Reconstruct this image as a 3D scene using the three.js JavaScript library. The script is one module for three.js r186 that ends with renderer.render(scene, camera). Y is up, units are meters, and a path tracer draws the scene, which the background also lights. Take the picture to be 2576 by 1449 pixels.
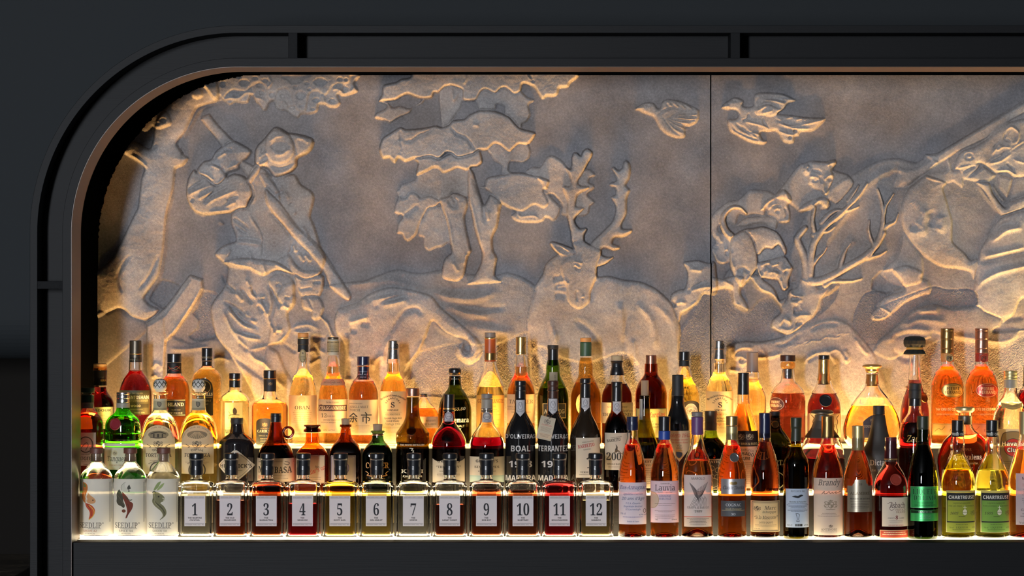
import * as THREE from 'three';
import { mergeGeometries } from 'three/addons/utils/BufferGeometryUtils.js';
import { RoundedBoxGeometry } from 'three/addons/geometries/RoundedBoxGeometry.js';
import { RectAreaLightUniformsLib } from 'three/addons/lights/RectAreaLightUniformsLib.js';
import { createNoise2D } from 'simplex-noise';

// ---------------------------------------------------------------- camera, light, exposure
const CAM_Z = 8;                                   // metres in front of the front row of bottles
const scene = new THREE.Scene();
scene.background = new THREE.Color(0x000000);
const camera = new THREE.PerspectiveCamera(2 * Math.atan(0.7245 / CAM_Z) * 180 / Math.PI, 2576 / 1449, 0.1, 60);
camera.position.set(0, 0, CAM_Z);
camera.lookAt(0, 0, 0);
const renderer = new THREE.WebGLRenderer({ antialias: true });
renderer.toneMapping = THREE.LinearToneMapping;
renderer.toneMappingExposure = 1.0;
renderer.shadowMap.enabled = true;
RectAreaLightUniformsLib.init();

const WINDOW = { x: -2.15, y: 0.25, z: 9.35, w: 0.8, h: 1.7, color: [0.9, 0.94, 1.0], radiance: 235, glow: 6 };
const STEP_LIGHT = [                                 // the three lit shelf steps, front to back
  { color: [1, 0.82, 0.52], radiance: 5.5, glow: 2.2 },
  { color: [1, 0.76, 0.42], radiance: 12, glow: 2.2 },
  { color: [1, 0.70, 0.25], radiance: 30, glow: 2.2 },
];
const ADDED_GRAZER = { color: [1, 0.53, 0.13], radiance: 62, glow: 3, w: 0.016, z: -0.318 };   // LED strip added behind the back row to brighten the stone
const ADDED_UPLIGHT = { color: [1, 0.53, 0.17], glow: 4, n: 25, rows: [[-0.295, 0, 0.27, 1.1], [-0.1905, -0.165, 0.24, 1.9]] };   // two rows of narrow uplights added to brighten the carving: z, lean, half angle, candela

function areaLight(name, color, radiance, w, h, pos, look) {
  const l = new THREE.RectAreaLight(new THREE.Color().setRGB(...color), radiance, w, h);
  l.name = name; l.position.set(...pos); l.lookAt(...look); l.castShadow = true;
  scene.add(l); return l;
}

// ---------------------------------------------------------------- helpers
let seed = 20231;
const rnd = () => { seed = (seed * 1664525 + 1013904223) >>> 0; return seed / 4294967296; };
const noise2 = createNoise2D(rnd);
const used = {};
function numbered(name) { const n = used[name] = (used[name] ?? -1) + 1; return n ? name + '_' + String(n).padStart(3, '0') : name; }
const PX = (px, z) => (px - 1288) * (CAM_Z - z) / 8000;      // photo pixel at depth z -> metres
const PY = (py, z) => (724.5 - py) * (CAM_Z - z) / 8000;
const mats = {};
function mat(key, make) { return mats[key] ??= make(); }
const col = (c) => Array.isArray(c) ? new THREE.Color().setRGB(...c) : new THREE.Color(c);
const std = (c, rough = 0.5, metal = 0, extra) => mat('s' + c + rough + metal + JSON.stringify(extra ?? ''), () => new THREE.MeshPhysicalMaterial({ color: col(c), roughness: rough, metalness: metal, ...extra }));
function part(name, geo, m, parent, label) {
  const o = new THREE.Mesh(geo, m); o.name = name; o.castShadow = o.receiveShadow = true;
  if (label) o.userData.label = label;
  parent.add(o); return o;
}
function thing(name, label, category, pos = [0, 0, 0], group) {
  const o = new THREE.Group(); o.name = numbered(name); o.position.set(...pos);
  o.userData = { label, category }; if (group) o.userData.group = group;
  scene.add(o); return o;
}
function struct(name, geo, m, parent = scene) {
  const o = new THREE.Mesh(geo, m); o.name = name; o.castShadow = o.receiveShadow = true;
  if (parent === scene) o.userData.kind = 'structure';
  parent.add(o); return o;
}
function box(x0, x1, y0, y1, z0, z1, r = 0) {
  const g = r ? new RoundedBoxGeometry(x1 - x0, y1 - y0, z1 - z0, 2, r) : new THREE.BoxGeometry(x1 - x0, y1 - y0, z1 - z0);
  g.translate((x0 + x1) / 2, (y0 + y1) / 2, (z0 + z1) / 2); return g;
}
function noiseTexture(size, f, srgb) {               // f(x, y) in 0..1 periods -> [r, g, b] 0..255
  const d = new Uint8Array(size * size * 4);
  for (let y = 0; y < size; y++) for (let x = 0; x < size; x++) {
    const c = f(x / size, y / size), i = (y * size + x) * 4;
    d[i] = c[0]; d[i + 1] = c[1]; d[i + 2] = c[2]; d[i + 3] = 255;
  }
  const t = new THREE.DataTexture(d, size, size); t.wrapS = t.wrapT = THREE.MirroredRepeatWrapping; t.magFilter = t.minFilter = THREE.LinearFilter;
  if (srgb) t.colorSpace = THREE.SRGBColorSpace; t.needsUpdate = true; return t;
}
// noise that repeats with period 1 in both directions
function tile(x, y, n) { const a = Math.PI * 2; const r = n / a; return 0.5 * (noise2(r * Math.cos(a * x) + 7.1 * Math.sin(a * y), r * Math.sin(a * x) + r * Math.cos(a * y)) + noise2(r * Math.sin(a * y) + 3.3 + r * Math.cos(a * x), r * Math.cos(a * y) - r * Math.sin(a * x) * 0.7)); }
// ---------------------------------------------------------------- textures of the setting
const blackWoodBump = noiseTexture(512, (x, y) => { const g = 128 + 60 * noise2(x * 4, y * 160) + 40 * noise2(x * 9 + 5, y * 380); return [g, g, g]; });
blackWoodBump.repeat.set(2, 2);
const blackWood = new THREE.MeshPhysicalMaterial({ color: col([0.0050, 0.0054, 0.0064]), roughness: 0.55, bumpMap: blackWoodBump, bumpScale: 0.0002, specularIntensity: 0.3 });
const brownWood = new THREE.MeshPhysicalMaterial({ color: col([0.07, 0.033, 0.018]), roughness: 0.45, bumpMap: blackWoodBump, bumpScale: 0.0002 });
const unlitBlack = new THREE.MeshPhysicalMaterial({ color: col([0.004, 0.004, 0.004]), roughness: 0.9, specularIntensity: 0.1 });  // black stands in for the unlit gap behind the jamb
const riserWood = new THREE.MeshPhysicalMaterial({ color: col([0.02, 0.017, 0.014]), roughness: 0.6, bumpMap: blackWoodBump, bumpScale: 0.0004 });
const wallPaint = new THREE.MeshPhysicalMaterial({ color: col([0.017, 0.0205, 0.0235]), roughness: 0.75, specularIntensity: 0.5 });
const nicheShade = new THREE.MeshPhysicalMaterial({ color: col([0.0072, 0.0058, 0.0045]), roughness: 0.8, specularIntensity: 0.3 });  // dark brown stands in for the shade below the wall edge
const roomDark = new THREE.MeshPhysicalMaterial({ color: col([0.02, 0.02, 0.022]), roughness: 0.9 });
const marbleMap = noiseTexture(512, (x, y) => {
  let v = Math.abs(noise2(x * 3 + 0.35 * noise2(x * 7, y * 7), y * 1.2 + 2 * x + 0.3 * noise2(x * 5 + 9, y * 6)));
  const vein = Math.exp(-v * 60), g = 70 + 20 * noise2(x * 6, y * 6) + 8 * noise2(x * 30, y * 30);
  return [g + 95 * vein, g * 0.9 + 88 * vein, g * 0.76 + 72 * vein];
}, true);
const marble = new THREE.MeshPhysicalMaterial({ map: marbleMap, roughness: 0.3 });

// ---------------------------------------------------------------- the room: walls, floor, ceiling, the window behind the camera
const RX = 5, RF = -1.7, RC = 1.75, RZ0 = -1.5, RZ1 = 9.5, WALL_Z = -0.55;
struct('floor', box(-RX, RX, RF - 0.1, RF, RZ0, RZ1), roomDark);
struct('ceiling', box(-RX, RX, RC, RC + 0.1, RZ0, RZ1), roomDark);
struct('wall_left', box(-RX - 0.1, -RX, RF, RC, RZ0, RZ1), roomDark);
struct('wall_right', box(RX, RX + 0.1, RF, RC, RZ0, RZ1), roomDark);
{ // the wall beside and behind the cabinet overhangs a niche coloured as shade; its rolled edge is added to darken gradually
  const yEdge = PY(905, WALL_Z), r = 0.12, s = new THREE.Shape();
  s.moveTo(WALL_Z, RC); s.lineTo(WALL_Z, yEdge + r);
  for (let i = 1; i <= 14; i++) { const a = i / 14 * Math.PI / 2; s.lineTo(WALL_Z - r + r * Math.cos(a), yEdge + r - r * Math.sin(a)); }
  s.lineTo(WALL_Z - 0.9, yEdge); s.lineTo(WALL_Z - 0.9, RC); s.closePath();
  const g = new THREE.ExtrudeGeometry(s, { depth: 2 * RX, bevelEnabled: false, curveSegments: 24 });
  g.applyMatrix4(new THREE.Matrix4().makeBasis(new THREE.Vector3(0, 0, 1), new THREE.Vector3(0, 1, 0), new THREE.Vector3(-1, 0, 0))); g.translate(RX, 0, 0);
  struct('wall_back', g, wallPaint);
  struct('wall_niche', box(-RX, RX, RF, yEdge, -1.3, -1.155), nicheShade);
}
{ // wall with the tall window, behind the camera
  const W = WINDOW, s = new THREE.Shape([[-RX, RF], [RX, RF], [RX, RC], [-RX, RC]].map((p) => new THREE.Vector2(...p)));
  s.holes.push(new THREE.Path([[W.x - W.w / 2, W.y - W.h / 2], [W.x - W.w / 2, W.y + W.h / 2], [W.x + W.w / 2, W.y + W.h / 2], [W.x + W.w / 2, W.y - W.h / 2]].map((p) => new THREE.Vector2(...p))));
  const g = new THREE.ExtrudeGeometry(s, { depth: 0.15, bevelEnabled: false }); g.translate(0, 0, 9.4);
  struct('wall_front', g, roomDark);
  const glow = new THREE.MeshStandardMaterial({ color: 0x222222, roughness: 0.6, emissive: col(W.color), emissiveIntensity: W.glow });
  struct('window_1', box(W.x - W.w / 2, W.x + W.w / 2, W.y - W.h / 2, W.y + W.h / 2, 9.4, 9.42), glow);
  areaLight('window_light', W.color, W.radiance, W.w, W.h, [W.x, W.y, 9.39], [W.x * 0.35, 0, 0]);
}
{ // marble ledge in the niche, left of the cabinet
  const y = -(1393 - 724.5) / 1000 * (CAM_Z + 1.15) / CAM_Z;
  const t = thing('marble_ledge', 'dark brown veined marble ledge low beside the left post of the cabinet', 'ledge');
  const g = box(-3.2, -1.32, y - 0.05, y, -1.15, -0.02, 0.004), p = g.attributes.position, uv = g.attributes.uv;
  for (let i = 0; i < p.count; i++) uv.setXY(i, p.getX(i) * 1.1, (p.getZ(i) + p.getY(i)) * 1.1);
  part('slab', g, marble, t);
  part('plinth', box(-3.2, -1.32, RF, y - 0.05, -1.15, -0.06), nicheShade, t);
}

// ---------------------------------------------------------------- the cabinet: curved frame with an open groove, jamb, steps
const FZ = 0.14, LIP = -0.03, XR = 2.35, S = (CAM_Z - FZ) / 8000;
const CX = (597 - 1288) * S, CY = (724.5 - 586) * S, YB = RF;   // centre of the rounded corner
function bandShape(rOut, rIn) {                      // an upside-down J band: up the left side, round the corner, along the top to the right
  const s = new THREE.Shape(), N = 48, a = (i) => Math.PI - i / N * Math.PI / 2;
  s.moveTo(CX - rOut, YB);
  for (let i = 0; i <= N; i++) s.lineTo(CX + rOut * Math.cos(a(i)), CY + rOut * Math.sin(a(i)));
  s.lineTo(XR, CY + rOut); s.lineTo(XR, CY + rIn);
  for (let i = N; i >= 0; i--) s.lineTo(CX + rIn * Math.cos(a(i)), CY + rIn * Math.sin(a(i)));
  s.lineTo(CX - rIn, YB); s.closePath(); return s;
}
function band(rOut, rIn, z0, z1, bevel = 0) {
  const g = new THREE.ExtrudeGeometry(bandShape(rOut * S - bevel, rIn * S + bevel), { depth: z1 - z0 - 2 * bevel, bevelEnabled: bevel > 0, bevelSize: bevel, bevelThickness: bevel, bevelSegments: 2 });
  g.translate(0, 0, z0 + bevel); return g;
}
const cabinet = thing('bar_cabinet', 'black wooden back bar cabinet with rounded corner framing the stone relief', 'cabinet');
const YT = [-(1357.5 - 724.5) / 1000 * 7.96 / 8, -(1241 - 724.5) / 1000 * 8.08 / 8, -(1123 - 724.5) / 1000 * 8.2 / 8];   // heights of the three steps
const ZS = [0.052, -0.062, -0.182, -0.284];
const XL = [-1.0855, -1.138, -1.138];
part('outer_rim', band(522, 503, -0.5, FZ, 0.0008), blackWood, cabinet);
part('groove_back', band(503, 440, 0.02, 0.04), blackWood, cabinet);
part('inner_rim', band(440, 418.6, LIP, FZ, 0.0008), blackWood, cabinet);
part('jamb_lining', band(418.6, 417, LIP + 0.001, FZ - 0.0012), brownWood, cabinet, 'bare brown wood edge lining the opening');
part('recess_lining', band(500, 470, -0.42, LIP), unlitBlack, cabinet);
{ const s = new THREE.Shape(), N = 32; s.moveTo(CX - 500 * S, YB); for (let i = 0; i <= N; i++) s.lineTo(CX - 500 * S * Math.cos(i / N * Math.PI / 2), CY + 500 * S * Math.sin(i / N * Math.PI / 2)); s.lineTo(XR, CY + 500 * S); s.lineTo(XR, YB); s.closePath(); const g = new THREE.ExtrudeGeometry(s, { depth: 0.02, bevelEnabled: false }); g.translate(0, 0, -0.44); part('back_panel', g, unlitBlack, cabinet); }
for (const [x0, x1] of [[725, 748], [1838, 1862]]) part('divider', box((x0 - 1288) * S, (x1 - 1288) * S, CY + 439 * S, CY + 504 * S, 0.035, FZ - 0.002, 0.001), blackWood, cabinet);
for (const y of [717]) part('divider', box(CX - 504 * S, CX - 439 * S, (724.5 - y - 10) * S, (724.5 - y + 10) * S, 0.035, FZ - 0.002, 0.001), blackWood, cabinet);
part('fascia_board', box((183.5 - 1288) * S, XR, YB, YT[0] + 0.0008, 0.052, FZ - 0.004, 0.0015), blackWood, cabinet);
part('side_panel', box(XR, XR + 0.02, YB, CY + 522 * S, -0.5, FZ), blackWood, cabinet);
part('step_riser', box(XL[1], XR, YT[0] - 0.02, YT[1] - 0.004, ZS[1] - 0.012, ZS[1]), riserWood, cabinet);
part('step_riser', box(XL[1], XR, YT[1] - 0.02, YT[2] - 0.004, ZS[2] - 0.012, ZS[2]), riserWood, cabinet);
part('rear_ledge', box(XL[2], XR, YT[2] - 0.03, YT[2] - 0.001, -0.348, ZS[3]), unlitBlack, cabinet);
{ const m = new THREE.MeshStandardMaterial({ color: col([0.6, 0.5, 0.4]), roughness: 0.6, emissive: col(ADDED_GRAZER.color), emissiveIntensity: ADDED_GRAZER.glow });
  part('added_light_strip', box(XL[2] + 0.03, XR, YT[2] - 0.001, YT[2] + 0.001, ADDED_GRAZER.z - ADDED_GRAZER.w / 2, ADDED_GRAZER.z + ADDED_GRAZER.w / 2), m, cabinet, 'added warm light strip grazing the stone');
  areaLight('added_strip_light', ADDED_GRAZER.color, ADDED_GRAZER.radiance, XR - XL[2] - 0.03, ADDED_GRAZER.w, [(XL[2] + 0.03 + XR) / 2, YT[2] + 0.0016, ADDED_GRAZER.z], [(XL[2] + 0.03 + XR) / 2, 5, ADDED_GRAZER.z + 0.00001]);
  const U = ADDED_UPLIGHT, lens = new THREE.MeshStandardMaterial({ color: col([0.5, 0.4, 0.3]), roughness: 0.4, emissive: col(U.color), emissiveIntensity: U.glow }), g = new THREE.CylinderGeometry(0.004, 0.0045, 0.002, 20);
  for (const [z, lean, angle, cd] of U.rows) for (let k = 0; k < U.n; k++) {
    const x = -1.04 + k * 0.1, o = part('added_uplight', g, lens, cabinet); o.position.set(x, YT[2], z);
    const l = new THREE.SpotLight(new THREE.Color().setRGB(...U.color), cd, 0, angle, 1, 2); l.name = 'added_uplight_beam'; l.position.set(x, YT[2] + 0.002, z); l.target.position.set(x, YT[2] + 1, z + lean); l.castShadow = true; l.shadow.radius = 0.8; scene.add(l); scene.add(l.target);
  } }
for (let k = 0; k < 3; k++) {
  const L = STEP_LIGHT[k], m = new THREE.MeshStandardMaterial({ color: col([0.6, 0.55, 0.45]), roughness: 0.6, emissive: col(L.color), emissiveIntensity: L.glow });
  part('light_panel', box(XL[k], XR, YT[k] - 0.004, YT[k], ZS[k + 1], ZS[k] + (k ? 0.002 : 0)), m, cabinet, 'glowing warm shelf top');
  areaLight('step_light', L.color, L.radiance, XR - XL[k], ZS[k] - ZS[k + 1] - 0.004, [(XL[k] + XR) / 2, YT[k] + 0.0008, (ZS[k] + ZS[k + 1]) / 2], [(XL[k] + XR) / 2, 5, (ZS[k] + ZS[k + 1]) / 2 + 0.00001]);
}
// ---------------------------------------------------------------- the carved stone relief: one height field, cut into the figures it shows
const GX0 = 244, GX1 = 2644, GY0 = 186, GY1 = 1150, GS = 1.6, NX = Math.floor((GX1 - GX0) / GS) + 1, NY = Math.floor((GY1 - GY0) / GS) + 1, STONE_Z = -0.378;
const HF = new Float32Array(NX * NY), FIG = new Uint8Array(NX * NY), ROUGH = new Float32Array(NX * NY);
const FIGURES = ['slab'];
function fig(name) { FIGURES.push(name); return FIGURES.length - 1; }
let ORG = [0, 0, 1];
const org = (x, y, s = 4.83) => { ORG = [x, y, s]; };
function pts(str, closed, smooth = true) {           // 'x,y x,y ...' -> a smooth line through those points, in grid cells
  const p = str.trim().split(/\s+/).map((t) => { const [x, y] = t.split(',').map(Number); return [(x / ORG[2] + ORG[0] - GX0) / GS, (y / ORG[2] + ORG[1] - GY0) / GS]; });
  if (!smooth) return p;
  const n = p.length, out = [], K = 5, at = (i) => closed ? p[(i + n) % n] : p[Math.max(0, Math.min(n - 1, i))];
  for (let i = 0; i < (closed ? n : n - 1); i++) {
    const [a, b, c, d] = [at(i - 1), at(i), at(i + 1), at(i + 2)];
    for (let k = 0; k < K; k++) {
      const t = k / K, u = [0, 1].map((q) => 0.5 * (2 * b[q] + (c[q] - a[q]) * t * 0.8 + (2 * a[q] - 5 * b[q] + 4 * c[q] - d[q]) * 0.8 * t * t + (3 * b[q] - a[q] - 3 * c[q] + d[q]) * 0.8 * t * t * t) );
      const l = [b[0] + (c[0] - b[0]) * t, b[1] + (c[1] - b[1]) * t], tt = t * t * (3 - 2 * t);
      const m0 = [(c[0] - a[0]) * 0.4, (c[1] - a[1]) * 0.4], m1 = [(d[0] - b[0]) * 0.4, (d[1] - b[1]) * 0.4], h1 = t * t * t - 2 * t * t + t, h2 = t * t * t - t * t;
      out.push([b[0] * (1 - tt) + c[0] * tt + m0[0] * h1 + m1[0] * h2, b[1] * (1 - tt) + c[1] * tt + m0[1] * h1 + m1[1] * h2]);
    }
  }
  if (!closed) out.push(p[n - 1]);
  return out;
}
function edt(mask, w, h) {                           // squared distance of every cell to the nearest cell outside the mask
  const INF = 1e12, d = new Float64Array(w * h), f = new Float64Array(Math.max(w, h)), v = new Int32Array(Math.max(w, h)), z = new Float64Array(Math.max(w, h) + 1);
  for (let i = 0; i < w * h; i++) d[i] = mask[i] ? INF : 0;
  const pass = (n, get, set) => {
    for (let i = 0; i < n; i++) f[i] = get(i);
    let k = 0; v[0] = 0; z[0] = -INF; z[1] = INF;
    for (let q = 1; q < n; q++) {
      let s = ((f[q] + q * q) - (f[v[k]] + v[k] * v[k])) / (2 * q - 2 * v[k]);
      while (s <= z[k]) { k--; s = ((f[q] + q * q) - (f[v[k]] + v[k] * v[k])) / (2 * q - 2 * v[k]); }
      v[++k] = q; z[k] = s; z[k + 1] = INF;
    }
    k = 0;
    for (let q = 0; q < n; q++) { while (z[k + 1] < q) k++; set(q, (q - v[k]) ** 2 + f[v[k]]); }
  };
  for (let x = 0; x < w; x++) pass(h, (i) => d[i * w + x], (i, t) => { d[i * w + x] = t; });
  for (let y = 0; y < h; y++) pass(w, (i) => d[y * w + i], (i, t) => { d[y * w + i] = t; });
  return d;
}
// Raises (or with a negative height carves) an outline; w = width in photo pixels of its rounded edge. o.set: height it starts from, whatever lies below.
function poly(id, height, w, str, o = {}) {
  const p = pts(str, true, !o.sharp), xs = p.map((a) => a[0]), ys = p.map((a) => a[1]);
  const x0 = Math.max(0, Math.floor(Math.min(...xs)) - 1), x1 = Math.min(NX - 1, Math.ceil(Math.max(...xs)) + 1), y0 = Math.max(0, Math.floor(Math.min(...ys)) - 1), y1 = Math.min(NY - 1, Math.ceil(Math.max(...ys)) + 1);
  if (x1 <= x0 || y1 <= y0) return;
  const pad = 40, bw = x1 - x0 + 1 + 2 * pad, bh = y1 - y0 + 1 + 2 * pad, mask = new Uint8Array(bw * bh);
  for (let y = 0; y < bh; y++) {
    const Y = y + y0 - pad, c = [];
    for (let i = 0, j = p.length - 1; i < p.length; j = i++) if ((p[i][1] > Y) !== (p[j][1] > Y)) c.push(p[j][0] + (Y - p[j][1]) / (p[i][1] - p[j][1]) * (p[i][0] - p[j][0]));
    c.sort((a, b) => a - b);
    for (let k = 0; k + 1 < c.length; k += 2) for (let x = Math.max(0, Math.ceil(c[k] - x0 + pad)); x <= Math.min(bw - 1, c[k + 1] - x0 + pad); x++) mask[y * bw + x] = 1;
  }
  const d = edt(mask, bw, bh), near = new Float32Array(bw * bh).fill(1e9);
  for (let i = 0, j = p.length - 1; i < p.length; j = i++) {  // close to the outline the distance is taken to the line itself, so that edges run smooth between the cells
    const ax = p[j][0] - x0 + pad, ay = p[j][1] - y0 + pad, bx = p[i][0] - x0 + pad, by = p[i][1] - y0 + pad, dx = bx - ax, dy = by - ay, ll = dx * dx + dy * dy + 1e-9;
    for (let y = Math.max(0, Math.floor(Math.min(ay, by) - 6)); y <= Math.min(bh - 1, Math.max(ay, by) + 6); y++) for (let x = Math.max(0, Math.floor(Math.min(ax, bx) - 6)); x <= Math.min(bw - 1, Math.max(ax, bx) + 6); x++) {
      const t = Math.max(0, Math.min(1, ((x - ax) * dx + (y - ay) * dy) / ll)), q = (x - ax - dx * t) ** 2 + (y - ay - dy * t) ** 2, k = y * bw + x; if (q < near[k]) near[k] = q;
    }
  }
  const W = w / GS, WE = Math.min(w, 7) / GS, EDGE = w <= 8 ? 1 : w >= 40 ? 0.5 : 0.62;
  for (let y = pad; y < bh - pad; y++) for (let x = pad; x < bw - pad; x++) {
    const i = y * bw + x; if (!mask[i]) continue;
    const q = Math.sqrt(near[i] < 30 ? near[i] : d[i]), t = Math.min(1, q / W), t2 = Math.min(1, q / WE), k = (y + y0 - pad) * NX + x + x0 - pad, h = height * (EDGE * Math.pow(1 - (1 - t2) ** 2, 0.7) + (1 - EDGE) * Math.sqrt(1 - (1 - t) ** 2));
    HF[k] = o.set !== undefined ? o.set + h : HF[k] + h;
    if (o.rough !== undefined) ROUGH[k] = o.rough;
    if (id >= 0) FIG[k] = id;
  }
}
// A rounded stroke from radius r0 to r1 (photo pixels); gauss: a soft fold or groove that stays part of what it lies on.
function stroke(id, height, r0, r1, str, o = {}) {
  const p = pts(str, false), n = p.length;
  let best = new Map(); const len = [0]; for (let i = 1; i < n; i++) len.push(len[i - 1] + Math.hypot(p[i][0] - p[i - 1][0], p[i][1] - p[i - 1][1]));
  for (let i = 1; i < n; i++) {
    const [ax, ay] = p[i - 1], [bx, by] = p[i], RS = GS * (o.gauss ? 1.75 : ORG[2]), R = Math.max(r0, r1) / RS * (o.gauss ? 1.9 : 1) + 1;
    for (let y = Math.max(0, Math.floor(Math.min(ay, by) - R)); y <= Math.min(NY - 1, Math.max(ay, by) + R); y++) for (let x = Math.max(0, Math.floor(Math.min(ax, bx) - R)); x <= Math.min(NX - 1, Math.max(ax, bx) + R); x++) {
      const dx = bx - ax, dy = by - ay, t = Math.max(0, Math.min(1, ((x - ax) * dx + (y - ay) * dy) / (dx * dx + dy * dy + 1e-9)));
      const dist = Math.hypot(x - ax - dx * t, y - ay - dy * t), s = (len[i - 1] + t * (len[i] - len[i - 1])) / len[n - 1], r = (r0 + (r1 - r0) * s) / RS, q = dist / r, k = y * NX + x;
      if (!(best.get(k)?.[0] < q)) best.set(k, [q, s]);
    }
  }
  for (const [k, [q, s]] of best) {
    if (o.gauss) { HF[k] += height * Math.exp(-q * q * 2.6) * Math.min(1, 6 * s, 6 * (1 - s)); continue; }
    if (q >= 1) continue;
    const h = height * Math.sqrt(1 - q * q);
    HF[k] = o.set !== undefined ? Math.max(o.max ? HF[k] : -99, o.set + h) : HF[k] + h;
    if (id >= 0) FIG[k] = id;
  }
}
const fold = (h, r, str) => stroke(-1, h * 1.5, r, r, str, { gauss: true });
const folds = (h, r, list) => list.split('|').forEach((s) => fold(h, r, s));
function dent(h, cx, cy, rx, ry, w, id = -1) { let s = ''; for (let i = 0; i < 12; i++) { const a = i / 12 * 2 * Math.PI; s += ` ${cx + rx * Math.cos(a) * (1 + 0.12 * Math.sin(3 * i + cx))},${cy + ry * Math.sin(a)}`; } poly(id, h, w, s); }
function swirl(h, r, cx, cy, R, turns) { let s = ''; for (let i = 0; i <= 16; i++) { const a = i / 16 * turns * 2 * Math.PI, q = R * (1 - 0.75 * i / 16); s += ` ${cx + q * Math.cos(a)},${cy + q * Math.sin(a) * 0.85}`; } fold(h, r, s); }

// ---- left panel: hill behind everything
{
  const hill = fig('carved_hill');
  org(0, 0, 1);
  poly(hill, 7, 18, '700,740 800,722 865,711 912,708 945,695 999,678 1036,686 1069,687 1110,680 1180,690 1245,693 1276,686 1313,697 1350,720 1400,760 1400,1160 700,1160');
  org(840, 680);
  folds(3.5, 30, '150,160 500,150 700,130 900,190 1150,270|1150,250 1400,330 1700,350 2000,260|1300,420 1600,520 1900,560|1500,640 1800,720 2200,760');
  folds(-2.5, 22, '1300,250 1600,230 1900,240|1500,440 1800,470 2100,450|1700,600 2000,660');
  poly(-1, -3, 12, '1010,1000 1200,940 1400,890 1560,880 1780,900 2000,880 2200,790 2400,790 2450,1500 900,1500 930,1200', { rough: 1.3 });
}
// ---- left tree with its leaves
{
  const tree = fig('carved_tree');
  org(0, 0, 1);
  poly(tree, 17, 60, '550,252 499,271 482,300 466,333 447,360 452,374 466,392 474,398 462,416 443,424 440,448 435,481 422,527 417,564 413,616 406,664 399,693 375,730 364,750 378,768 400,778 390,795 368,806 345,801 329,794 315,781 300,775 285,780 271,786 236,796 236,690 252,678 286,645 339,539 348,519 356,452 364,424 345,405 310,383 326,360 343,358 375,375 385,356 389,329 396,300 420,268 450,236 499,215 545,205');
  folds(3, 14, '545,258 500,280 478,318 455,355|440,450 430,500 418,545 414,620 402,690 370,735|330,390 360,410 372,425');
  folds(-2.5, 12, '455,372 462,382 460,400|372,375 390,372 396,360|330,640 300,690 310,740|400,640 380,690 350,730');
  const leaves = fig('carved_leaves');
  org(240, 180);
  poly(leaves, 7, 10, '560,705 600,740 650,720 690,665 740,695 800,700 920,655 930,600 880,500 760,470 600,560');
  dent(-4, 830, 600, 40, 32, 5); dent(-4, 760, 640, 40, 20, 5);
  poly(tree, 8, 20, '1180,300 1190,220 1250,190 1310,240 1310,310 1240,340');
  org(560, 180);
  poly(leaves, 9, 6, '-90,360 -60,330 -30,300 0,345 40,372 90,405 150,372 220,385 305,380 330,330 345,290 372,285 400,365 450,405 490,470 540,465 562,400 590,372 630,372 650,440 700,470 770,480 850,540 920,565 960,520 1060,520 1150,482 1170,402 1240,402 1300,432 1390,432 1432,382 1412,330 1402,282 1480,297 1640,242 1600,150 1550,0 -200,0 -260,150 -180,230');
  poly(leaves, 4, 6, '-100,345 0,345 60,272 130,228 230,242 300,242 370,172 430,142 490,152 530,202 540,292 565,355 640,355 660,290 690,232 760,212 812,242 842,302 852,402 890,462 960,492 1012,490 1030,400 1050,292 1090,247 1160,242 1212,282 1250,292 1300,242 1340,182 1420,152 1490,157 1540,132 1560,60 1560,0 -200,0 -240,140');
  folds(2.6, 9, '-20,350 110,325 200,325 280,262 350,265 400,315 470,335 540,385|650,360 740,372 775,420 785,490|1215,285 1232,340 1240,400|1420,215 1455,255 1480,290|1340,215 1400,215 1440,250|1560,250 1610,190');
  for (const [x, y, a, b] of [[1190, 130, 82, 52], [450, 165, 40, 30], [265, 140, 62, 42], [5, 150, 40, 45], [400, 85, 38, 20], [520, 112, 42, 24], [480, 262, 40, 30], [605, 285, 38, 34], [730, 300, 34, 26], [712, 430, 32, 22], [888, 200, 30, 22], [1030, 150, 32, 20], [1060, 222, 25, 20], [1140, 350, 46, 30], [1100, 460, 28, 20], [1335, 360, 42, 30], [1430, 95, 38, 26], [1505, 100, 26, 20], [845, 440, 42, 22], [160, 297, 30, 20], [90, 357, 46, 25], [950, 290, 60, 56], [1490, 215, 36, 40], [950, 420, 30, 18], [200, 60, 40, 26], [-120, 160, 50, 36]]) dent(-3.2, x, y, a, b, 4);
  poly(leaves, -3, 6, '720,80 760,50 1100,40 1000,90 960,140 850,160 800,120');
  fold(2.5, 8, '555,30 570,90 600,135 575,180 540,205');
  org(240, 180);
}
// ---- post of squared rock at the lower left, and the rough ground
{
  const rock = fig('carved_rock');
  org(240, 680);
  poly(0, 5, 14, '20,560 150,515 290,465 430,555 570,610 620,650 620,740 500,850 100,1200 20,1500');
  poly(rock, 13, 8, '1150,55 1310,105 1315,220 1180,450 1000,720 865,870 845,1100 850,2000 640,2000 622,640 830,470', { sharp: true });
  poly(rock, -6, 40, '1150,58 1175,110 850,560 640,680 622,640 830,470', { sharp: true });
  fold(3.5, 9, '830,480 825,640 845,850 835,1100 840,1400');
  folds(3, 12, '1305,220 1200,400 1000,700 870,860');
  poly(-1, -6, 12, '800,110 880,120 1030,185 1010,270 850,470 730,415 655,350 730,200', { rough: 1.6 });
  poly(-1, -5, 16, '1310,250 1490,290 1405,450 1410,580 1470,800 1350,850 1200,855 1135,790 1240,690 1245,600 1180,520 1240,420', { rough: 1.6 });
  poly(0, 4, 14, '870,880 1010,830 1160,890 1330,840 1480,830 1600,980 1900,1220 2100,1500 860,2000');
  folds(2.5, 14, '700,1200 740,1130 800,1160 790,1230|690,1310 740,1270 800,1320|1420,1090 1520,1060 1650,1100|900,950 1100,960 1400,920');
}
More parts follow.
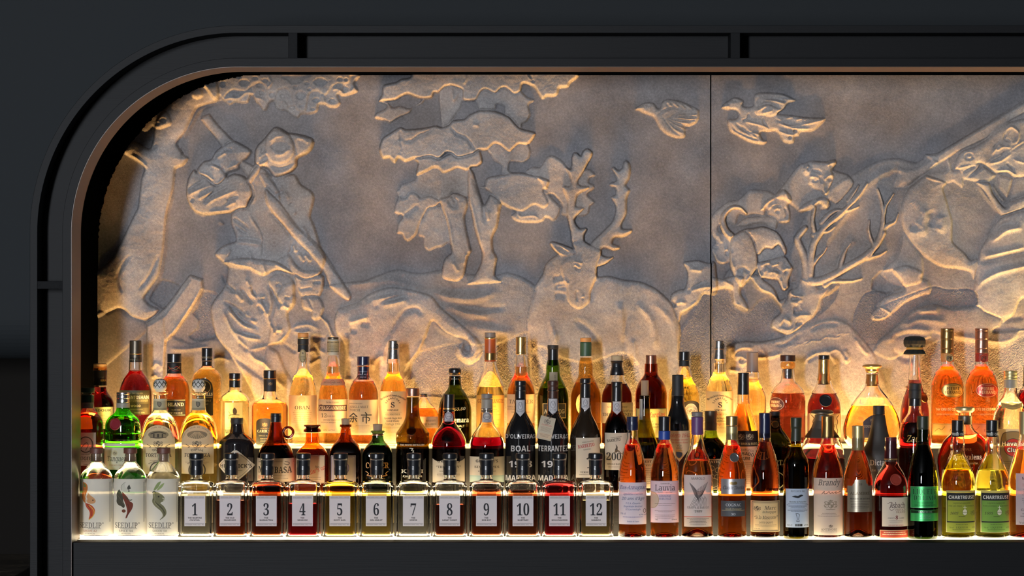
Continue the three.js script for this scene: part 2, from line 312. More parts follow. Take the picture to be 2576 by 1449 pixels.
// ---- the hunter, his rifle over the shoulder
{
  const man = fig('carved_hunter'), rifle = fig('carved_rifle');
  org(240, 180);
  poly(rifle, 12, 18, '1280,580 1310,545 1385,515 1500,660 1680,840 1560,930 1520,890 1400,730', { sharp: true });
  org(0, 0, 1);
  poly(man, 15, 64, '563,659 574,670 572,699 562,726 540,755 532,775 534,804 544,844 575,887 610,940 640,1000 700,1160 820,1160 780,1040 720,930 700,885 676,870 709,860 732,831 726,800 726,785 740,769 743,736 742,693 700,660 632,650 601,650');
  poly(man, 16, 60, '622,454 640,414 660,420 690,445 740,439 757,464 781,479 790,492 789,512 781,543 788,560 798,589 808,622 820,650 806,692 790,699 767,703 742,693 700,680 674,690 661,693 632,676 601,670 563,659 542,639 563,618 592,608 593,593 583,564 583,539 602,526 621,523 637,492');
  org(240, 180);
  poly(man, 16, 40, '1320,1100 1410,1070 1480,960 1660,845 1800,900 1895,965 1880,1015 1760,1120 1745,1190 1610,1235 1600,1290 1480,1390 1240,1225', { set: 2 });
  org(0, 0, 1);
  poly(man, 17, 44, '497,434 488,428 474,452 470,492 486,527 519,540 550,537 582,535 602,526 621,523 627,506 637,492 638,478 630,462 615,445 590,438 571,447 546,468 520,448', { set: 4 });
  poly(man, 4, 12, '497,434 513,406 540,412 572,445 546,468 520,450');
  // head under a felt hat, brim turned up at the right
  org(560, 180);
  poly(man, 20, 16, '400,960 430,900 500,830 620,690 700,690 800,750 850,755 950,770 1080,810 1110,860 1090,930 1040,990 920,1050 905,1100 900,1150 840,1220 740,1270 630,1290 560,1190 480,1160 400,1130 395,1040', { set: 3 });
  poly(man, 7, 44, '540,780 640,720 760,730 840,800 880,900 870,1010 800,1100 680,1130 580,1080 525,960');
  dent(-4, 705, 915, 110, 70, 26);
  folds(-3, 14, '815,760 870,850 905,970 905,1050|560,1130 680,1190 800,1160 880,1090');
  folds(2.4, 12, '900,800 1000,830 1060,880|640,1010 740,1010 820,940|590,860 660,800 760,790');
  fold(-3, 10, '470,900 500,960 470,1000'); fold(2.6, 12, '450,1060 500,1020 560,990');
  poly(man, 8, 12, '210,1140 250,1090 370,1150 365,1200 310,1275');
  poly(man, 8, 16, '295,1310 400,1170 480,1110 555,1075 550,1120 490,1160 440,1240 390,1300 340,1370');
  // rifle stock across the chest
  org(560, 440);
  poly(man, 7, 14, '450,0 520,-20 600,40 690,180 705,320 690,310 560,160 520,150');
  org(0, 0, 1);
  poly(rifle, 11, 14, '670,476 684,488 705,508 746,564 806,622 860,705 883,740 881,755 868,753 829,719 817,686 784,643 736,593 697,548 674,517 668,495');
  fold(-2, 6, '690,500 740,562 800,622 858,706');
  // right forearm, cuff and hand
  org(560, 440);
  poly(man, 7, 14, '670,1030 760,990 830,960 900,1080 1000,1160 1190,1160 1195,1215 1110,1255 1000,1275 880,1215 760,1160 650,1110');
  org(560, 680);
  poly(man, 11, 16, '880,60 1000,110 1180,60 1230,90 1222,220 1180,320 1080,320 980,335 920,260 890,150', { set: 6 });
  poly(man, 11, 14, '960,335 1080,312 1180,332 1240,450 1212,560 1290,620 1330,720 1375,820 1310,800 1280,700 1200,590 1130,612 1080,570 1080,500 980,460', { set: 6 });
  folds(-2, 8, '1030,330 1080,420 1100,480|930,160 950,230 1100,210|1100,150 1200,140');
  poly(man, 6, 22, '560,130 650,50 800,60 872,150 882,270 862,400 822,475 760,450 640,300');
  folds(-2, 8, '650,190 690,170 720,210|760,330 830,340');
  // folds of the coat
  org(560, 440);
  folds(-3.2, 11, '540,0 640,110 690,200|160,770 300,770 490,800|500,1040 500,800 480,700 400,560 310,440|310,60 370,160 370,260 320,360|840,790 850,900 820,960 900,1090 980,1160|550,440 680,560 800,700 840,800|880,460 820,400 860,330|640,250 760,190|120,520 240,600 340,690|150,600 240,680 330,720');
  folds(3, 12, '310,420 380,560 470,700 500,860|160,820 320,830 490,860|490,1060 540,1210|320,70 380,160 390,280 340,380|860,840 900,940|930,950 1000,1060|1000,960 1080,1060|660,1110 820,1190 1000,1270 1180,1215|-40,1020 60,1085 200,1110 340,1135 490,1220|100,900 60,1000|330,920 360,1040|80,1040 190,1000|700,130 760,220 820,300|800,380 900,480|960,620 1060,760');
  org(240, 440);
  folds(-3, 11, '1330,60 1200,140 1120,190|1660,120 1500,200 1300,310|1480,150 1380,290 1330,350|1200,280 1170,330|1750,260 1600,310|1640,330 1560,400');
  folds(3, 11, '1500,100 1280,180 1130,250|1480,180 1250,300|1350,490 1200,430|1740,180 1450,300 1350,380|1720,330 1550,400|1380,460 1650,430|1500,560 1560,600');
  org(240, 180);
  folds(3, 10, '1240,1230 1360,1260 1460,1340|1600,1280 1480,1390|1880,1010 1770,1110 1600,1190|1400,1130 1560,1190|1480,1060 1600,980');
  folds(-2.6, 10, '1330,1110 1500,1150 1600,1230|1560,950 1680,960|1480,1000 1440,1080');
  // trouser folds
  org(560, 680);
  folds(-3.4, 12, '0,370 200,480 310,570 440,600|80,400 230,600 460,700|170,740 330,780 480,810|220,200 370,410|340,180 420,320 540,390|580,190 640,320 720,460|430,420 500,520|0,40 60,180 200,300|590,620 680,780|200,870 270,930 310,980');
  folds(3.6, 13, '10,470 100,680 210,840 320,975|60,460 250,660 400,720|560,200 590,400 560,560 620,700 720,715|330,200 370,300 470,340 520,290|450,370 520,480 560,560|320,970 540,920 700,870 820,740|130,730 300,810 480,840|260,520 420,640|300,100 360,250|700,440 760,440 820,475|880,300 860,420|620,770 680,730 740,720|320,980 400,1070 520,1130 600,1230|150,250 260,380');
  fold(-3, 16, '0,920 170,1090 340,1200 450,1290'); fold(3.4, 18, '400,1050 560,1160 640,1300 780,1440');
  folds(2.5, 14, '850,730 960,760 1080,730|830,740 900,680 1050,660 1180,720|1130,850 1180,960 1260,1020|1040,1000 1120,980 1150,1060|1050,1150 1200,1060');
  folds(-2.5, 14, '720,880 860,970 900,1010|1080,800 1180,820 1260,830|600,900 700,900');
}
// ---- the tree in the middle: layered leaves over two trunks
{
  const trunk = fig('carved_tree_trunk'), leaves = fig('carved_leaves');
  org(920, 180);
  poly(trunk, 6, 24, '900,245 960,190 1040,175 1130,200 1172,240 1180,350 1150,450 1070,560 1010,640 930,670 915,560 895,300');
  fold(2.4, 8, '895,270 905,400 915,560 930,650'); folds(3, 12, '1050,210 1060,330 1080,340 1120,240');
  org(920, 440);
  poly(leaves, 5, 6, '840,390 760,410 720,470 700,520 660,590 640,700 650,742 700,762 710,870 770,922 860,882 930,872 1000,825 1040,820 1000,620 960,500 920,390');
  poly(leaves, 7, 6, '380,205 440,282 490,272 530,217 590,212 640,242 670,277 780,252 890,302 900,340 840,390 760,410 700,510 660,590 620,712 560,780 510,805 470,780 440,722 380,702 400,590 450,520 430,490 350,452 370,340 400,270');
  poly(leaves, 4, 6, '620,-20 620,40 560,80 440,120 410,170 380,205 440,282 490,272 530,217 590,212 640,242 670,277 780,252 890,302 1000,272 1040,212 1110,207 1220,262 1250,180 1250,40 1260,-60 1000,-120 800,-110');
  folds(-2, 16, '650,360 560,430 470,510|410,480 440,520');
  org(1260, 400);
  poly(leaves, 7, 6, '400,200 300,160 380,100 480,100 560,-20 640,-35 740,20 800,95 850,130 1000,125 1080,130 1140,180 1140,205 1080,242 1072,290 1132,320 1122,372 1052,432 1110,490 1142,530 1082,582 1070,652 1020,692 930,702 850,702 735,672 740,560 640,440 540,420 500,300');
  poly(leaves, 7, 6, '-200,330 -160,230 0,200 180,165 270,170 400,200 520,235 585,262 560,350 520,372 580,425 640,500 722,582 702,682 640,752 590,722 540,712 510,752 420,772 250,767 170,742 128,690 180,642 100,592 0,540 -70,480 -140,400 -200,370 -250,340');
  poly(leaves, 5, 6, '-200,330 -160,230 180,165 400,200 585,262 560,350 520,390 578,540 520,597 440,562 380,562 260,637 90,592 0,530 -80,480 -180,380');
  folds(2, 8, '200,640 240,700 330,690 410,690 460,730|520,380 570,340');
  org(920, 440);
  poly(trunk, 13, 26, '895,300 1000,262 1080,225 1220,270 1245,360 1205,500 1215,620 1265,850 1280,930 1235,1010 1195,1230 1100,1300 930,1250 950,1050 1000,985 1042,950 1030,830 1000,620 960,480', { set: 2 });
  poly(trunk, 13, 26, '1240,20 1260,-80 1310,-20 1335,60 1400,260 1440,370 1490,290 1520,240 1610,290 1650,350 1630,430 1600,620 1540,760 1550,920 1592,1010 1572,1220 1660,1300 1400,1330 1220,1330 1310,1250 1400,1080 1415,960 1370,800 1320,640 1280,430 1240,260', { set: 3 });
  folds(-3.4, 14, '1290,20 1360,180 1420,330 1450,600|1000,300 1050,370 1090,380 1100,290|1050,240 1080,330'); folds(2.4, 12, '1260,280 1310,470 1370,720 1410,920|920,370 980,520 1030,700 1050,900|1480,430 1490,560|1230,950 1200,1100|1060,1060 1130,1180|1580,330 1600,480');
  org(920, 180);
  poly(leaves, 9, 6, '150,365 250,370 330,440 420,422 540,452 660,372 690,330 725,325 680,392 580,432 540,502 480,532 410,562 300,627 230,597 118,567 125,510 230,460 262,410');
  poly(leaves, 8, 6, '1340,350 1400,250 1460,220 1570,270 1640,210 1700,200 1800,275 1880,240 1960,310 2045,350 1982,400 1992,470 2002,522 1962,602 1902,642 1882,692 1800,602 1740,540 1690,520 1680,420 1590,400 1575,460 1400,465 1370,440');
  poly(leaves, 7, 6, '1480,950 1560,880 1640,900 1740,980 1812,920 1862,885 1972,885 2002,960 1982,1060 1902,1112 1760,1100 1740,1200 1800,1250 1650,1240 1655,1150 1560,1080 1520,1020');
  poly(leaves, 8, 6, '600,1060 780,1035 890,1065 1040,1000 1120,1050 1300,1010 1380,965 1415,1090 1362,1150 1290,1162 1230,1202 1120,1172 1060,1192 950,1232 880,1172 810,1172 740,1212 618,1252 640,1120', { set: 7 });
  poly(leaves, 13, 6, '420,682 500,707 700,692 850,662 920,680 1010,650 1060,600 1200,580 1260,530 1400,472 1560,482 1680,522 1750,562 1830,652 1902,702 2055,742 2042,802 1972,887 1862,887 1812,922 1740,982 1640,902 1560,882 1480,952 1370,962 1300,1012 1120,1052 1040,1002 980,992 890,1067 780,1037 650,1062 590,1057 480,1092 400,1047 350,1107 290,1047 210,1052 168,950 205,820 300,752', { set: 2 });
  folds(-2.6, 10, '420,690 430,840 440,920 410,1010|460,850 560,845 640,790 760,740 840,680|1020,660 1100,760 1230,820 1290,910 1350,960|1380,460 1480,480'); folds(2, 12, '430,820 445,900 420,1000|1300,650 1380,660');
  poly(leaves, 13, 6, '560,20 540,75 430,95 370,132 240,160 208,200 200,280 160,365 250,362 370,347 440,302 510,277 580,302 680,332 800,322 830,262 880,262 905,242 960,192 1040,177 1130,202 1172,232 1182,352 1340,352 1400,252 1460,222 1570,272 1640,212 1700,202 1800,277 1880,242 1900,160 1945,150 2045,192 2085,252 2145,332 2202,302 2282,302 2332,272 2352,202 2442,192 2475,150 2475,0 560,0', { set: 1 });
  folds(2, 9, '1200,20 1215,100 1190,160|1950,0 1990,80 2050,120');
  fold(-2.5, 10, '1960,20 2010,90 2050,140');
}
// ---- hound with a curled tail
{
  const hound = fig('carved_hound');
  org(840, 680);
  poly(hound, 13, 46, '50,480 130,440 300,380 450,280 650,210 800,215 950,240 1180,310 1300,450 1500,620 1700,790 1780,880 1802,980 1762,1080 1650,1142 1550,1102 1480,1020 1500,930 1570,880 1590,960 1640,990 1650,920 1600,840 1470,800 1350,740 1240,630 1190,620 1160,680 1120,800 1030,990 900,1180 980,1290 960,1449 900,2200 100,2200 150,1000 30,750 10,600');
  folds(-3, 18, '380,360 600,300 860,260|470,450 720,350 920,310|700,760 850,520 1000,470 1090,560|330,640 450,660|200,720 290,740|870,1200 960,1310|60,480 200,440 380,360');
  folds(3, 18, '420,350 620,330 820,270|480,410 700,400 900,350|160,760 180,1000 230,1100|700,800 620,950 600,1100|430,560 300,600 180,640|1200,620 1330,740 1470,810 1600,870|1100,830 1020,990 890,1170');
  stroke(hound, 5, 60, 26, '1690,860 1710,960 1650,1060 1560,1040 1530,960', {});
  folds(3, 20, '460,1200 500,1100 580,1040 610,1150|240,1320 100,1330');
}
// ---- the standing stag
{
  const stag = fig('carved_stag'), antler = fig('carved_antler');
  org(0, 0, 1);
  poly(stag, 11, 24, '1412,636 1376,661 1365,690 1348,717 1346,732 1335,763 1327,808 1328,844 1336,1000 1340,1160 1715,1160 1708,900 1712,830 1700,790 1690,765 1668,742 1646,725 1612,710 1567,704 1532,695 1503,696 1495,670 1450,640', { set: 2 });
  folds(3, 22, '1600,760 1640,810 1650,880|1640,760 1690,810 1705,900 1700,1000|1560,760 1570,860|1400,830 1380,900|1590,850 1600,920|1385,800 1400,880 1390,960');
  folds(-2.6, 20, '1580,780 1570,860 1590,930|1440,800 1500,850 1520,930|1480,760 1500,700|1340,880 1380,960|1390,700 1420,700|1395,720 1425,722|1395,740 1425,745');
  poly(-1, -3, 10, '1340,880 1420,900 1480,910 1560,885 1600,905 1615,960 1620,1160 1330,1160', { rough: 1.3 });
  poly(0, 4, 10, '1712,830 1730,800 1790,730 1790,1160 1715,1160 1708,900', { rough: 1.5 });
  org(1260, 400);
  poly(antler, 8, 14, '870,1030 845,880 800,650 805,500 755,375 755,335 830,335 850,285 825,190 780,100 850,125 865,-20 885,-65 920,-73 970,-33 1000,-93 1050,-123 1100,-93 1105,-45 1030,100 990,180 940,260 945,310 1000,335 1065,335 1060,360 940,430 915,500 915,580 1010,600 900,720 910,790 960,850 1030,840 1045,860 1010,930 1005,1030', { set: 9 });
  poly(antler, 11, 16, '1100,1020 1200,920 1340,780 1385,680 1392,580 1340,475 1345,460 1395,430 1385,360 1325,320 1330,295 1400,270 1395,220 1350,125 1370,100 1430,140 1475,110 1490,50 1520,20 1560,50 1575,120 1560,230 1520,320 1565,380 1530,480 1525,660 1470,790 1480,850 1580,855 1580,890 1500,940 1380,960 1360,1030 1440,1065 1430,1095 1350,1115 1250,1085 1200,1120 1110,1090', { set: 2 });
  poly(stag, 8, 20, '600,1020 640,1010 760,1045 850,1080 900,1110 960,1180 900,1200 850,1205 780,1190 690,1150 620,1075', { set: 9 });
  poly(stag, 7, 14, '1150,1300 1200,1300 1280,1270 1370,1188 1300,1200 1190,1160 1120,1200', { set: 8 });
  org(0, 0, 1);
  poly(stag, 8, 22, '1440,611 1467,607 1482,615 1510,628 1512,640 1502,669 1500,690 1501,697 1486,732 1484,757 1468,774 1451,777 1435,767 1427,754 1426,730 1420,709 1412,690 1410,665 1425,648 1446,640', { set: 11 });
  org(1260, 400);
  folds(-3, 9, '660,1040 740,1090 830,1150|890,1300 930,1340 970,1350'); folds(2.6, 9, '650,1035 740,1070 830,1130|880,1240 990,1275|890,1280 960,1330|630,1050 700,1140 800,1190|720,1430 740,1470');
  org(1180, 680); folds(-2, 8, '1310,240 1310,380|1370,330 1390,350'); folds(2, 10, '1140,90 1180,150 1220,160|1370,320 1400,325|1090,130 1190,130|1060,200 1180,190');
  const dog = fig('carved_dog');
  org(1480, 640);
  poly(dog, 10, 18, '1155,105 1230,85 1330,75 1460,110 1540,105 1560,470 1400,480 1340,570 1220,660 1130,720 1100,820 1075,740 1045,650 1060,610 1000,560 1010,490 1090,440 1170,420 1200,320 1200,200', { set: 3 });
  poly(-1, -3, 30, '1165,110 1300,85 1460,115 1400,150 1310,160');
  folds(3, 12, '1050,680 1060,610 1120,580 1190,600|1230,180 1380,200|1200,440 1400,400 1500,390|1340,560 1220,660 1120,740'); fold(-3, 12, '1190,460 1290,400 1400,330');
}
// ---- the two birds
{
  const bird = fig('carved_bird');
  org(1580, 200, 4.954);
  poly(bird, 9, 12, '85,370 130,335 210,295 290,290 340,320 365,362 400,360 420,290 470,255 560,255 660,275 760,320 865,370 882,400 877,490 842,542 762,582 700,592 712,640 710,700 680,727 580,722 480,682 400,612 350,522 310,462 240,432 180,412 130,382');
  folds(-2, 8, '360,450 430,395 560,355 700,385 870,378'); fold(-2, 6, '215,320 250,325 260,340'); fold(1.8, 8, '85,370 150,360 200,345');
  for (let i = 0; i < 11; i++) fold(i % 2 ? 1.6 : -1.8, 6, `${420 + i * 6},${450 + i * 4} ${560 + i * 10},${640 - i * 22} ${680 + Math.min(i, 8) * 24},${715 - i * 30}`);
  for (let i = 0; i < 9; i++) fold(i % 2 ? 1.4 : -1.6, 5, `${450 + i * 40},${268 + i * 9} ${470 + i * 42},${300 + i * 8} ${500 + i * 42},${345 + i * 4}`);
  for (let i = 0; i < 6; i++) fold(i % 2 ? 1.5 : -1.5, 6, `${600 + i * 10},${420 + i * 22} ${740},${440 + i * 18} 860,${420 + i * 22}`);
  const dove = fig('carved_bird');
  poly(dove, 10, 12, '1165,347 1200,300 1310,232 1390,240 1440,272 1430,330 1500,350 1560,330 1560,290 1570,210 1620,170 1760,165 1920,180 2082,252 2060,280 1990,302 1940,372 1870,430 2050,450 2180,470 2330,480 2458,486 2400,562 2300,642 2150,652 2125,700 2075,712 2062,782 2000,797 1930,772 1890,692 1830,642 1660,662 1650,702 1685,755 1728,765 1700,802 1620,802 1500,772 1350,692 1270,642 1240,552 1250,502 1350,492 1372,442 1340,392 1280,382 1240,377 1175,357');
  poly(dove, 4, 10, '1570,400 1600,350 1740,310 1860,360 1930,372 1880,420 1780,465 1680,450 1600,445');
  folds(-2.2, 7, '1600,300 1640,210 1680,190|1640,330 1720,300 1850,340|1690,240 1820,240 1990,280|1640,200 1800,210 2000,240|1330,530 1400,610 1500,660 1640,640|1280,560 1340,640 1500,720 1640,760|1500,420 1490,490 1420,520|1670,480 1700,560 1780,620|1830,500 1980,560 2200,560|1290,270 1340,265 1360,285|1400,580 1560,720');
  folds(2.2, 7, '1610,280 1650,200 1760,200 1900,220|1650,260 1800,270 1960,310|1840,500 1950,580 2200,560 2440,500|1940,500 2060,460|2080,510 2180,480|2180,510 2260,485|1860,480 2000,600 2280,620|1440,520 1600,560 1780,610|1850,640 2000,690 2100,690|1170,350 1260,330|1600,400 1720,330|1660,430 1800,390|1500,640 1640,700|1440,620 1600,740');
  dent(-7, 2078, 642, 24, 22, 5); dent(-6, 2012, 724, 20, 22, 5);
}
// ---- right panel: hounds at the fallen stag, bodies and a hunting bird behind
{
  const body = fig('carved_body');
  org(0, 0, 1);
  poly(body, 6, 10, '1900,1160 1990,800 1985,640 2040,520 2110,455 2141,442 2187,415 2224,401 2261,399 2282,405 2303,409 2320,400 2326,390 2357,388 2372,378 2640,214 2700,200 2700,1200');
  folds(3, 26, '2100,530 2200,450 2260,420|2060,640 2110,560 2170,500|2110,640 2150,600'); folds(-2.4, 18, '2260,430 2255,460 2245,470|2210,450 2240,445 2250,430|2130,600 2100,680|2250,470 2290,465 2320,440');
  const rifle = fig('carved_rifle');
  poly(rifle, 6, 6, '2325,389 2357,386 2576,258 2660,208 2660,240 2576,285 2540,305 2480,350 2403,385 2380,400 2330,430 2345,410', { sharp: true });
  const cloth = fig('carved_cloth');
  org(2100, 380);
  poly(cloth, 4, 10, '780,205 870,232 1000,202 1180,112 1255,150 1090,275 1000,335 900,420 830,442 740,442 700,420 750,300');
  poly(cloth, 4, 8, '1090,290 1200,270 1330,250 1365,200 1350,110 1380,80 1430,240 1545,240 1548,440 1440,377 1350,390 1200,370 1100,330');
  const horse = fig('carved_horse');
  poly(horse, 12, 70, '1090,300 1000,370 900,450 830,580 800,720 810,870 850,1000 950,1150 1080,1280 1280,1400 1500,1430 1640,1470 1680,1560 1720,1449 1740,1320 1640,1320 1570,1240 1430,1110 1420,1000 1420,850 1380,700 1340,560 1310,450 1350,390 1250,340 1150,310');
  folds(3, 30, '1080,700 1060,850 1000,940|1270,780 1290,900 1250,990|870,960 1000,980 1120,960'); folds(-3, 26, '1150,720 1180,820 1130,920|900,930 1000,950');
  for (let i = 0; i < 9; i++) fold(0.8, 5, `${900 + i * 22},${640 + i * 20} ${980 + i * 14},${600 + i * 14}`);
  const leg = fig('carved_leg');
  poly(leg, 5, 20, '830,1020 860,1020 1000,1220 1060,1300 1075,1449 1060,1560 980,1620 760,1640 560,1500 640,1400 760,1290 800,1200');
  org(2176, 440);
  const rider = fig('carved_rider');
  poly(rider, 13, 50, '1650,525 1540,680 1400,900 1370,1030 1340,1250 1318,1449 1330,1600 1400,1700 1560,1790 1650,1800 1800,1700 1900,1500 2300,1400 2300,480 1932,440');
  folds(-4, 20, '1375,1035 1440,1055 1700,990 1932,945 2200,900|1500,760 1640,620 1800,570'); folds(3.4, 16, '1340,1395 1420,1285 1600,1190 1932,1110 2200,1080|1520,820 1700,680 1900,640|1420,1000 1600,960 1932,880');
  poly(rider, 10, 12, '1345,90 1450,200 1620,470 1670,492 1932,402 2300,300 2300,180 1932,270 1750,325 1690,392 1560,230 1500,100');
  folds(3, 12, '1360,110 1480,280 1630,470|1520,100 1620,260 1700,350'); fold(2.4, 7, '1640,490 1800,440 1932,400'); fold(-2.6, 10, '1500,110 1560,240 1690,395 1760,340 1932,270');
  poly(rider, 6, 8, '1600,-10 1790,50 1720,285 1620,150', { sharp: true });
  poly(rider, 4, 14, '1800,50 2300,-40 2300,180 1932,250 1770,310 1750,280', { sharp: true });
  const woodcock = fig('carved_bird');
  org(2176, 200);
  poly(woodcock, 10, 18, '1085,1092 1110,960 1180,870 1330,820 1450,740 1560,640 1700,540 1932,480 2300,440 2300,1000 1932,1180 1790,1180 1720,1130 1570,1130 1440,1040 1370,1020 1200,1070');
  dent(-3.5, 1255, 940, 62, 48, 6); dent(4, 1255, 940, 40, 30, 8);
  poly(woodcock, 6, 10, '1110,1080 1200,1056 1370,1020 1380,1060 1330,1130 1220,1215 1180,1190 1165,1130');
  poly(woodcock, 7, 9, '1215,1212 1430,1055 1592,1165 1500,1242 1380,1245', { sharp: true });
  folds(2.6, 8, '1440,1030 1560,970 1720,890 1932,740|1480,1030 1640,990 1760,900|1130,1085 1260,1050 1370,1020|1680,640 1760,580 1850,650 1830,760 1770,780|1530,920 1600,810 1650,790|1580,870 1660,830|1610,820 1760,830|1570,1120 1720,1110 1850,1190'); folds(-2.4, 8, '1460,1010 1600,960 1932,760|1700,650 1680,730 1760,750|1550,840 1600,790|1640,920 1700,880|1700,1010 1800,1100|1180,1130 1300,1070 1340,1060');
  for (let i = 0; i < 7; i++) fold(1, 5, `${1780 + i * 30},${960 + i * 12} ${1840 + i * 30},${1000 + i * 6} ${1880 + i * 24},${960 - i * 6}`);
  // ground and lower bodies at the right
  org(2176, 680);
  poly(0, 3, 10, '780,200 1000,230 1310,235 1340,420 1000,450 800,410 600,470 400,650 150,880 -60,870 -160,600 0,270 330,260 300,300 220,340 150,440', { rough: 1.4, set: 3 });
  poly(leg, 8, 22, '330,0 470,200 450,260 300,300 220,340 150,440 75,530 75,590 150,610 270,570 330,525 500,385 700,302 780,285 800,210 760,130 680,100 690,20 500,-60');
  poly(-1, -6, 12, '80,110 180,10 330,-10 455,130 440,220 340,262 250,292 75,230', { sharp: true });
  folds(2, 7, '165,445 240,480 320,530|80,590 180,590 270,560');
  const prey = fig('carved_body');
  poly(prey, 9, 34, '130,890 200,820 400,650 580,480 700,440 850,412 950,440 1080,462 1340,432 1450,500 1650,590 1640,680 1580,740 2300,700 2300,860 1900,740 1850,820 1640,892 1100,832 820,760 800,820 600,870 480,1000 300,1090 100,1000', { set: 4 });
  folds(3, 24, '420,700 620,590 850,610 1000,650|640,500 900,480|200,900 420,760 640,720 820,760|1080,800 1400,850 1640,890 1860,800'); folds(-3, 20, '480,640 640,560 860,560|300,830 500,770 700,790 820,770|330,960 500,1080 640,1000|1650,600 1800,580 1932,560');
  poly(-1, -2, 14, '1090,840 1640,900 1900,790 2300,900 2300,2300 600,2300 680,1100 830,870', { rough: 1.4 });
  // hounds on the left of this panel
  const hound = fig('carved_hound');
  org(1780, 380);
  poly(hound, 7, 16, '45,820 110,720 250,620 380,590 500,480 620,475 740,490 830,560 700,680 700,790 560,770 470,790 380,770 340,900 250,860 220,800 165,850 130,980 290,1060 270,1200 280,1290 260,1350 180,1370 110,1340 50,1200 100,1100 50,1000');
  poly(hound, 8, 14, '810,560 900,440 1100,180 1180,150 1260,120 1420,130 1540,105 1560,150 1530,230 1700,290 1775,390 1700,505 1560,650 1480,600 1440,700 1350,640 1250,720 1130,740 1000,640 920,590');
  poly(hound, 8, 26, '1170,190 1210,155 1245,190 1262,130 1420,130 1470,140 1548,105 1562,160 1500,230 1530,300 1510,380 1450,530 1400,547 1370,500 1310,470 1220,400 1210,300 1165,230');
  dent(-3, 1300, 350, 46, 36, 6); dent(3, 1300, 352, 26, 20, 6); dent(-3, 1480, 345, 40, 28, 6);
  folds(2.4, 9, '1225,310 1290,320 1345,345|1400,360 1470,300 1520,300|1390,370 1400,470 1430,530|1200,300 1170,230|1440,180 1530,130|1440,450 1420,540'); folds(-2.4, 9, '1250,240 1340,250 1370,290|1360,300 1380,400|1210,200 1230,240|1470,180 1510,190');
  poly(hound, 8, 16, '1090,730 1160,650 1300,580 1400,560 1470,600 1492,660 1450,717 1360,702 1350,640 1250,702 1150,747');
  poly(hound, 10, 16, '640,722 660,650 740,580 830,550 860,500 930,470 1000,540 1017,610 980,660 1002,740 992,852 880,872 850,842 800,802 720,772 720,702 680,712');
  folds(2.4, 9, '640,715 720,705 790,660 870,650|940,500 960,570 1000,620|800,720 850,690 890,700|850,850 940,865 990,840'); folds(-2.4, 9, '770,680 830,670 890,690|820,730 870,740|930,680 960,760 940,830');
  poly(hound, 8, 14, '355,902 460,820 680,790 812,802 852,852 832,952 760,930 680,882 560,890 460,917');
  stroke(hound, 12, 50, 14, '300,1060 210,960 180,850 205,765 290,690 390,690 465,760', { set: 7 });
  poly(hound, 9, 30, '430,965 560,940 680,922 830,980 902,1070 955,1205 930,1265 860,1142 780,1192 700,1182 610,1262 560,1100', { set: 7 });
  poly(hound, 5, 14, '620,1260 710,1190 790,1200 860,1150 930,1270 840,1300 700,1330 620,1340');
  poly(hound, 15, 60, '290,1055 440,962 540,1060 600,1250 605,1400 540,1510 450,1620 400,1650 330,1540 270,1400 265,1200', { set: 4 });
  folds(2.6, 10, '150,860 190,980 290,1070|60,1200 130,1340 250,1350|120,1010 170,1120|200,1200 250,1190|280,1200 280,1330 330,1449'); folds(-2.4, 10, '220,1210 240,1270|60,1160 100,1180|120,1140 90,1200');
  org(1780, 640);
  poly(hound, 9, 14, '180,310 350,260 440,290 400,380 400,480 445,540 495,650 480,680 410,640 318,602 308,500 285,400');
  poly(hound, 8, 12, '50,285 180,305 300,350 300,430 200,410 40,440');
  poly(hound, 9, 14, '520,270 600,250 700,330 780,390 830,460 870,560 952,530 942,600 890,645 830,562 760,482 650,442 570,352', { set: 3 });
  poly(hound, 10, 18, '600,110 700,80 900,20 940,30 1032,160 1022,220 982,320 982,402 920,442 890,402 850,322 740,300 650,285 610,220', { set: 4 });
  folds(2.8, 10, '640,150 700,100 760,110|590,150 650,280 680,220 720,180|720,230 800,210 850,260|940,30 980,110 1030,180|900,200 960,170 1010,190|880,290 900,400 970,430|760,140 860,110'); folds(-2.6, 10, '660,250 640,190|760,200 840,190 880,230|930,200 960,230|800,290 860,330|700,140 760,160');
  folds(3.2, 12, '190,310 260,390 300,480 320,590|330,600 420,650 490,680|530,280 600,390 700,450 800,500 890,635|470,330 530,260'); folds(-3, 14, '280,180 230,260 200,310|350,200 430,170 500,230|410,400 430,500 480,600');
  // the fallen stag: head hanging to the left, antlers spreading up over the bodies
  const fallen = fig('carved_stag'), antler = fig('carved_antler');
  poly(fallen, 12, 40, '890,640 960,560 985,450 1080,400 1130,290 1250,300 1350,420 1480,380 1560,350 1600,390 1500,480 1380,540 1350,650 1280,765 1180,845 1050,952 960,972 850,932 776,882 798,790 890,710', { set: 4 });
  dent(-4, 1085, 665, 55, 70, 10); dent(3, 1080, 680, 30, 34, 8);
  swirl(3, 11, 950, 850, 95, 1.3); folds(3, 12, '800,900 870,930 960,970 1050,930 1150,830|1040,600 1100,620 1130,690|880,870 900,800 950,770 1000,840|1050,780 1120,740 1250,740|980,440 1040,500 1160,515|1000,590 1150,550|1120,290 1200,340 1320,330'); folds(-3.4, 12, '880,900 900,830 940,800|1040,700 1080,720|990,380 1040,330 1080,350|1000,540 1100,540|1060,850 1160,830');
  poly(0, -3, 10, '1480,380 1570,370 1590,420 1560,520 1460,650 1350,740 1280,780 1370,640 1390,520', { rough: 1.3 });
  stroke(antler, 12, 60, 34, '1200,330 1200,180 1170,20 1110,-120 1090,-200 1180,-320', { set: 6, max: 1 });
  stroke(antler, 12, 52, 26, '1240,250 1260,-20 1300,-160 1420,-330 1600,-480 1760,-640', { set: 7, max: 1 });
  stroke(antler, 10, 34, 14, '1760,-640 1850,-740 1930,-860', { set: 7, max: 1 });
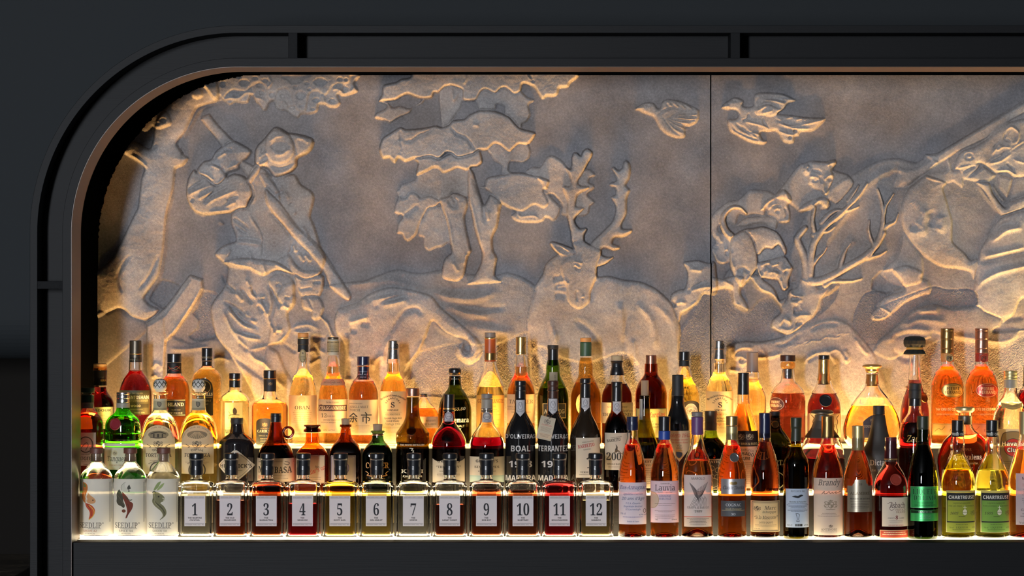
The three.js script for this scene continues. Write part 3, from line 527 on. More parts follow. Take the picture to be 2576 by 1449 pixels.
  stroke(antler, 10, 30, 8, '1700,-640 1780,-760 1830,-840', { set: 7, max: 1 });
  stroke(antler, 11, 30, 20, '1290,-280 1270,-420 1290,-560 1270,-600', { set: 7, max: 1 });
  stroke(antler, 10, 38, 8, '1380,-380 1470,-480 1560,-530 1700,-530 1830,-580', { set: 7, max: 1 });
  stroke(antler, 10, 34, 8, '1280,-230 1380,-270 1460,-280 1540,-340', { set: 7, max: 1 });
  stroke(antler, 10, 30, 8, '1250,160 1330,50 1400,-20 1440,-90', { set: 7, max: 1 });
  stroke(antler, 13, 56, 34, '1220,330 1350,330 1520,260 1700,150 1900,30 2040,-100 2130,-260', { set: 6, max: 1 });
  stroke(antler, 10, 34, 8, '1420,380 1500,330 1620,325 1760,320 1865,292', { set: 7, max: 1 });
  stroke(antler, 9, 30, 8, '1600,230 1620,80 1660,-40 1720,-120', { set: 7, max: 1 });
  org(2100, 380);
  stroke(antler, 12, 38, 26, '400,1290 500,1130 555,980 580,860', { set: 7, max: 1 });
  stroke(antler, 11, 30, 8, '580,880 580,740 560,600 515,460', { set: 7, max: 1 });
  stroke(antler, 10, 30, 8, '565,960 640,900 720,860 760,760', { set: 7, max: 1 });
  stroke(antler, 10, 26, 8, '590,760 610,670 660,590 705,520', { set: 7, max: 1 });
  stroke(antler, 10, 30, 8, '480,1170 430,1060 405,950 415,840', { set: 7, max: 1 });
  stroke(antler, 10, 30, 8, '330,1310 430,1290 540,1260 620,1210', { set: 7, max: 1 });
  stroke(antler, 9, 28, 8, '60,1430 100,1300 130,1200 185,1120', { set: 7, max: 1 });
  org(1780, 640);
  // the hound lying under the stag
  const lying = fig('carved_hound');
  poly(lying, 12, 60, '260,1110 450,1060 640,1065 900,1010 1200,860 1400,800 1560,780 1700,830 1800,930 1940,1090 2060,1300 2100,1900 200,1900 240,1260', { set: 3 });
  folds(3.2, 14, '300,1250 340,1170 430,1130 560,1140|330,1290 370,1240 420,1250 480,1290 420,1330 360,1310|640,1130 700,1230 800,1230 900,1190|1150,1330 1250,1230 1430,1180 1500,1240 1560,1330|1430,1190 1560,1160 1640,1240 1680,1330|1780,1010 1860,1130 1960,1230|1650,1150 1700,1250 1660,1320|560,1240 640,1250 720,1240|250,1400 400,1420'); folds(-3, 13, '330,1230 400,1180 520,1190|380,1280 430,1290|640,1160 680,1220 740,1240|1200,1300 1350,1210|800,1100 950,1090 1150,950|1240,930 1400,850 1600,850');
  for (let i = 0; i < 14; i++) fold(0.9, 5, `${900 + i * 55},${1120 - i * 12 + (i % 3) * 18} ${1000 + i * 55},${1090 - i * 12 + (i % 4) * 14}`);
  poly(-1, -3, 12, '40,480 290,430 320,610 490,690 620,560 780,520 890,650 880,720 790,790 770,890 830,960 700,1040 450,1050 260,1110 200,1400 40,1500', { rough: 1.6 });
}

// ---- smooth the chisel edges, add the unevenness of hewn stone, then cut the field into figures
{
  const blur = (a) => { const b = new Float32Array(a.length), k = [0.25, 0.5, 0.25]; for (let y = 0; y < NY; y++) for (let x = 0; x < NX; x++) { let s = 0; for (let i = -1; i <= 1; i++) s += k[i + 1] * a[y * NX + Math.min(NX - 1, Math.max(0, x + i))]; b[y * NX + x] = s; } const c = new Float32Array(a.length); for (let y = 0; y < NY; y++) for (let x = 0; x < NX; x++) { let s = 0; for (let i = -1; i <= 1; i++) s += k[i + 1] * b[Math.min(NY - 1, Math.max(0, y + i)) * NX + x]; c[y * NX + x] = s; } return c; };
  HF.set(blur(HF).map((h) => h * 1.2)); ROUGH.set(blur(ROUGH));
  for (let y = 0; y < NY; y++) for (let x = 0; x < NX; x++) {
    const k = y * NX + x, f = FIG[k] ? 1 : 0.5;
    HF[k] += f * (0.45 * noise2(x * 0.045, y * 0.045) + 0.22 * noise2(x * 0.13 + 9, y * 0.13)) + ROUGH[k] * (0.7 * noise2(x * 0.42, y * 0.42) + 0.5 * noise2(x * 0.8, y * 0.8 + 40)) + 0.05 * noise2(x * 0.7, y * 0.9);
  }
}
const STONE_C = [248 + 420, 189 + 420];
const inStone = (px, py) => px > 247.5 && py > 189 && !(px < STONE_C[0] && py < STONE_C[1] && Math.hypot(px - STONE_C[0], py - STONE_C[1]) > 420 + 1.6 * noise2(px * 0.06, py * 0.06));
const stoneMap = noiseTexture(1024, (x, y) => {
  let g = 104 + 9 * noise2(x * 4, y * 4) + 4 * noise2(x * 13, y * 13) + 6 * noise2(x * 60, y * 60) + 14 * (rnd() - 0.5);
  const s = noise2(x * 290 + 50, y * 290); if (s > 0.62) g += (s - 0.62) * 150;
  const s2 = noise2(x * 130 + 20, y * 130 + 11); if (s2 > 0.8) g += (s2 - 0.8) * 190;
  const w = 4 * noise2(x * 3 + 3, y * 3 + 8);
  return [g + 2 + w, g, g + 1 - w];
}, true);
const stoneBump = noiseTexture(1024, (x, y) => { const g = 128 + 46 * noise2(x * 90, y * 90) + 40 * noise2(x * 190, y * 210) + 40 * (rnd() - 0.5); return [g, g, g]; });
stoneMap.repeat.set(1.6, 1.6); stoneBump.repeat.set(2.2, 2.2);
const toolBump = noiseTexture(1024, (x, y) => { const g = 128 + 62 * noise2(x * 260, y * 80) + 40 * noise2(x * 300 + 7, y * 290) + 36 * (rnd() - 0.5); return [g, g, g]; });
toolBump.repeat.set(1.9, 1.9);                       // short upright chisel marks
// the ground is honed dark; the figures are tooled, which leaves them lighter and rougher
const honedStone = new THREE.MeshPhysicalMaterial({ color: col([1.38, 1.33, 1.32]), map: stoneMap, bumpMap: stoneBump, bumpScale: 0.0005, roughness: 0.7, specularIntensity: 0.5 });
const hillStone = new THREE.MeshPhysicalMaterial({ color: col([1.75, 1.68, 1.61]), map: stoneMap, bumpMap: stoneBump, bumpScale: 0.0008, roughness: 0.85, specularIntensity: 0.4 });
const tooledStone = new THREE.MeshPhysicalMaterial({ color: col([2.2, 2.1, 1.98]), map: stoneMap, bumpMap: toolBump, bumpScale: 0.0007, roughness: 0.9, specularIntensity: 0.4 });
{
  const VX = (i) => PX(GX0 + i * GS, STONE_Z), VY = (j) => PY(GY0 + j * GS, STONE_Z), D = GS * (CAM_Z - STONE_Z) / 8;   // D in millimetres
  const nrm = new Float32Array(NX * NY * 3);
  for (let j = 0; j < NY; j++) for (let i = 0; i < NX; i++) {
    const h = (a, b) => HF[Math.min(NY - 1, Math.max(0, b)) * NX + Math.min(NX - 1, Math.max(0, a))];
    const gx = (h(i + 1, j) - h(i - 1, j)) / (2 * D), gy = -(h(i, j + 1) - h(i, j - 1)) / (2 * D), l = 1 / Math.hypot(gx, gy, 1);
    nrm.set([-gx * l, -gy * l, l], (j * NX + i) * 3);
  }
  const label = ['dark grey carved stone panel with hunter, trees and standing stag, left of the dark joint', 'dark grey carved stone panel with fallen stag, hounds and rider, right of the dark joint'];
  for (let side = 0; side < 2; side++) {
    const panel = thing('carved_stone_panel', label[side], 'relief', [0, 0, 0], 'carved stone relief panels');
    const buckets = new Map(), inside = (i, j) => { const px = GX0 + (i + 0.5) * GS, py = GY0 + (j + 0.5) * GS; return i >= 0 && j >= 0 && i < NX - 1 && j < NY - 1 && inStone(px, py) && (side ? px > 1789.6 : px < 1786.4); };
    const bucket = (id) => { if (!buckets.has(id)) buckets.set(id, { map: new Map(), pos: [], nor: [], uv: [], idx: [] }); return buckets.get(id); };
    const vert = (b, i, j) => { const k = j * NX + i; let v = b.map.get(k); if (v === undefined) { v = b.pos.length / 3; b.map.set(k, v); b.pos.push(VX(i), VY(j), STONE_Z + HF[k] / 1000); b.nor.push(nrm[k * 3], nrm[k * 3 + 1], nrm[k * 3 + 2]); b.uv.push(VX(i), VY(j)); } return v; };
    const wall = (b, p, q, n) => { const s = b.pos.length / 3; for (const [i, j] of [p, q]) for (const z of [STONE_Z + HF[j * NX + i] / 1000, -0.418]) { b.pos.push(VX(i), VY(j), z); b.nor.push(...n); b.uv.push(VX(i) + z, VY(j) + z); } b.idx.push(s, s + 2, s + 1, s + 1, s + 2, s + 3); };
    for (let j = 0; j < NY - 1; j++) for (let i = 0; i < NX - 1; i++) {
      if (!inside(i, j)) continue;
      const b = bucket(side && FIGURES[FIG[j * NX + i]] === 'carved_dog' ? 0 : FIG[j * NX + i]), a = vert(b, i, j), c = vert(b, i + 1, j), d = vert(b, i, j + 1), e = vert(b, i + 1, j + 1);
      b.idx.push(a, d, c, c, d, e);
      if (!inside(i - 1, j)) wall(b, [i, j], [i, j + 1], [-1, 0, 0]);
      if (!inside(i + 1, j)) wall(b, [i + 1, j + 1], [i + 1, j], [1, 0, 0]);
      if (!inside(i, j - 1)) wall(b, [i + 1, j], [i, j], [0, 1, 0]);
    }
    for (const [id, b] of buckets) {
      const g = new THREE.BufferGeometry();
      g.setAttribute('position', new THREE.Float32BufferAttribute(b.pos, 3)); g.setAttribute('normal', new THREE.Float32BufferAttribute(b.nor, 3)); g.setAttribute('uv', new THREE.Float32BufferAttribute(b.uv, 2)); g.setIndex(b.idx);
      part(FIGURES[id], g, id === 0 ? honedStone : /hill|body/.test(FIGURES[id]) ? hillStone : tooledStone, panel);
    }
  }
}
// ---------------------------------------------------------------- printed labels: all drawn on shared sheets
const SHEET = 2048, K = 3, sheets = [];
function slot(w, h) {                                // a free rectangle of w x h pixels
  for (let t = 0; ; t++) {
    if (!sheets[t]) { const c = document.createElement('canvas'); c.width = c.height = SHEET; sheets.push({ c, g: c.getContext('2d'), x: 2, y: 2, row: 0 }); }
    const s = sheets[t];
    if (s.x + w + 2 > SHEET) { s.x = 2; s.y += s.row + 3; s.row = 0; }
    if (s.y + h + 2 > SHEET) continue;
    const r = { t, x: s.x, y: s.y }; s.x += w + 3; s.row = Math.max(s.row, h); return r;
  }
}
class Print {                                        // draws in photo pixels, origin at the label's top left corner
  constructor(g, w, h) { this.g = g; this.w = w; this.h = h; }
  bg(c) { this.g.fillStyle = c; this.g.fillRect(-1, -1, this.w + 2, this.h + 2); return this; }
  T(s, y, size, o = {}) {                            // centred text with its baseline at y; o.w squeezes or stretches it to a width
    const g = this.g; g.save(); g.font = `${o.i ? 'italic ' : ''}${o.b ? 'bold ' : ''}${size}px ${o.f || 'serif'}`; g.fillStyle = o.c || '#2b2622'; g.textAlign = 'center'; g.textBaseline = 'alphabetic';
    g.translate(o.x ?? this.w / 2, y); if (o.rot) g.rotate(o.rot); if (o.skew) g.transform(1, 0, -o.skew, 1, 0, 0);
    const m = g.measureText(s).width; if (o.w) g.scale(o.w / m, 1); else if (m > this.w * 0.94) g.scale(this.w * 0.94 / m, 1);
    if (o.st) { g.strokeStyle = o.st; g.lineWidth = o.lw || 0.8; g.lineJoin = 'round'; g.strokeText(s, 0, 0); }
    g.fillText(s, 0, 0); g.restore(); return this;
  }
  arc(s, cx, cy, r, size, span, o = {}) {            // text on a circle, centred at the top (or, with o.under, at the bottom)
    const g = this.g, n = s.length;
    for (let i = 0; i < n; i++) { const a = (n > 1 ? (i / (n - 1) - 0.5) * span : 0) * (o.under ? -1 : 1), t = a + (o.under ? Math.PI : 0); g.save(); g.translate(cx + r * Math.sin(t), cy - r * Math.cos(t)); g.rotate(o.under ? t + Math.PI : t); g.font = `${o.b ? 'bold ' : ''}${size}px ${o.f || 'serif'}`; g.fillStyle = o.c || '#2b2622'; g.textAlign = 'center'; g.fillText(s[i], 0, 0); g.restore(); }
    return this;
  }
  bar(y, h, c, m = 0) { this.g.fillStyle = c; this.g.fillRect(m, y, this.w - 2 * m, h); return this; }
  rect(x, y, w, h, c) { this.g.fillStyle = c; this.g.fillRect(x, y, w, h); return this; }
  box(x, y, w, h, c, lw = 0.8) { this.g.strokeStyle = c; this.g.lineWidth = lw; this.g.strokeRect(x, y, w, h); return this; }
  oval(cx, cy, rx, ry, c, stroke, lw = 0.8) { const g = this.g; g.beginPath(); g.ellipse(cx, cy, rx, ry, 0, 0, 7); if (c) { g.fillStyle = c; g.fill(); } if (stroke) { g.strokeStyle = stroke; g.lineWidth = lw; g.stroke(); } return this; }
  path(str, c, lw, fill) {                           // smooth line through points 'x,y x,y ...'
    const p = str.trim().split(/\s+/).map((t) => t.split(',').map(Number)), g = this.g; g.beginPath(); g.moveTo(...p[0]);
    for (let i = 1; i < p.length - 1; i++) g.quadraticCurveTo(p[i][0], p[i][1], (p[i][0] + p[i + 1][0]) / 2, (p[i][1] + p[i + 1][1]) / 2);
    g.lineTo(...p[p.length - 1]); if (fill) { g.fillStyle = fill; g.fill(); } if (c) { g.strokeStyle = c; g.lineWidth = lw || 0.8; g.lineCap = g.lineJoin = 'round'; g.stroke(); } return this;
  }
  fuzz(y0, y1, rows, c = 'rgba(60,50,45,.5)', m = 0.12) { // print too small to read
    const g = this.g; g.fillStyle = c; const st = (y1 - y0) / rows;
    for (let r = 0; r < rows; r++) { const w = this.w * (1 - 2 * m) * (0.6 + 0.4 * rnd()); let x = this.w / 2 - w / 2; while (x < this.w / 2 + w / 2) { const q = 1 + 3 * rnd(); g.fillRect(x, y0 + r * st, Math.min(q, this.w / 2 + w / 2 - x), Math.max(0.55, st * 0.32)); x += q + 0.6; } }
    return this;
  }
  crest(cx, cy, s, c = '#5a5048') {                  // a small coat of arms: shield, crown, mantling and ribbon
    const P = (str, w = 0.13, f) => this.path(str.trim().split(/\s+/).map((t) => { const [x, y] = t.split(',').map(Number); return `${cx + x * s},${cy + y * s}`; }).join(' '), f === 1 ? null : c, w * s, f === 1 ? c : undefined);
    P('-.7,-.5 0,-.62 .7,-.5 .7,0 .62,.5 0,1 -.62,.5 -.7,0 -.7,-.5', 0.16); P('0,-.6 0,.9', 0.1); P('-.66,.05 .66,.05', 0.1); P('-.6,-.45 -.1,-.5 -.1,0 -.6,0', 0, 1); P('.1,.1 .58,.1 .5,.5 .1,.8', 0, 1);
    P('-.5,-.75 -.6,-1.15 -.25,-.9 0,-1.3 .25,-.9 .6,-1.15 .5,-.75 -.5,-.75', 0.1, 1);
    for (const q of [-1, 1]) { P(`${q * 0.8},-.6 ${q * 1.3},-.9 ${q * 1.6},-.4 ${q * 1.2},-.2 ${q * 1.2},-.5`, 0.15); P(`${q * 0.8},0 ${q * 1.3},-.1 ${q * 1.7},.3 ${q * 1.3},.6 ${q * 1.1},.3`, 0.15); P(`${q * 0.7},.6 ${q * 1.1},.8 ${q * 1.5},.6`, 0.13); }
    P('-1.1,1.15 -.5,1.3 0,1.2 .5,1.3 1.1,1.15', 0.18); return this;
  }
}
const sheetTextures = [], labelMats = {};
function labelMaterial(t, kind, row = 1) {                    // paper lets some light through; foil shines; print is lettering straight on the glass
  sheetTextures[t] ??= new THREE.CanvasTexture(sheets[t].c); sheetTextures[t].colorSpace = THREE.SRGBColorSpace; sheetTextures[t].magFilter = THREE.LinearFilter;
  return labelMats[t + kind + row] ??= new THREE.MeshPhysicalMaterial({ map: sheetTextures[t], color: col(Array(3).fill([0, 1, 1, 0.85][row])), side: THREE.DoubleSide, ...{
    paper: { roughness: 0.85, transmission: 0.22, thickness: 0 }, thin: { roughness: 0.9, transmission: 0.32, thickness: 0 }, sheer: { roughness: 0.75, transmission: 0.75, thickness: 0 }, opaque: { roughness: 0.6 }, foil: { roughness: 0.32, metalness: 0.55 },
    print: { roughness: 0.5, alphaTest: 0.45 } }[kind] });
}

// ---------------------------------------------------------------- glass and what is in it
const clearGlass = new THREE.MeshPhysicalMaterial({ color: 0xffffff, roughness: 0, transmission: 1, thickness: 0, ior: 1.5 });
const solidGlass = new THREE.MeshPhysicalMaterial({ color: 0xffffff, roughness: 0, transmission: 1, thickness: 0.01, ior: 1.5 });
const tinted = (c, rough = 0) => mat('glass' + c + rough, () => new THREE.MeshPhysicalMaterial({ color: col(c), roughness: rough, transmission: 1, thickness: 0, ior: 1.5 }));
const liquor = (c, d = 0.07) => mat('liq' + c + d, () => new THREE.MeshPhysicalMaterial({ color: 0xffffff, roughness: 0, transmission: 1, thickness: 0.05, ior: 1.345, attenuationColor: col(c), attenuationDistance: d }));
const CAPS = {
  black: std([0.012, 0.012, 0.014], 0.32, 0, { clearcoat: 0.4, clearcoatRoughness: 0.2 }), matte: std([0.014, 0.014, 0.016], 0.6), wax: std([0.010, 0.011, 0.014], 0.28, 0, { clearcoat: 0.5, clearcoatRoughness: 0.25 }),
  gold: std([0.72, 0.50, 0.20], 0.3, 0.9), darkgold: std([0.36, 0.22, 0.08], 0.32, 0.85), rose: std([0.55, 0.27, 0.19], 0.3, 0.9), silver: std([0.62, 0.61, 0.59], 0.26, 0.95), copper: std([0.42, 0.2, 0.14], 0.34, 0.85), bronze: std([0.12, 0.10, 0.075], 0.38, 0.7),
  cork: std([0.36, 0.24, 0.15], 0.9), pale: std([0.52, 0.38, 0.22], 0.75), wood: std([0.55, 0.26, 0.08], 0.6), redwood: std([0.13, 0.045, 0.03], 0.5), navy: std([0.012, 0.016, 0.05], 0.3, 0, { clearcoat: 0.6, clearcoatRoughness: 0.2 }), green: std([0.04, 0.09, 0.05], 0.45),
  purple: std([0.13, 0.05, 0.16], 0.45), cream: std([0.55, 0.49, 0.36], 0.6), red: std([0.28, 0.035, 0.02], 0.45), orange: std([0.45, 0.09, 0.02], 0.42), grey: std([0.2, 0.17, 0.155], 0.5), olive: std([0.03, 0.035, 0.02], 0.4), darkred: std([0.10, 0.012, 0.02], 0.35, 0, { clearcoat: 0.4 }), blue: std([0.02, 0.06, 0.3], 0.4),
  brown: std([0.05, 0.018, 0.012], 0.4), palegold: std([0.56, 0.46, 0.22], 0.38, 0.7), cloth: std([0.012, 0.013, 0.011], 0.95, 0, { sheen: 0.5, sheenRoughness: 0.6, sheenColor: col([0.1, 0.1, 0.09]) }), cord: std([0.5, 0.27, 0.05], 0.55), mesh: std([0.10, 0.085, 0.07], 0.5, 0.5), white: std([0.55, 0.53, 0.5], 0.5), taupe: std([0.27, 0.24, 0.2], 0.5),
};
const ROWS = [null, { z: 0, y: YT[0] }, { z: -0.122, y: YT[1] }, { z: -0.242, y: YT[2] }];

function roundProfile(p, r0) {                       // rounds the corners of a polyline of [r, h, corner radius]
  const out = [p[0].slice(0, 2)];
  for (let i = 1; i < p.length - 1; i++) {
    const [a, b, c] = [p[i - 1], p[i], p[i + 1]], la = Math.hypot(a[0] - b[0], a[1] - b[1]), lc = Math.hypot(c[0] - b[0], c[1] - b[1]), q = Math.min(b[2] ?? r0, la * 0.5, lc * 0.5);
    if (q < 1e-5) { out.push([b[0], b[1]]); continue; }
    const s = [b[0] + (a[0] - b[0]) * q / la, b[1] + (a[1] - b[1]) * q / la], e = [b[0] + (c[0] - b[0]) * q / lc, b[1] + (c[1] - b[1]) * q / lc];
    for (let k = 0; k <= 6; k++) { const t = k / 6, u = 1 - t; out.push([u * u * s[0] + 2 * u * t * b[0] + t * t * e[0], u * u * s[1] + 2 * u * t * b[1] + t * t * e[1]]); }
  }
  out.push(p[p.length - 1].slice(0, 2));
  return out.filter((v, i) => !i || Math.hypot(v[0] - out[i - 1][0], v[1] - out[i - 1][1]) > 1e-6);
}
// Turns profiles (each a smooth run of [r, h]) round the axis; section(angle, r, h) -> [x, z] gives flat or square bodies.
function revolve(runs, section, seg = 56, inward = false) {
  const geos = runs.map((run) => {
    const pos = [], uv = [], idx = [], n = run.length;
    for (let i = 0; i < n; i++) for (let k = 0; k <= seg; k++) { const a = k / seg * 2 * Math.PI, [x, z] = section ? section(a, run[i][0], run[i][1]) : [run[i][0] * Math.sin(a), run[i][0] * Math.cos(a)]; pos.push(x, run[i][1], z); uv.push(k / seg * 0.25, run[i][1]); }
    for (let i = 0; i < n - 1; i++) for (let k = 0; k < seg; k++) { const a = i * (seg + 1) + k, b = a + 1, c = a + seg + 1, d = c + 1; if (run[i][0] > 1e-7) idx.push(a, b, d); if (run[i + 1][0] > 1e-7) idx.push(a, d, c); }
    const g = new THREE.BufferGeometry(); g.setAttribute('position', new THREE.Float32BufferAttribute(pos, 3)); g.setAttribute('uv', new THREE.Float32BufferAttribute(uv, 2)); g.setIndex(idx);
    g.computeVertexNormals();
    const nn = g.attributes.normal;                  // one normal on both sides of the seam
    for (let i = 0; i < n; i++) { const a = i * (seg + 1), b = a + seg; const v = new THREE.Vector3(nn.getX(a) + nn.getX(b), nn.getY(a) + nn.getY(b), nn.getZ(a) + nn.getZ(b)).normalize(); nn.setXYZ(a, v.x, v.y, v.z); nn.setXYZ(b, v.x, v.y, v.z); }
    return g;
  });
  const g = geos.length > 1 ? mergeGeometries(geos) : geos[0];
  let vol = 0; const p = g.attributes.position, ix = g.index.array, A = new THREE.Vector3(), B = new THREE.Vector3(), C = new THREE.Vector3();
  for (let i = 0; i < ix.length; i += 3) { A.fromBufferAttribute(p, ix[i]); B.fromBufferAttribute(p, ix[i + 1]); C.fromBufferAttribute(p, ix[i + 2]); vol += A.dot(B.cross(C)); }
  if ((vol < 0) !== inward) {
    for (let i = 0; i < ix.length; i += 3) { const t = ix[i + 1]; ix[i + 1] = ix[i + 2]; ix[i + 2] = t; }
    const nn = g.attributes.normal.array; for (let i = 0; i < nn.length; i++) nn[i] = -nn[i];
    if (vol < 0 === inward) g.computeVertexNormals();
  }
  return g;
}
const parseProf = (s, f) => s.trim().split(/\s+/).map((t) => { const [r, y, c] = t.split(',').map(Number); return f(r, y, c); });

const bottleCount = {};
/* One bottle, measured in photo pixels: cx; prof 'halfwidth,y ...' from the foot up; liq [colour, y of its surface, absorption distance];
   caps [[part name, material, 'halfwidth,y ...', label]]; labels [{x: [left, right] from the axis, y: [top, bottom], d: draw, ...}]. */
function bottle(o) {
  const row = ROWS[o.row], z = row.z + (o.dz || 0), s = (CAM_Z - z) / 8000, yb = 724.5 - row.y / s, H = (y) => (yb - y) * s;
  const t = thing(o.n, o.l, o.cat || 'bottle', [PX(o.cx, z), row.y + 0.0004, z], o.g);
  if (o.turn) t.rotation.y = o.turn;
  const flat = o.flat || 1, p0 = parseProf(o.prof, (r, y, c) => [r * s, H(y), c === undefined ? undefined : c * s]);
  p0[0][1] = 0; const hw = p0[0][0];
  const exp = (h) => { if (!o.sq) return 2; const a = H(o.sqTop), k = Math.max(0, Math.min(1, (h - a) / (H(o.sqNeck) - a))); return o.sq + (2 - o.sq) * k; };
  const section = (o.sq || flat !== 1) ? (a, r, h) => { const e = exp(h), c = Math.cos(a), q = Math.sin(a), m = Math.pow(Math.pow(Math.abs(c), e) + Math.pow(Math.abs(q), e), -1 / e), f = o.sq ? flat : 1 + (flat - 1) * Math.min(1, Math.max(0, (r - 14 * s) / (26 * s))); return [r * m * q, r * m * c * f]; } : null;
  const seg = o.sq ? 96 : 56;
  const full = roundProfile([[hw - 3 * s, 0], [hw, 0, 4 * s], ...p0.slice(1)], 14 * s);
  const top = full[full.length - 1], radiusAt = (h) => { for (let i = 1; i < full.length; i++) if (full[i][1] >= h) { const [a, b] = [full[i - 1], full[i]], k = b[1] - a[1] < 1e-9 ? 1 : (h - a[1]) / (b[1] - a[1]); return a[0] + (b[0] - a[0]) * Math.max(0, Math.min(1, k)); } return top[0]; };
  const wall = (o.wall ?? 2.2) * s, floor = (o.floor ?? 4) * s, punt = (o.punt ?? 0) * s;
  const inner = (upTo) => {                          // the inside of the glass up to a height
    const run = [], rb = Math.max(2 * s, radiusAt(floor + 2 * s) - wall);
    if (punt) for (let k = 0; k <= 8; k++) { const a = k / 8; run.push([rb * 0.86 * a, floor + punt * Math.cos(a * Math.PI / 2)]); } else run.push([0, floor]);
    run.push([rb - 3 * s, floor], [rb - 0.8 * s, floor + 1 * s], [rb, floor + 3.4 * s]);
    for (const [r, h] of full) if (h > floor + 5 * s && h < upTo - 0.3 * s) run.push([Math.max(1.5 * s, r - wall), h]);
    run.push([Math.max(1.5 * s, radiusAt(upTo) - wall), upTo]);
    return run;
  };
  const foot = punt ? [] : [[0, 0]];
  if (punt) for (let k = 0; k <= 8; k++) { const a = k / 8; foot.push([(hw - 4 * s) * 0.9 * a, punt * 0.9 * Math.cos(a * Math.PI / 2)]); }
  let g;
  if (o.opaque) g = part('body', revolve([[[0, 0], ...full, [0, top[1]]]], section, seg), o.opaque, t);
  else if (o.solid) {                                // thick glass: outside and inside surface
    const up = top[1] - 0.5 * s, out = revolve([[[0, 0], [hw - 3 * s, 0]], full, [[top[0], top[1]], [top[0] - wall * 0.6, top[1]]]], section, seg), inn = revolve([inner(up), [[Math.max(1.5 * s, radiusAt(up) - wall), up], [0, up]]], section, seg, true);
    g = part('glass', mergeGeometries([out, inn]), o.glass ? o.glass : solidGlass, t);
  } else {
    const fill = o.liq ? Math.min(H(o.liq[1]), top[1] - 2 * s) : 1e9;
    if (o.glass || fill > top[1] - 6 * s) g = part('glass', revolve([[...foot, ...full]], section, seg), o.glass || clearGlass, t);
    else {                                           // below the liquor only the skin of the bottle shows; above it the empty glass has its thickness
      const cut = fill - 0.6 * s, low = full.filter((q) => q[1] < cut), high = full.filter((q) => q[1] > cut + 0.2 * s), r0 = radiusAt(cut), w2 = 2.4 * s;
      g = part('glass', revolve([[...foot, ...low, [r0, cut]]], section, seg), clearGlass, t);
      const out = [[r0, cut], ...high], inn = out.map(([r, h]) => [Math.max(1.5 * s, r - w2), h]).reverse();
      part('neck_glass', revolve([out, [out[out.length - 1], inn[0]], inn, [inn[inn.length - 1], out[0]]], section, seg), solidGlass, t);
    }
  }
  if (o.liq) {
    const up = Math.min(H(o.liq[1]), top[1] - 2 * s), grow = o.solid ? 0.25 * s : 0, run = inner(up).map(([r, h], i) => [r > 1e-6 ? r + grow : 0, h - (h < floor + s ? grow : 0)]);
    const m = liquor(o.liq[0], o.liq[2] || 0.075);
    part('liquid', revolve([run, [[run[run.length - 1][0], up], [0, up]]], section, seg), m, t);
  }
  for (const [name, m, prof, lab, opt] of o.caps || []) {
    const q = parseProf(prof, (r, y, c) => [r * s, H(y), (c ?? 1.6) * s]);
    const run = roundProfile([[0, q[0][1]], [q[0][0], q[0][1], 0.8 * s], ...q.slice(1), [0, q[q.length - 1][1]]], 1.6 * s);
    const gg = revolve([run], opt?.section ? (a, r, h) => opt.section(a, r, h, s) : null, opt?.seg || 40);
    part(name, gg, typeof m === 'string' ? CAPS[m] : m, t, lab);
  }
  for (const L of o.labels || []) {
    const w = L.x[1] - L.x[0], h = L.y[1] - L.y[0], kk = L.k || K, pw = Math.ceil(w * kk), ph = Math.ceil(h * kk), sl = slot(pw, ph), g2 = sheets[sl.t].g;
    g2.save(); g2.beginPath(); g2.rect(sl.x, sl.y, pw, ph); g2.clip(); g2.translate(sl.x, sl.y); g2.scale(kk, kk); L.d(new Print(g2, w, h)); g2.restore();
    const NU = L.flat ? 12 : 28, NV = L.nv || 10, pos = [], uv = [], idx = [], off = (L.off || 0.5) * s, mid = L.turn || 0;
    for (let i = 0; i <= NU; i++) for (let j = 0; j <= NV; j++) {
      const u = i / NU, span = L.shape ? L.shape(u) : [0, 1], v = span[0] + (span[1] - span[0]) * j / NV, y = H(L.y[0] + v * h), r = radiusAt(y), dx = (L.x[0] + u * w) * s;
      let x, zz;
      if (L.flat) { x = dx; zz = r * (o.sq ? flat : 1) + off; if (L.back) { x = -dx; zz = -zz; } }
      else { const a = Math.asin(Math.max(-0.995, Math.min(0.995, dx / r))) + mid; if (section) { const q = section(a, r + off, y); x = q[0]; zz = q[1]; } else { x = (r + off) * Math.sin(a); zz = (r + off) * Math.cos(a); } }
      pos.push(x, y, zz); uv.push((sl.x + 0.5 + u * (pw - 1)) / SHEET, 1 - (sl.y + 0.5 + v * (ph - 1)) / SHEET);
    }
    for (let i = 0; i < NU; i++) for (let j = 0; j < NV; j++) { const a = i * (NV + 1) + j, b = a + 1, c = a + NV + 1, d = c + 1; idx.push(a, b, c, b, d, c); }
    const lg = new THREE.BufferGeometry(); lg.setAttribute('position', new THREE.Float32BufferAttribute(pos, 3)); lg.setAttribute('uv', new THREE.Float32BufferAttribute(uv, 2)); lg.setIndex(idx); lg.computeVertexNormals();
    part(L.n || 'label', lg, labelMaterial(sl.t, L.m || 'paper', o.row), t, L.l);
  }
  for (const f of o.extra || []) f(t, { s, H, z, radiusAt });
  return t;
}
const archTop = (k) => (u) => [k * (1 - Math.sqrt(Math.max(0, 1 - (2 * u - 1) ** 2))), 1];
const ovalShape = (u) => { const q = 0.5 * Math.sqrt(Math.max(0.0004, 1 - (2 * u - 1) ** 2)); return [0.5 - q, 0.5 + q]; };
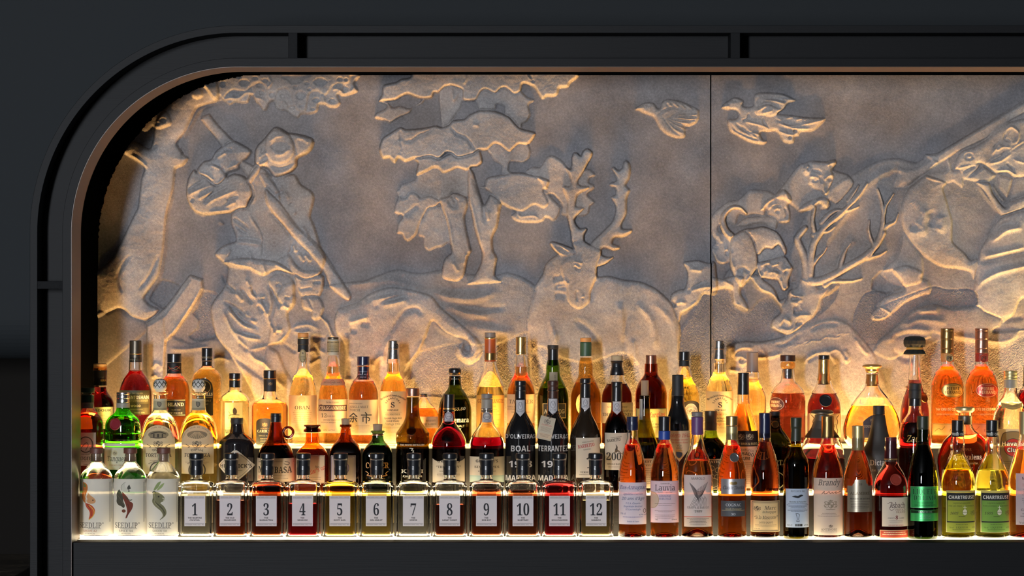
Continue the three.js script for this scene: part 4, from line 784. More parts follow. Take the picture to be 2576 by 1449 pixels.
function seal(name, m, dx, y, r, thick = 2, label) {  // a round wax or glass seal standing proud of the shoulder
  return (t, b) => {
    const h = b.H(y), R = b.radiusAt(h), dR = (b.radiusAt(h + 2 * b.s) - b.radiusAt(h - 2 * b.s)) / (4 * b.s), x = dx * b.s, zz = Math.sqrt(Math.max(0, R * R - x * x));
    const g = revolve([roundProfile([[0, 0], [r * b.s, 0], [r * b.s, thick * b.s, 1.2 * b.s], [r * 0.8 * b.s, thick * b.s, 0.5 * b.s], [r * 0.76 * b.s, thick * 0.55 * b.s, 0.5 * b.s], [0, thick * 0.6 * b.s]], b.s)], null, 28);
    g.rotateX(Math.PI / 2); g.rotateX(-Math.atan(-dR)); g.rotateY(Math.atan2(x, zz)); g.translate(x, h, zz - 0.4 * b.s);
    part(name, g, typeof m === 'string' ? CAPS[m] : m, t, label);
  };
}
function shield(y0, y1, hw, num) { return { n: 'neck_label', x: [-hw, hw], y: [y0, y1], m: 'opaque', shape: (u) => [0, 0.72 + 0.28 * (1 - Math.abs(2 * u - 1))], d: (p) => p.bg('#b9b6b8').oval(p.w / 2, p.h * 0.36, p.w * 0.26, p.h * 0.22, null, '#6a686c', 1).path(`${p.w * 0.35},${p.h * 0.2} ${p.w * 0.5},${p.h * 0.5} ${p.w * 0.65},${p.h * 0.2}`, '#77757a', 0.9).T(num, p.h * 0.72, 5.4, { c: '#55535a', f: 'sans-serif', w: p.w * 0.72 }) }; }
// ---------------------------------------------------------------- front row
const G1 = 'clear bottles with plant animal labels', GSQ = 'numbered square bottles on the front step';
const seedPrint = (kind, l2, l3, c2, tx = [30, 35, 36][kind]) => (p) => {
  p.bg('#e6e0d2');
  if (kind === 0) { // squirrel of orange peel
    p.path('12,8 22,10 26,24 20,38 18,52 20,62 12,56 8,44 12,28 12,8', null, 0, '#c9742c').path('14,10 20,14 20,22 14,20', null, 0, '#6f7a3a').path('24,50 20,44 26,38 24,32 30,40 42,48 46,56 40,62 28,62 22,56 24,50', null, 0, '#d9a06c').oval(38, 53, 1.6, 1.6, '#3a2a22').path('18,60 30,62 42,72 44,84 36,98 26,102 30,92 30,80 20,70 18,60', null, 0, '#c8502a').path('28,66 42,76 40,92 28,102', '#e2b84a', 1.8).path('14,30 18,46 24,60', '#e6b07a', 1.2).path('22,62 34,76 34,92', '#8f2a1c', 1.6);
  } else if (kind === 1) { // ram's skull of spices and leaves
    p.path('34,8 24,14 22,24 30,32 38,36 52,42 58,38 56,32 46,30 38,24 32,18 34,8', null, 0, '#d8d4c4').path('44,14 38,20 40,28 48,24', null, 0, '#4c4a40').oval(43, 30, 2, 1.8, '#5a5348').path('34,8 22,16 24,28', '#8f8c7c', 1).path('18,26 10,36 12,48 10,58 16,66 24,68 30,74 34,66 28,56 30,44 24,34 18,26', null, 0, '#4a4636').path('26,32 40,44 44,56 54,60 52,74 42,88 36,100 34,96 40,82 36,66 30,52 26,40 26,32', null, 0, '#7a3420').path('32,44 44,54 50,52', '#454a34', 2.2).path('12,40 22,50 30,64', '#6d684f', 1).oval(30, 80, 5, 4, '#6f3a22').path('40,62 46,74 38,96', '#5a2116', 1.4);
  } else { // hare of pea pods and hay
    p.path('40,6 36,18 26,28 20,30 24,20 32,8 40,6', null, 0, '#8fa066').path('48,10 46,18 34,28 28,30 34,20 42,12 48,10', null, 0, '#9fb070').path('22,30 18,36 20,46 16,56 22,66 32,74 40,80 46,92 38,100 36,104 52,92 54,80 46,66 36,60 46,56 50,48 44,40 34,34 22,30', null, 0, '#7d7a58').oval(34, 44, 2.2, 2, '#2f2e22').path('44,48 50,50 46,54', '#c7c2a6', 2.5).path('20,50 32,66 46,76 48,92', '#56533a', 1.8).path('20,34 26,46 22,58 34,70', '#a5a27c', 1.3).path('28,60 42,70 50,86', '#4a4a34', 1.4).path('18,34 22,30 26,34', '#39422c', 2);
  }
  p.T('SEEDLIP', 122, 18, { c: '#36352f', w: 58, x: tx }).T('®', 112, 5, { x: tx + 32 }).fuzz(124, 127, 1, '#7b776c', 0.2).T(l2, 132, 7, { f: 'sans-serif', c: c2, x: tx, w: 36 }).T(l3, 138, 5, { c: '#7b776c', x: tx, w: 26 });
  p.rect(p.w - 7, 8, 0.8, 100, '#9c978a').rect(p.w - 5, 8, 0.8, 100, '#a9a497').rect(p.w - 3.4, 20, 0.6, 80, '#a9a497');
};
[[243, 0, 'GROVE 42', 'CITRUS', '#a5603c', 1150, 'orange squirrel'], [328, 1, 'SPICE 94', 'AROMATIC', '#5c574c', 1150, 'ram skull and brown leaf'], [411.5, 2, 'GARDEN 108', 'HERBAL', '#6b674f', 1187, 'green hare']].forEach(([cx, k, a, b, c, lv, what]) => bottle({
  row: 1, n: 'spirit_bottle', l: `clear round bottle, ${what} label, wooden stopper, on front step`, g: G1, cx, wall: 3, floor: 6, punt: 4, solid: 1,
  prof: '42,0 42,1196,16 15,1163,6 14,1141', liq: [[0.97, 0.96, 0.92], lv, 0.12], caps: [['stopper', 'redwood', '17,1141 17,1127'], ['cork', 'cork', '11,1162 11,1141']],
  labels: [{ x: [-41.6, 41.6], y: [1203, 1344], m: 'thin', d: seedPrint(k, a, b, c) }] }));

const SQ = [['THE MARTINI', 'COCKTAIL', 494, [0.93, 0.88, 0.62], 1241, 0.1, 'pale straw'], ['THE OLD', 'FASHIONED', 582, [0.50, 0.10, 0.03], 1257, 0.06, 'half amber red'], ['THE', 'MANHATTAN', 673, [0.33, 0.07, 0.025], 1218, 0.06, 'full dark brown'], ['THE', 'NEGRONI', 763.5, [0.62, 0.02, 0.03], 1266, 0.06, 'half bright red'],
  ['THE', 'RUSTY NAIL', 857, [0.92, 0.62, 0.10], 1216, 0.06, 'golden yellow'], ['THE', 'GIN GIMLET', 948, [0.90, 0.70, 0.22], 1238, 0.06, 'pale gold'], ['THE', 'VESPER', 1041, [0.95, 0.92, 0.74], 1245, 0.1, 'nearly clear'], ['THE', 'HANKY PANKY', 1132, [0.36, 0.09, 0.04], 1268, 0.06, 'half red brown'],
  ['THE', 'ROB ROY', 1224, [0.40, 0.09, 0.035], 1232, 0.06, 'full red brown'], ['THE', 'MARTINEZ', 1315.5, [0.36, 0.10, 0.045], 1233, 0.06, 'copper brown'], ['THE', 'BOULEVARDIER', 1407, [0.55, 0.03, 0.035], 1212, 0.06, 'brim full red'], ['THE', 'BAMBOO', 1498.5, [0.60, 0.45, 0.20], 1257, 0.06, 'murky olive']];
SQ.forEach(([a, b, cx, c, lv, d, what], i) => bottle({
  row: 1, n: 'square_bottle', l: `square glass bottle with white label number ${i + 1}, black waxed stopper, ${what} liquid`, g: GSQ, cx, sq: 14, sqTop: 1222, sqNeck: 1212, flat: 0.92, solid: 1, wall: 7.5, floor: 9, dz: 0.004,
  prof: '43.5,0 43.5,1221,3.5 39,1213,4 14.5,1207,5 13,1188', liq: [c, lv, d], caps: [['wax_seal', 'wax', '16.5,1195 17,1180 16,1173 17.5,1157'], ['stopper', 'wax', '17.5,1156 18.4,1153 18.4,1140,4'], ['wax_thread', 'taupe', '17.6,1157.4 17.6,1155.6']],
  labels: [{ x: [-26, 26], y: [1245, 1321], flat: 1, d: (p) => { p.bg('#e2d8d8').T('AVANTGARDE SPIRITS COMPANY', 4.6, 3, { f: 'sans-serif', w: 47 }).bar(6, 0.5, '#444', 2); const n = String(i + 1); p.T(n, 49, 42, { b: 1, w: n.length > 1 ? 33 : 16, c: '#26252a' }).T(a, 57.4, 5.4, { b: 1, f: 'sans-serif' }).T(b, 63, 5.4, { b: 1, f: 'sans-serif' }).bar(68.4, 0.5, '#444', 2).T('BOHEMIAN DRINKS SINCE 1865', 73.2, 3, { f: 'sans-serif', w: 47 }); } },
    { n: 'back_label', x: [-24, 24], y: [1240, 1318], flat: 1, back: 1, m: 'sheer', k: 1, d: (p) => p.bg('#f6f2e8') }] }));

const GC = 'tall cognac style bottles on the front step';
bottle({ row: 1, n: 'armagnac_bottle', l: 'amber bottle with blue handwritten label and navy wax cap, right of square bottle 12', g: GC, cx: 1591, punt: 12,
  prof: '36.5,0 36,1178,20 24,1132,14 14.5,1104,8 14,1049', liq: [[0.90, 0.26, 0.05], 1118, 0.048], caps: [['wax_cap', 'navy', '14.5,1083 15.2,1066 14.6,1062 15.2,1048']],
  labels: [{ x: [-34, 34], y: [1212, 1317], d: (p) => p.bg('#d4d0da').T('Bas-Armagnac', 17, 13, { i: 1, c: '#23356b', w: 64 }).T('Appellation Contrôlée', 31, 7, { i: 1, c: '#2c407a', w: 48 }).T("20 ans d'âge", 44, 10, { i: 1, c: '#2b3a60', w: 56 }).T('F.G.A. Chauvin', 54, 6, { i: 1, c: '#2c407a', w: 36 }).T('Propriétaire Récoltant', 61.5, 6, { i: 1, c: '#2c407a', w: 46 }).T('32 Larressingle', 69, 6, { i: 1, c: '#2c407a', w: 38 }).T('70 cl', 80, 6, { i: 1, c: '#2c407a', x: 9 }).T('42% vol', 82, 5, { i: 1, c: '#2c407a', x: 58 }).oval(63, 71, 3, 5, null, '#333', 1).fuzz(86, 90, 1, '#55639a', 0.05).T('Produit de France', 99, 5, { i: 1, c: '#2c407a', w: 30 }) }] });
bottle({ row: 1, n: 'armagnac_bottle', l: 'amber bottle with lilac label reading Lauvia and blue neck band under a black cap', g: GC, cx: 1671.5, punt: 12,
  prof: '37,0 37,1180,20 24,1134,14 14.5,1108,8 14,1049', liq: [[0.92, 0.33, 0.07], 1118, 0.048], caps: [['cap', 'black', '14.6,1084 14.6,1048'], ['neck_band', 'blue', '15,1106 15,1084']],
  labels: [{ x: [-35, 35], y: [1208, 1313], d: (p) => p.bg('#dccad2').box(1, 1, p.w - 2, p.h - 2, '#a892a0', 0.8).T('Comte de', 8, 5).T('Lauvia', 24, 20, { w: 50, c: '#1f1c28' }).T("ÉLEVEUR D'ARMAGNAC", 30, 4, { w: 36 }).T('ARMAGNAC', 40, 7, { c: '#2c3f7d', w: 30 }).T("HORS D'AGE", 47, 7, { c: '#2c3f7d', w: 30 }).oval(4, 48, 15, 20, 'rgba(190,170,120,.55)', '#a08a50', 1).fuzz(56, 64, 2).fuzz(74, 80, 2).T('70cl', 98, 4, { x: 14 }).T('40%vol', 98, 4, { x: 58 }).fuzz(85, 96, 3) }] });
bottle({ row: 1, n: 'grappa_bottle', l: 'amber bottle with engraved bird label and purple capsule under a grey cork', g: GC, cx: 1754, punt: 22,
  prof: '41,0 40,1190,22 33,1158,16 19,1128,14 14,1098,8 13.5,1050', liq: [[0.85, 0.38, 0.13], 1158, 0.048], caps: [['capsule', 'purple', '14.6,1094 15,1088 15,1049'], ['cork', 'grey', '14,1048 14,1037']],
  labels: [{ x: [-34, 34], y: [1193, 1323], d: (p) => { p.bg('#cfc6c2').T('MAROLO', 12, 8.5, { f: 'sans-serif', w: 34, c: '#4a4445' }); for (let i = 0; i < 11; i++) p.path(`${13 + i * 1.2},${20 + i * 3} ${22 + i},${28 + i * 3} ${34},${44 + i * 2} ${46 - i},${38 + i * 3}`, '#2f2b2c', 0.8).path(`${58 - i * 3},${18 + i * 2} ${52 - i * 2},${34 + i * 2} ${44 - i},${50 + i}`, '#3a3536', 0.8); for (let i = 0; i < 12; i++) p.path(`${14 + i * 3.6},78 ${20 + i * 3},66 ${28 + i * 2.5},${52 + (i % 3) * 3}`, '#4d4748', 0.7); p.T('GRAPPA di BAROLO', 84, 7.5, { w: 54 }).T('1989', 94, 8.5, { x: 34 }).fuzz(89, 93, 1, '#665', 0.3).bar(104, 1.6, '#c0421c').bar(105.6, 30, '#c2b7ab').fuzz(108, 126, 5, '#5f5650', 0.04); } }] });
bottle({ row: 1, n: 'cognac_bottle', l: 'bright orange bottle with silver and slate labels and a round silver medal, gold cap', g: GC, cx: 1841.5, punt: 12,
  prof: '37.5,0 37.5,1182,20 25,1138,14 15,1108,8 14.3,1050', liq: [[0.96, 0.30, 0.05], 1121, 0.048], caps: [['cap', 'gold', '15,1071 15,1047'], ['capsule', 'palegold', '14.8,1107 14.8,1072']], extra: [seal('medal', 'silver', 4, 1150, 12, 1)],
  labels: [{ x: [-29, 31], y: [1203, 1241], m: 'foil', d: (p) => p.bg('#a3a0a2').path('20,10 24,6 30,9 36,6 40,10 38,15 22,15 20,10', null, 0, '#7c6842').T('Claude Thorin', 26, 12, { i: 1, w: 52, c: '#28262b' }) }, { x: [-29, 31], y: [1258, 1297], m: 'opaque', d: (p) => p.bg('#3a3c42').T('COGNAC', 14, 9, { c: '#c9c9cc', w: 38 }).T('Grande Champagne', 22, 6, { i: 1, c: '#bcab78', w: 40 }).bar(23.4, 0.6, '#bcab78', 2).T('XO', 36, 7.5, { c: '#d5d5d8' }) }] });
bottle({ row: 1, n: 'marc_bottle', l: 'brown over orange bottle with framed cream label and midnight blue cap, front step', g: GC, cx: 1924, punt: 12,
  prof: '37.5,0 37.5,1186,22 27,1142,14 15,1112,10 14,1044', liq: [[0.55, 0.14, 0.03], 1112, 0.06], caps: [['capsule', 'navy', '14.6,1102 15,1052 15,1039']],
  labels: [{ x: [-36, 36], y: [1258, 1336], d: (p) => p.bg('#e0c48e').box(3, 3, p.w - 6, p.h - 6, '#4a4038', 1.6).box(5.5, 5.5, p.w - 11, p.h - 11, '#7a6a52', 0.7).crest(15, 19, 5, '#3a2f28').T('Marc', 22, 12, { i: 1, x: 46 }).T('de Bourgogne', 31, 8, { i: 1, x: 44, w: 34 }).T('“à la Mascotte”', 46, 12, { i: 1, w: 58 }).T('LOUIS JADOT', 56, 6, { w: 34 }).fuzz(60, 66, 2).T('42% vol', 71, 3.6, { x: 14 }) }] });
bottle({ row: 1, n: 'absinthe_bottle', l: 'slim dark olive bottle with pale blue printed back label and long neck', cx: 2002.5, glass: tinted([0.34, 0.30, 0.05]), punt: 14,
  prof: '32.5,0 32.5,1160,20 20,1140,12 13,1122,8 12,1052', liq: [[0.10, 0.085, 0.015], 1125, 0.06], caps: [['capsule', 'olive', '13.4,1110 13.2,1078 14.4,1074 14.4,1051']],
  labels: [{ x: [-27, 31], y: [1228, 1325], d: (p) => p.bg('#b8c6da').T('Distillerie Guy', 8, 6.5, { f: 'monospace', w: 34 }).path('14,20 22,16 28,19 36,14 44,17 36,20 30,24 22,22 14,20', null, 0, '#20242c').T('Absinthe de Pontarlier', 34, 4, { b: 1, f: 'sans-serif', w: 42 }).fuzz(37, 60, 7, 'rgba(30,35,60,.7)', 0.04).path('24,62 34,62 31,72 30,78 34,82 24,82 28,78 27,72 24,62', '#30343e', 1).rect(22, 88, 18, 6, '#222').rect(24, 88, 1, 6, '#a3b2c8').rect(28, 88, 1.5, 6, '#a3b2c8').rect(33, 88, 1, 6, '#a3b2c8').T('50 cl', 93, 6, { f: 'sans-serif', x: 9 }).T('45%', 93, 6, { f: 'sans-serif', x: 50 }) }] });
bottle({ row: 1, n: 'brandy_bottle', l: 'red amber bottle with tall beige label and flowing Brandy script, bronze capsule', g: GC, cx: 2082, punt: 10,
  prof: '38.5,0 38.5,1180,24 24,1136,14 15.5,1108,8 15,1050', liq: [[0.88, 0.38, 0.09], 1120, 0.048], caps: [['capsule', 'darkgold', '15.4,1102 15.8,1060 15.8,1047']],
  labels: [{ x: [-36, 36], y: [1201, 1344], d: (p) => p.bg('#cabdac').T('Brandy', 18, 20, { i: 1, w: 54, c: '#33302e' }).path('18,40 26,30 22,40 32,38 36,32 38,40 46,34 44,40 56,32 50,40 66,33', '#2b2827', 1.1).crest(40, 66, 10, '#8d836f').fuzz(88, 98, 3).T('ANTINORI', 131, 7, { w: 40, c: '#5a5248' }).crest(40, 120, 3, '#3a3028').fuzz(134, 138, 1) }] });
bottle({ row: 1, n: 'moscatel_bottle', l: 'reddish bottle with stepped grey foil label and pale gold capsule, lower than its neighbours', cx: 2158.5, punt: 20,
  prof: '37.5,0 37.5,1196,20 27,1160,12 16,1134,10 14.5,1074', liq: [[0.70, 0.17, 0.035], 1133, 0.048], caps: [['capsule', 'palegold', '15,1133 15.4,1076 15.4,1071']],
  labels: [{ x: [-29, 33], y: [1205, 1286], m: 'foil', shape: (u) => [Math.abs(u - 0.5) < 0.22 ? 0 : Math.abs(u - 0.5) < 0.3 ? 0.12 : 0.19, 1], d: (p) => p.bg('#948a78').T('10', 14, 7).T('ALAMBRE', 38, 10, { w: 50, c: '#4c3c28' }).T('MOSCATEL DE SETÚBAL', 49, 5, { b: 1, w: 50 }).fuzz(54, 74, 5) }] });
bottle({ row: 1, n: 'brandy_bottle', l: 'short broad dark red bottle with cream label numbered 8 and round red seal', cx: 2241, punt: 12,
  prof: '43,0 43,1215,22 34,1192,16 17,1166,12 14.5,1102', liq: [[0.20, 0.010, 0.008], 1162, 0.06], caps: [['capsule', 'darkred', '15,1155 14.8,1108 15.2,1100'], ['neck_ring', 'gold', '15.6,1157 15.6,1153']], extra: [seal('seal', 'red', 8, 1205, 15, 2, 'round red seal')],
  labels: [{ x: [-26, 42.6], y: [1249, 1322], d: (p) => p.bg('#ddcfba').path('13,16 22,10 28,18 16,26 22,34 30,28', '#5a3a38', 0.9).T('Asbach', 26, 18, { w: 40, x: 38, c: '#3c2528' }).T('PRIVAT-', 33, 7, { x: 46, c: '#8a6a58' }).T('BRAND', 39, 7, { x: 46, c: '#8a6a58' }).T('8', 55, 13, { b: 1, x: 36, c: '#6d1f20' }).T('GEREIFT', 53, 4, { x: 22 }).T('JAHRE', 53, 4, { x: 49 }).fuzz(58, 64, 2).T('DER GEIST DES WEINES', 71, 4, { c: '#a03428', w: 38 }) }, { x: [-31, 42.6], y: [1331, 1351], m: 'opaque', d: (p) => p.bg('#d3b58a').rect(1.5, 1.5, p.w - 3, p.h - 3, '#a23418').fuzz(5, 15, 2, '#e3c59a', 0.06) }] });
bottle({ row: 1, n: 'liqueur_bottle', l: 'almost black green bottle with two bright green labels and dark green capsule', cx: 2321.5, glass: tinted([0.16, 0.24, 0.07]), punt: 14,
  prof: '38,0 38,1196,30 28,1150,16 15,1116,10 14,1052', liq: [[0.02, 0.04, 0.012], 1120, 0.05], caps: [['capsule', 'olive', '14.8,1111 14.4,1080 15,1076 15,1047']],
  labels: [{ x: [-33, 37], y: [1222, 1276], m: 'foil', d: (p) => p.bg('#3fae5c').box(1, 1, p.w - 2, p.h - 2, '#9fd8a8', 1).T('LIQUEUR', 19, 18, { b: 1, w: 62, c: '#1d5a30', st: '#9fd8a8', lw: 0.5 }).T("D'ELIXIR", 34, 16, { b: 1, w: 58, c: '#1d5a30', st: '#9fd8a8', lw: 0.5 }).T('FABRIQUÉE PAR', 43, 4.6, { w: 38 }).T('LES PÈRES CHARTREUX', 49, 4.6, { w: 52 }) }, { x: [-33, 37], y: [1281, 1309], m: 'foil', d: (p) => p.bg('#46b463').bar(1, 7, '#1c3a22', 1).T('CHARTREUSE', 7, 5.6, { c: '#bfe3c2', w: 34 }).T('1605', 22, 13, { c: '#2d7a48', st: '#d6efd6', lw: 0.4 }) }] });
const chart = (a, b) => (p) => p.bg('#a7a266').rect(2, 6, p.w - 4, 74, '#15161a').T('CHARTREUSE', 21, 12, { b: 1, f: 'sans-serif', w: p.w - 10, c: '#e3e2da' }).rect(3, 25, p.w - 6, 52, a).T('LIQUEUR FABRIQUÉE', 33, 5, { c: b, w: 44 }).T('PAR LES PÈRES     CHARTREUX', 40, 4.4, { c: b, w: 64 }).oval(45, 54, 6, 8, '#d8d8c4', '#59602a', 0.8).path('45,38 45,48', '#e5e5d5', 1.4).path('41,42 49,42', '#e5e5d5', 1.4).path('40,54 50,54', '#59602a', 0.8).T('1605', 60, 9, { i: 1, x: 18 }).fuzz(64, 68, 1, b, 0.35).crest(68, 56, 5, '#5c6330').rect(2, 80, p.w - 4, 24, a).T('Produit de France', 86, 4.4, { c: b, w: 30 }).T('70 cl', 94, 5, { c: b, x: 12 }).T('LIQUEUR', 94, 6, { c: b, w: 30 }).T('43%', 94, 5, { c: b, x: 68 }).fuzz(97, 100, 1, b, 0.06).box(0.6, 0.6, p.w - 1.2, p.h - 1.2, '#c9c58a', 1.2);
[[2409.5, [0.93, 0.80, 0.03], 1181, '#8f9a2f', 'lemon yellow liqueur in', 'left of the pair'], [2496, [0.72, 0.66, 0.08], 1182, '#6f9a3c', 'olive gold liqueur in', 'right of the pair']].forEach(([cx, c, lv, a, what, where]) => bottle({
  row: 1, n: 'liqueur_bottle', l: `${what} clear bottle, green and black label, ${where}`, g: 'pair of herbal liqueur bottles', cx, punt: 8,
  prof: '43,0 43,1200,20 30,1165,14 17.5,1140,10 18,1112,10 14.5,1090,8 14,1060', liq: [c, lv, 0.07], caps: [['cap', 'black', '15.2,1084 15.4,1057'], ['neck_band', 'black', '15.4,1099 15.4,1084.6']], extra: [seal('embossed_seal', clearGlass, 11, 1206, 20, 2)],
  labels: [{ n: 'neck_label', x: [-14, 14], y: [1087, 1097], off: 1.8, m: 'print', k: 4, d: (p) => p.T('TREUSE · CHAR', 8.6, 9, { b: 1, f: 'sans-serif', w: 28, c: '#cfc9b8' }) }, { x: [-33, 42], y: [1232, 1337], d: chart(a, '#2e3312') }] }));
bottle({ row: 1, n: 'grappa_bottle', l: 'orange bottle with grey label cut by the right picture edge, gold capsule', g: GC, cx: 2580, punt: 12,
  prof: '42,0 42,1186,22 28,1140,14 16,1100,10 15,1040', liq: [[0.94, 0.34, 0.05], 1130, 0.048], caps: [['capsule', 'palegold', '16,1093 16.4,1036']],
  labels: [{ x: [-29, 38], y: [1189, 1318], d: (p) => p.bg('#b3acb0').T('MAROLO', 16, 9, { f: 'sans-serif', w: 40 }).fuzz(26, 80, 12, 'rgba(50,50,55,.4)', 0.2).T('GRAPPA', 94, 8, { x: 30, w: 38 }).fuzz(100, 112, 2).T('70 cl', 125, 6, { x: 12, i: 1 }) }] });

// ---------------------------------------------------------------- middle row
const shoulderWall = { z: 0 };
bottle({ row: 2, n: 'rum_bottle', l: 'reddish brown bottle with green cap and white ring label beside the left jamb', cx: 221,
  prof: '40,0 40,1056,14 17,1030,8 14.5,1000', liq: [[0.62, 0.11, 0.03], 1038, 0.06], caps: [['glass_lip', clearGlass, '19,994 19,988'], ['cap', 'green', '17,988 17.4,976'], ['neck_band', 'green', '15.6,1013 15.6,994']],
  labels: [{ n: 'neck_label', x: [-14, 14], y: [1013, 1027], m: 'opaque', d: (p) => p.bg('#b9a49c').fuzz(3, 11, 2) }, { x: [-24, 24], y: [1087, 1170], d: (p) => p.bg('#c6bcba').oval(24, 30, 17, 19, null, '#4a4648', 2.4).path('12,40 24,22 32,30 24,44', '#5c585a', 1.6).path('32,12 40,22 38,36', '#6a6668', 1.4).T('SAVENAY', 56, 4.6, { w: 22 }).T('AUGIER', 69, 12, { b: 1, w: 46 }).fuzz(72, 75, 1).T('1643', 81, 5) }] });
bottle({ row: 2, n: 'gin_bottle', l: 'ribbed bright green bottle with dark red wax seal and silver screw cap', cx: 309.5, glass: tinted([0.20, 0.62, 0.10]),
  prof: '46,0 46,1112,3 44.5,1108,2 46,1105,2 46,1091,3 44.5,1088,2 45.5,1085,3 44,1056,24 17,1036,10 16,1008', liq: [[0.20, 0.70, 0.10], 1046, 0.12], caps: [['cap', 'silver', '16.4,1013 16.4,1005 15.6,1003.6 16.4,1002 16.4,995 15.6,993.6 16.4,992 16.2,987'], ['neck_band', 'taupe', '16.8,1026 16.8,1013.4']], extra: [seal('wax_seal', std([0.20, 0.008, 0.016], 0.4), -14, 1066, 15, 3, 'round dark red wax seal')],
  labels: [{ x: [-45, 34], y: [1124, 1180], d: (p) => p.bg('#bfbba6').oval(30, 14, 7, 7, '#b2a888').crest(30, 14, 3).T('Tanqueray', 34, 18, { i: 1, w: 62, c: '#1c2a24' }).T('EXPORT STRENGTH', 47, 5.6, { c: '#8d5a3a', w: 48 }) }, { n: 'label_band', x: [-45, 34], y: [1114, 1121], m: 'opaque', d: (p) => p.bg('#b5b5a0') }] });
const hatchPineapple = (t, b) => { // white stopper wrapped in crossed dark cords
  const c = new THREE.Vector3(0, b.H(969), 0), R = 17 * b.s, geos = [];
  for (const dir of [1, -1]) for (let k = 0; k < 9; k++) { const p = []; for (let i = 0; i <= 14; i++) { const v = i / 14, ph = -1.25 + v * 2.6, a = k / 9 * 2 * Math.PI + dir * v * 2.0; p.push(new THREE.Vector3(Math.cos(ph) * Math.sin(a) * R, Math.sin(ph) * R * 0.94, Math.cos(ph) * Math.cos(a) * R).add(c)); } geos.push(new THREE.TubeGeometry(new THREE.CatmullRomCurve3(p), 14, 0.9 * b.s, 5)); }
  part('stopper_lattice', mergeGeometries(geos), CAPS.olive, t);
};
[[403, [0.97, 0.93, 0.70], 'clear', 'pale'], [500, [0.93, 0.66, 0.12], 'golden', 'gold']].forEach(([cx, c, what, w2], i) => bottle({
  row: 2, n: 'tequila_bottle', l: `${what} tequila in round shouldered bottle with arched label and white pineapple stopper`, g: 'pair of bottles with pineapple stoppers', cx,
  prof: '48.5,0 48.5,1092,26 40,1056,24 18,1036,10 16.5,1010,8 16.5,994', liq: [c, 1040, 0.09], caps: [['glass_collar', clearGlass, '17,994 22,990 23,987 17,984'], ['stopper', 'white', '10,986 16,978 17,968 13,957 6,953.5']], extra: [hatchPineapple],
  labels: [{ n: 'neck_label', x: [-16.6, 16.6], y: [1003, 1032], d: (p) => p.bg('#a8a58c').bar(1, 4, '#c6c2a8').bar(23, 5, '#8d8a70').path('12,8 21,8 21,16 16.5,21 12,16 12,8', '#4a4a40', 1.4, '#77766a') },
    { x: [-40, 40], y: [1068, 1190], shape: archTop(0.32), d: (p) => { p.bg('#b8ad92').arc('TEQUILA 100% DE AGAVE AZUL', 40, 42, 36, 4, 2.6).oval(40, 24, 25, 10, '#77705e'); if (i) for (let k = 0; k < 9; k++) p.path(`${40 + (k - 4) * 1.5},18 ${40 + (k - 4) * 6},34`, '#c4b894', 0.8); else p.path('22,22 40,15 58,22', '#2f2c26', 2.4).rect(28, 22, 3, 9, '#2f2c26').rect(49, 22, 3, 9, '#2f2c26').rect(38, 22, 4, 9, '#2f2c26').path('20,32 40,30 60,32', '#3a362e', 1.4); p.crest(40, 47, 7, '#4a4438').path('12,48 24,54 18,56', '#4a4438', 1.4).path('68,48 56,54 62,56', '#4a4438', 1.4).arc('TEQUILA', 40, 88, 26, 7, 0.95, { b: 1 }).T('FORTALEZA', 80, 13, { b: 1, w: 64, c: '#35302a' }).path('16,96 34,88 62,84', '#6b6352', 1).fuzz(88, 100, 3).oval(40, 112, 20, 20, null, '#3c3830', 3).oval(40, 112, 13, 13, null, '#6b6352', 1); } }] }));
bottle({ row: 2, n: 'gin_bottle', l: 'black apothecary bottle with white diamond label behind square bottle 2', cx: 596, opaque: std([0.012, 0.010, 0.011], 0.08, 0, { clearcoat: 1, clearcoatRoughness: 0.03 }),
  prof: '45,0 45,1108,10 18,1090,5 15,1070,4 15,1066', caps: [['cap', 'matte', '15,1067 15.6,1064 15.6,1052']],
  labels: [{ x: [-44.6, 44.6], y: [1131, 1208], m: 'paper', shape: (u) => { const q = 0.5 * (1 - Math.pow(Math.abs(2 * u - 1), 1.25)) + 0.02; return [0.5 - q, 0.5 + q]; }, d: (p) => p.bg('#c9bfae').path('4,38 26,16 45,4 64,16 85,38 64,60 45,73 26,60 4,38', '#4a443c', 0.8).T("HENDRICK'S", 44, 13, { b: 1, f: 'sans-serif', w: 80, c: '#2a2724' }).fuzz(50, 54, 1, '#776', 0.3).crest(45, 22, 4) }] });
bottle({ row: 2, n: 'gin_bottle', l: 'brown jug bottle with ring handle and cream label behind square bottle 3', cx: 694, glass: tinted([0.42, 0.15, 0.03]),
  prof: '47,0 47,1152,30 40,1128,20 22,1106,8 17,1080,8 13.5,1062', liq: [[0.10, 0.03, 0.012], 1120, 0.048], caps: [['cap', 'black', '13.8,1062 14.2,1048 13.4,1046 14,1040']],
  extra: [(t, b) => { const g = new THREE.TorusGeometry(12.5 * b.s, 3.6 * b.s, 14, 40); g.translate(31 * b.s, b.H(1088), 0); part('handle', g, tinted([0.30, 0.10, 0.025]), t, 'round brown glass handle'); }],
  labels: [{ x: [-46.6, 46.6], y: [1151, 1210], d: (p) => p.bg('#c2ab8b').T("COLONEL'S RESERVE", 9, 4, { w: 40 }).path('6,10 16,8 22,14 10,18', '#4a4034', 1.4).path('72,8 84,10 80,18 70,14', '#4a4034', 1.4).T('MOMBASA', 36, 21, { b: 1, w: 84, c: '#2d241c' }).T('8°', 52, 12, { c: '#a33a22', x: 10 }).fuzz(42, 54, 3) }] });
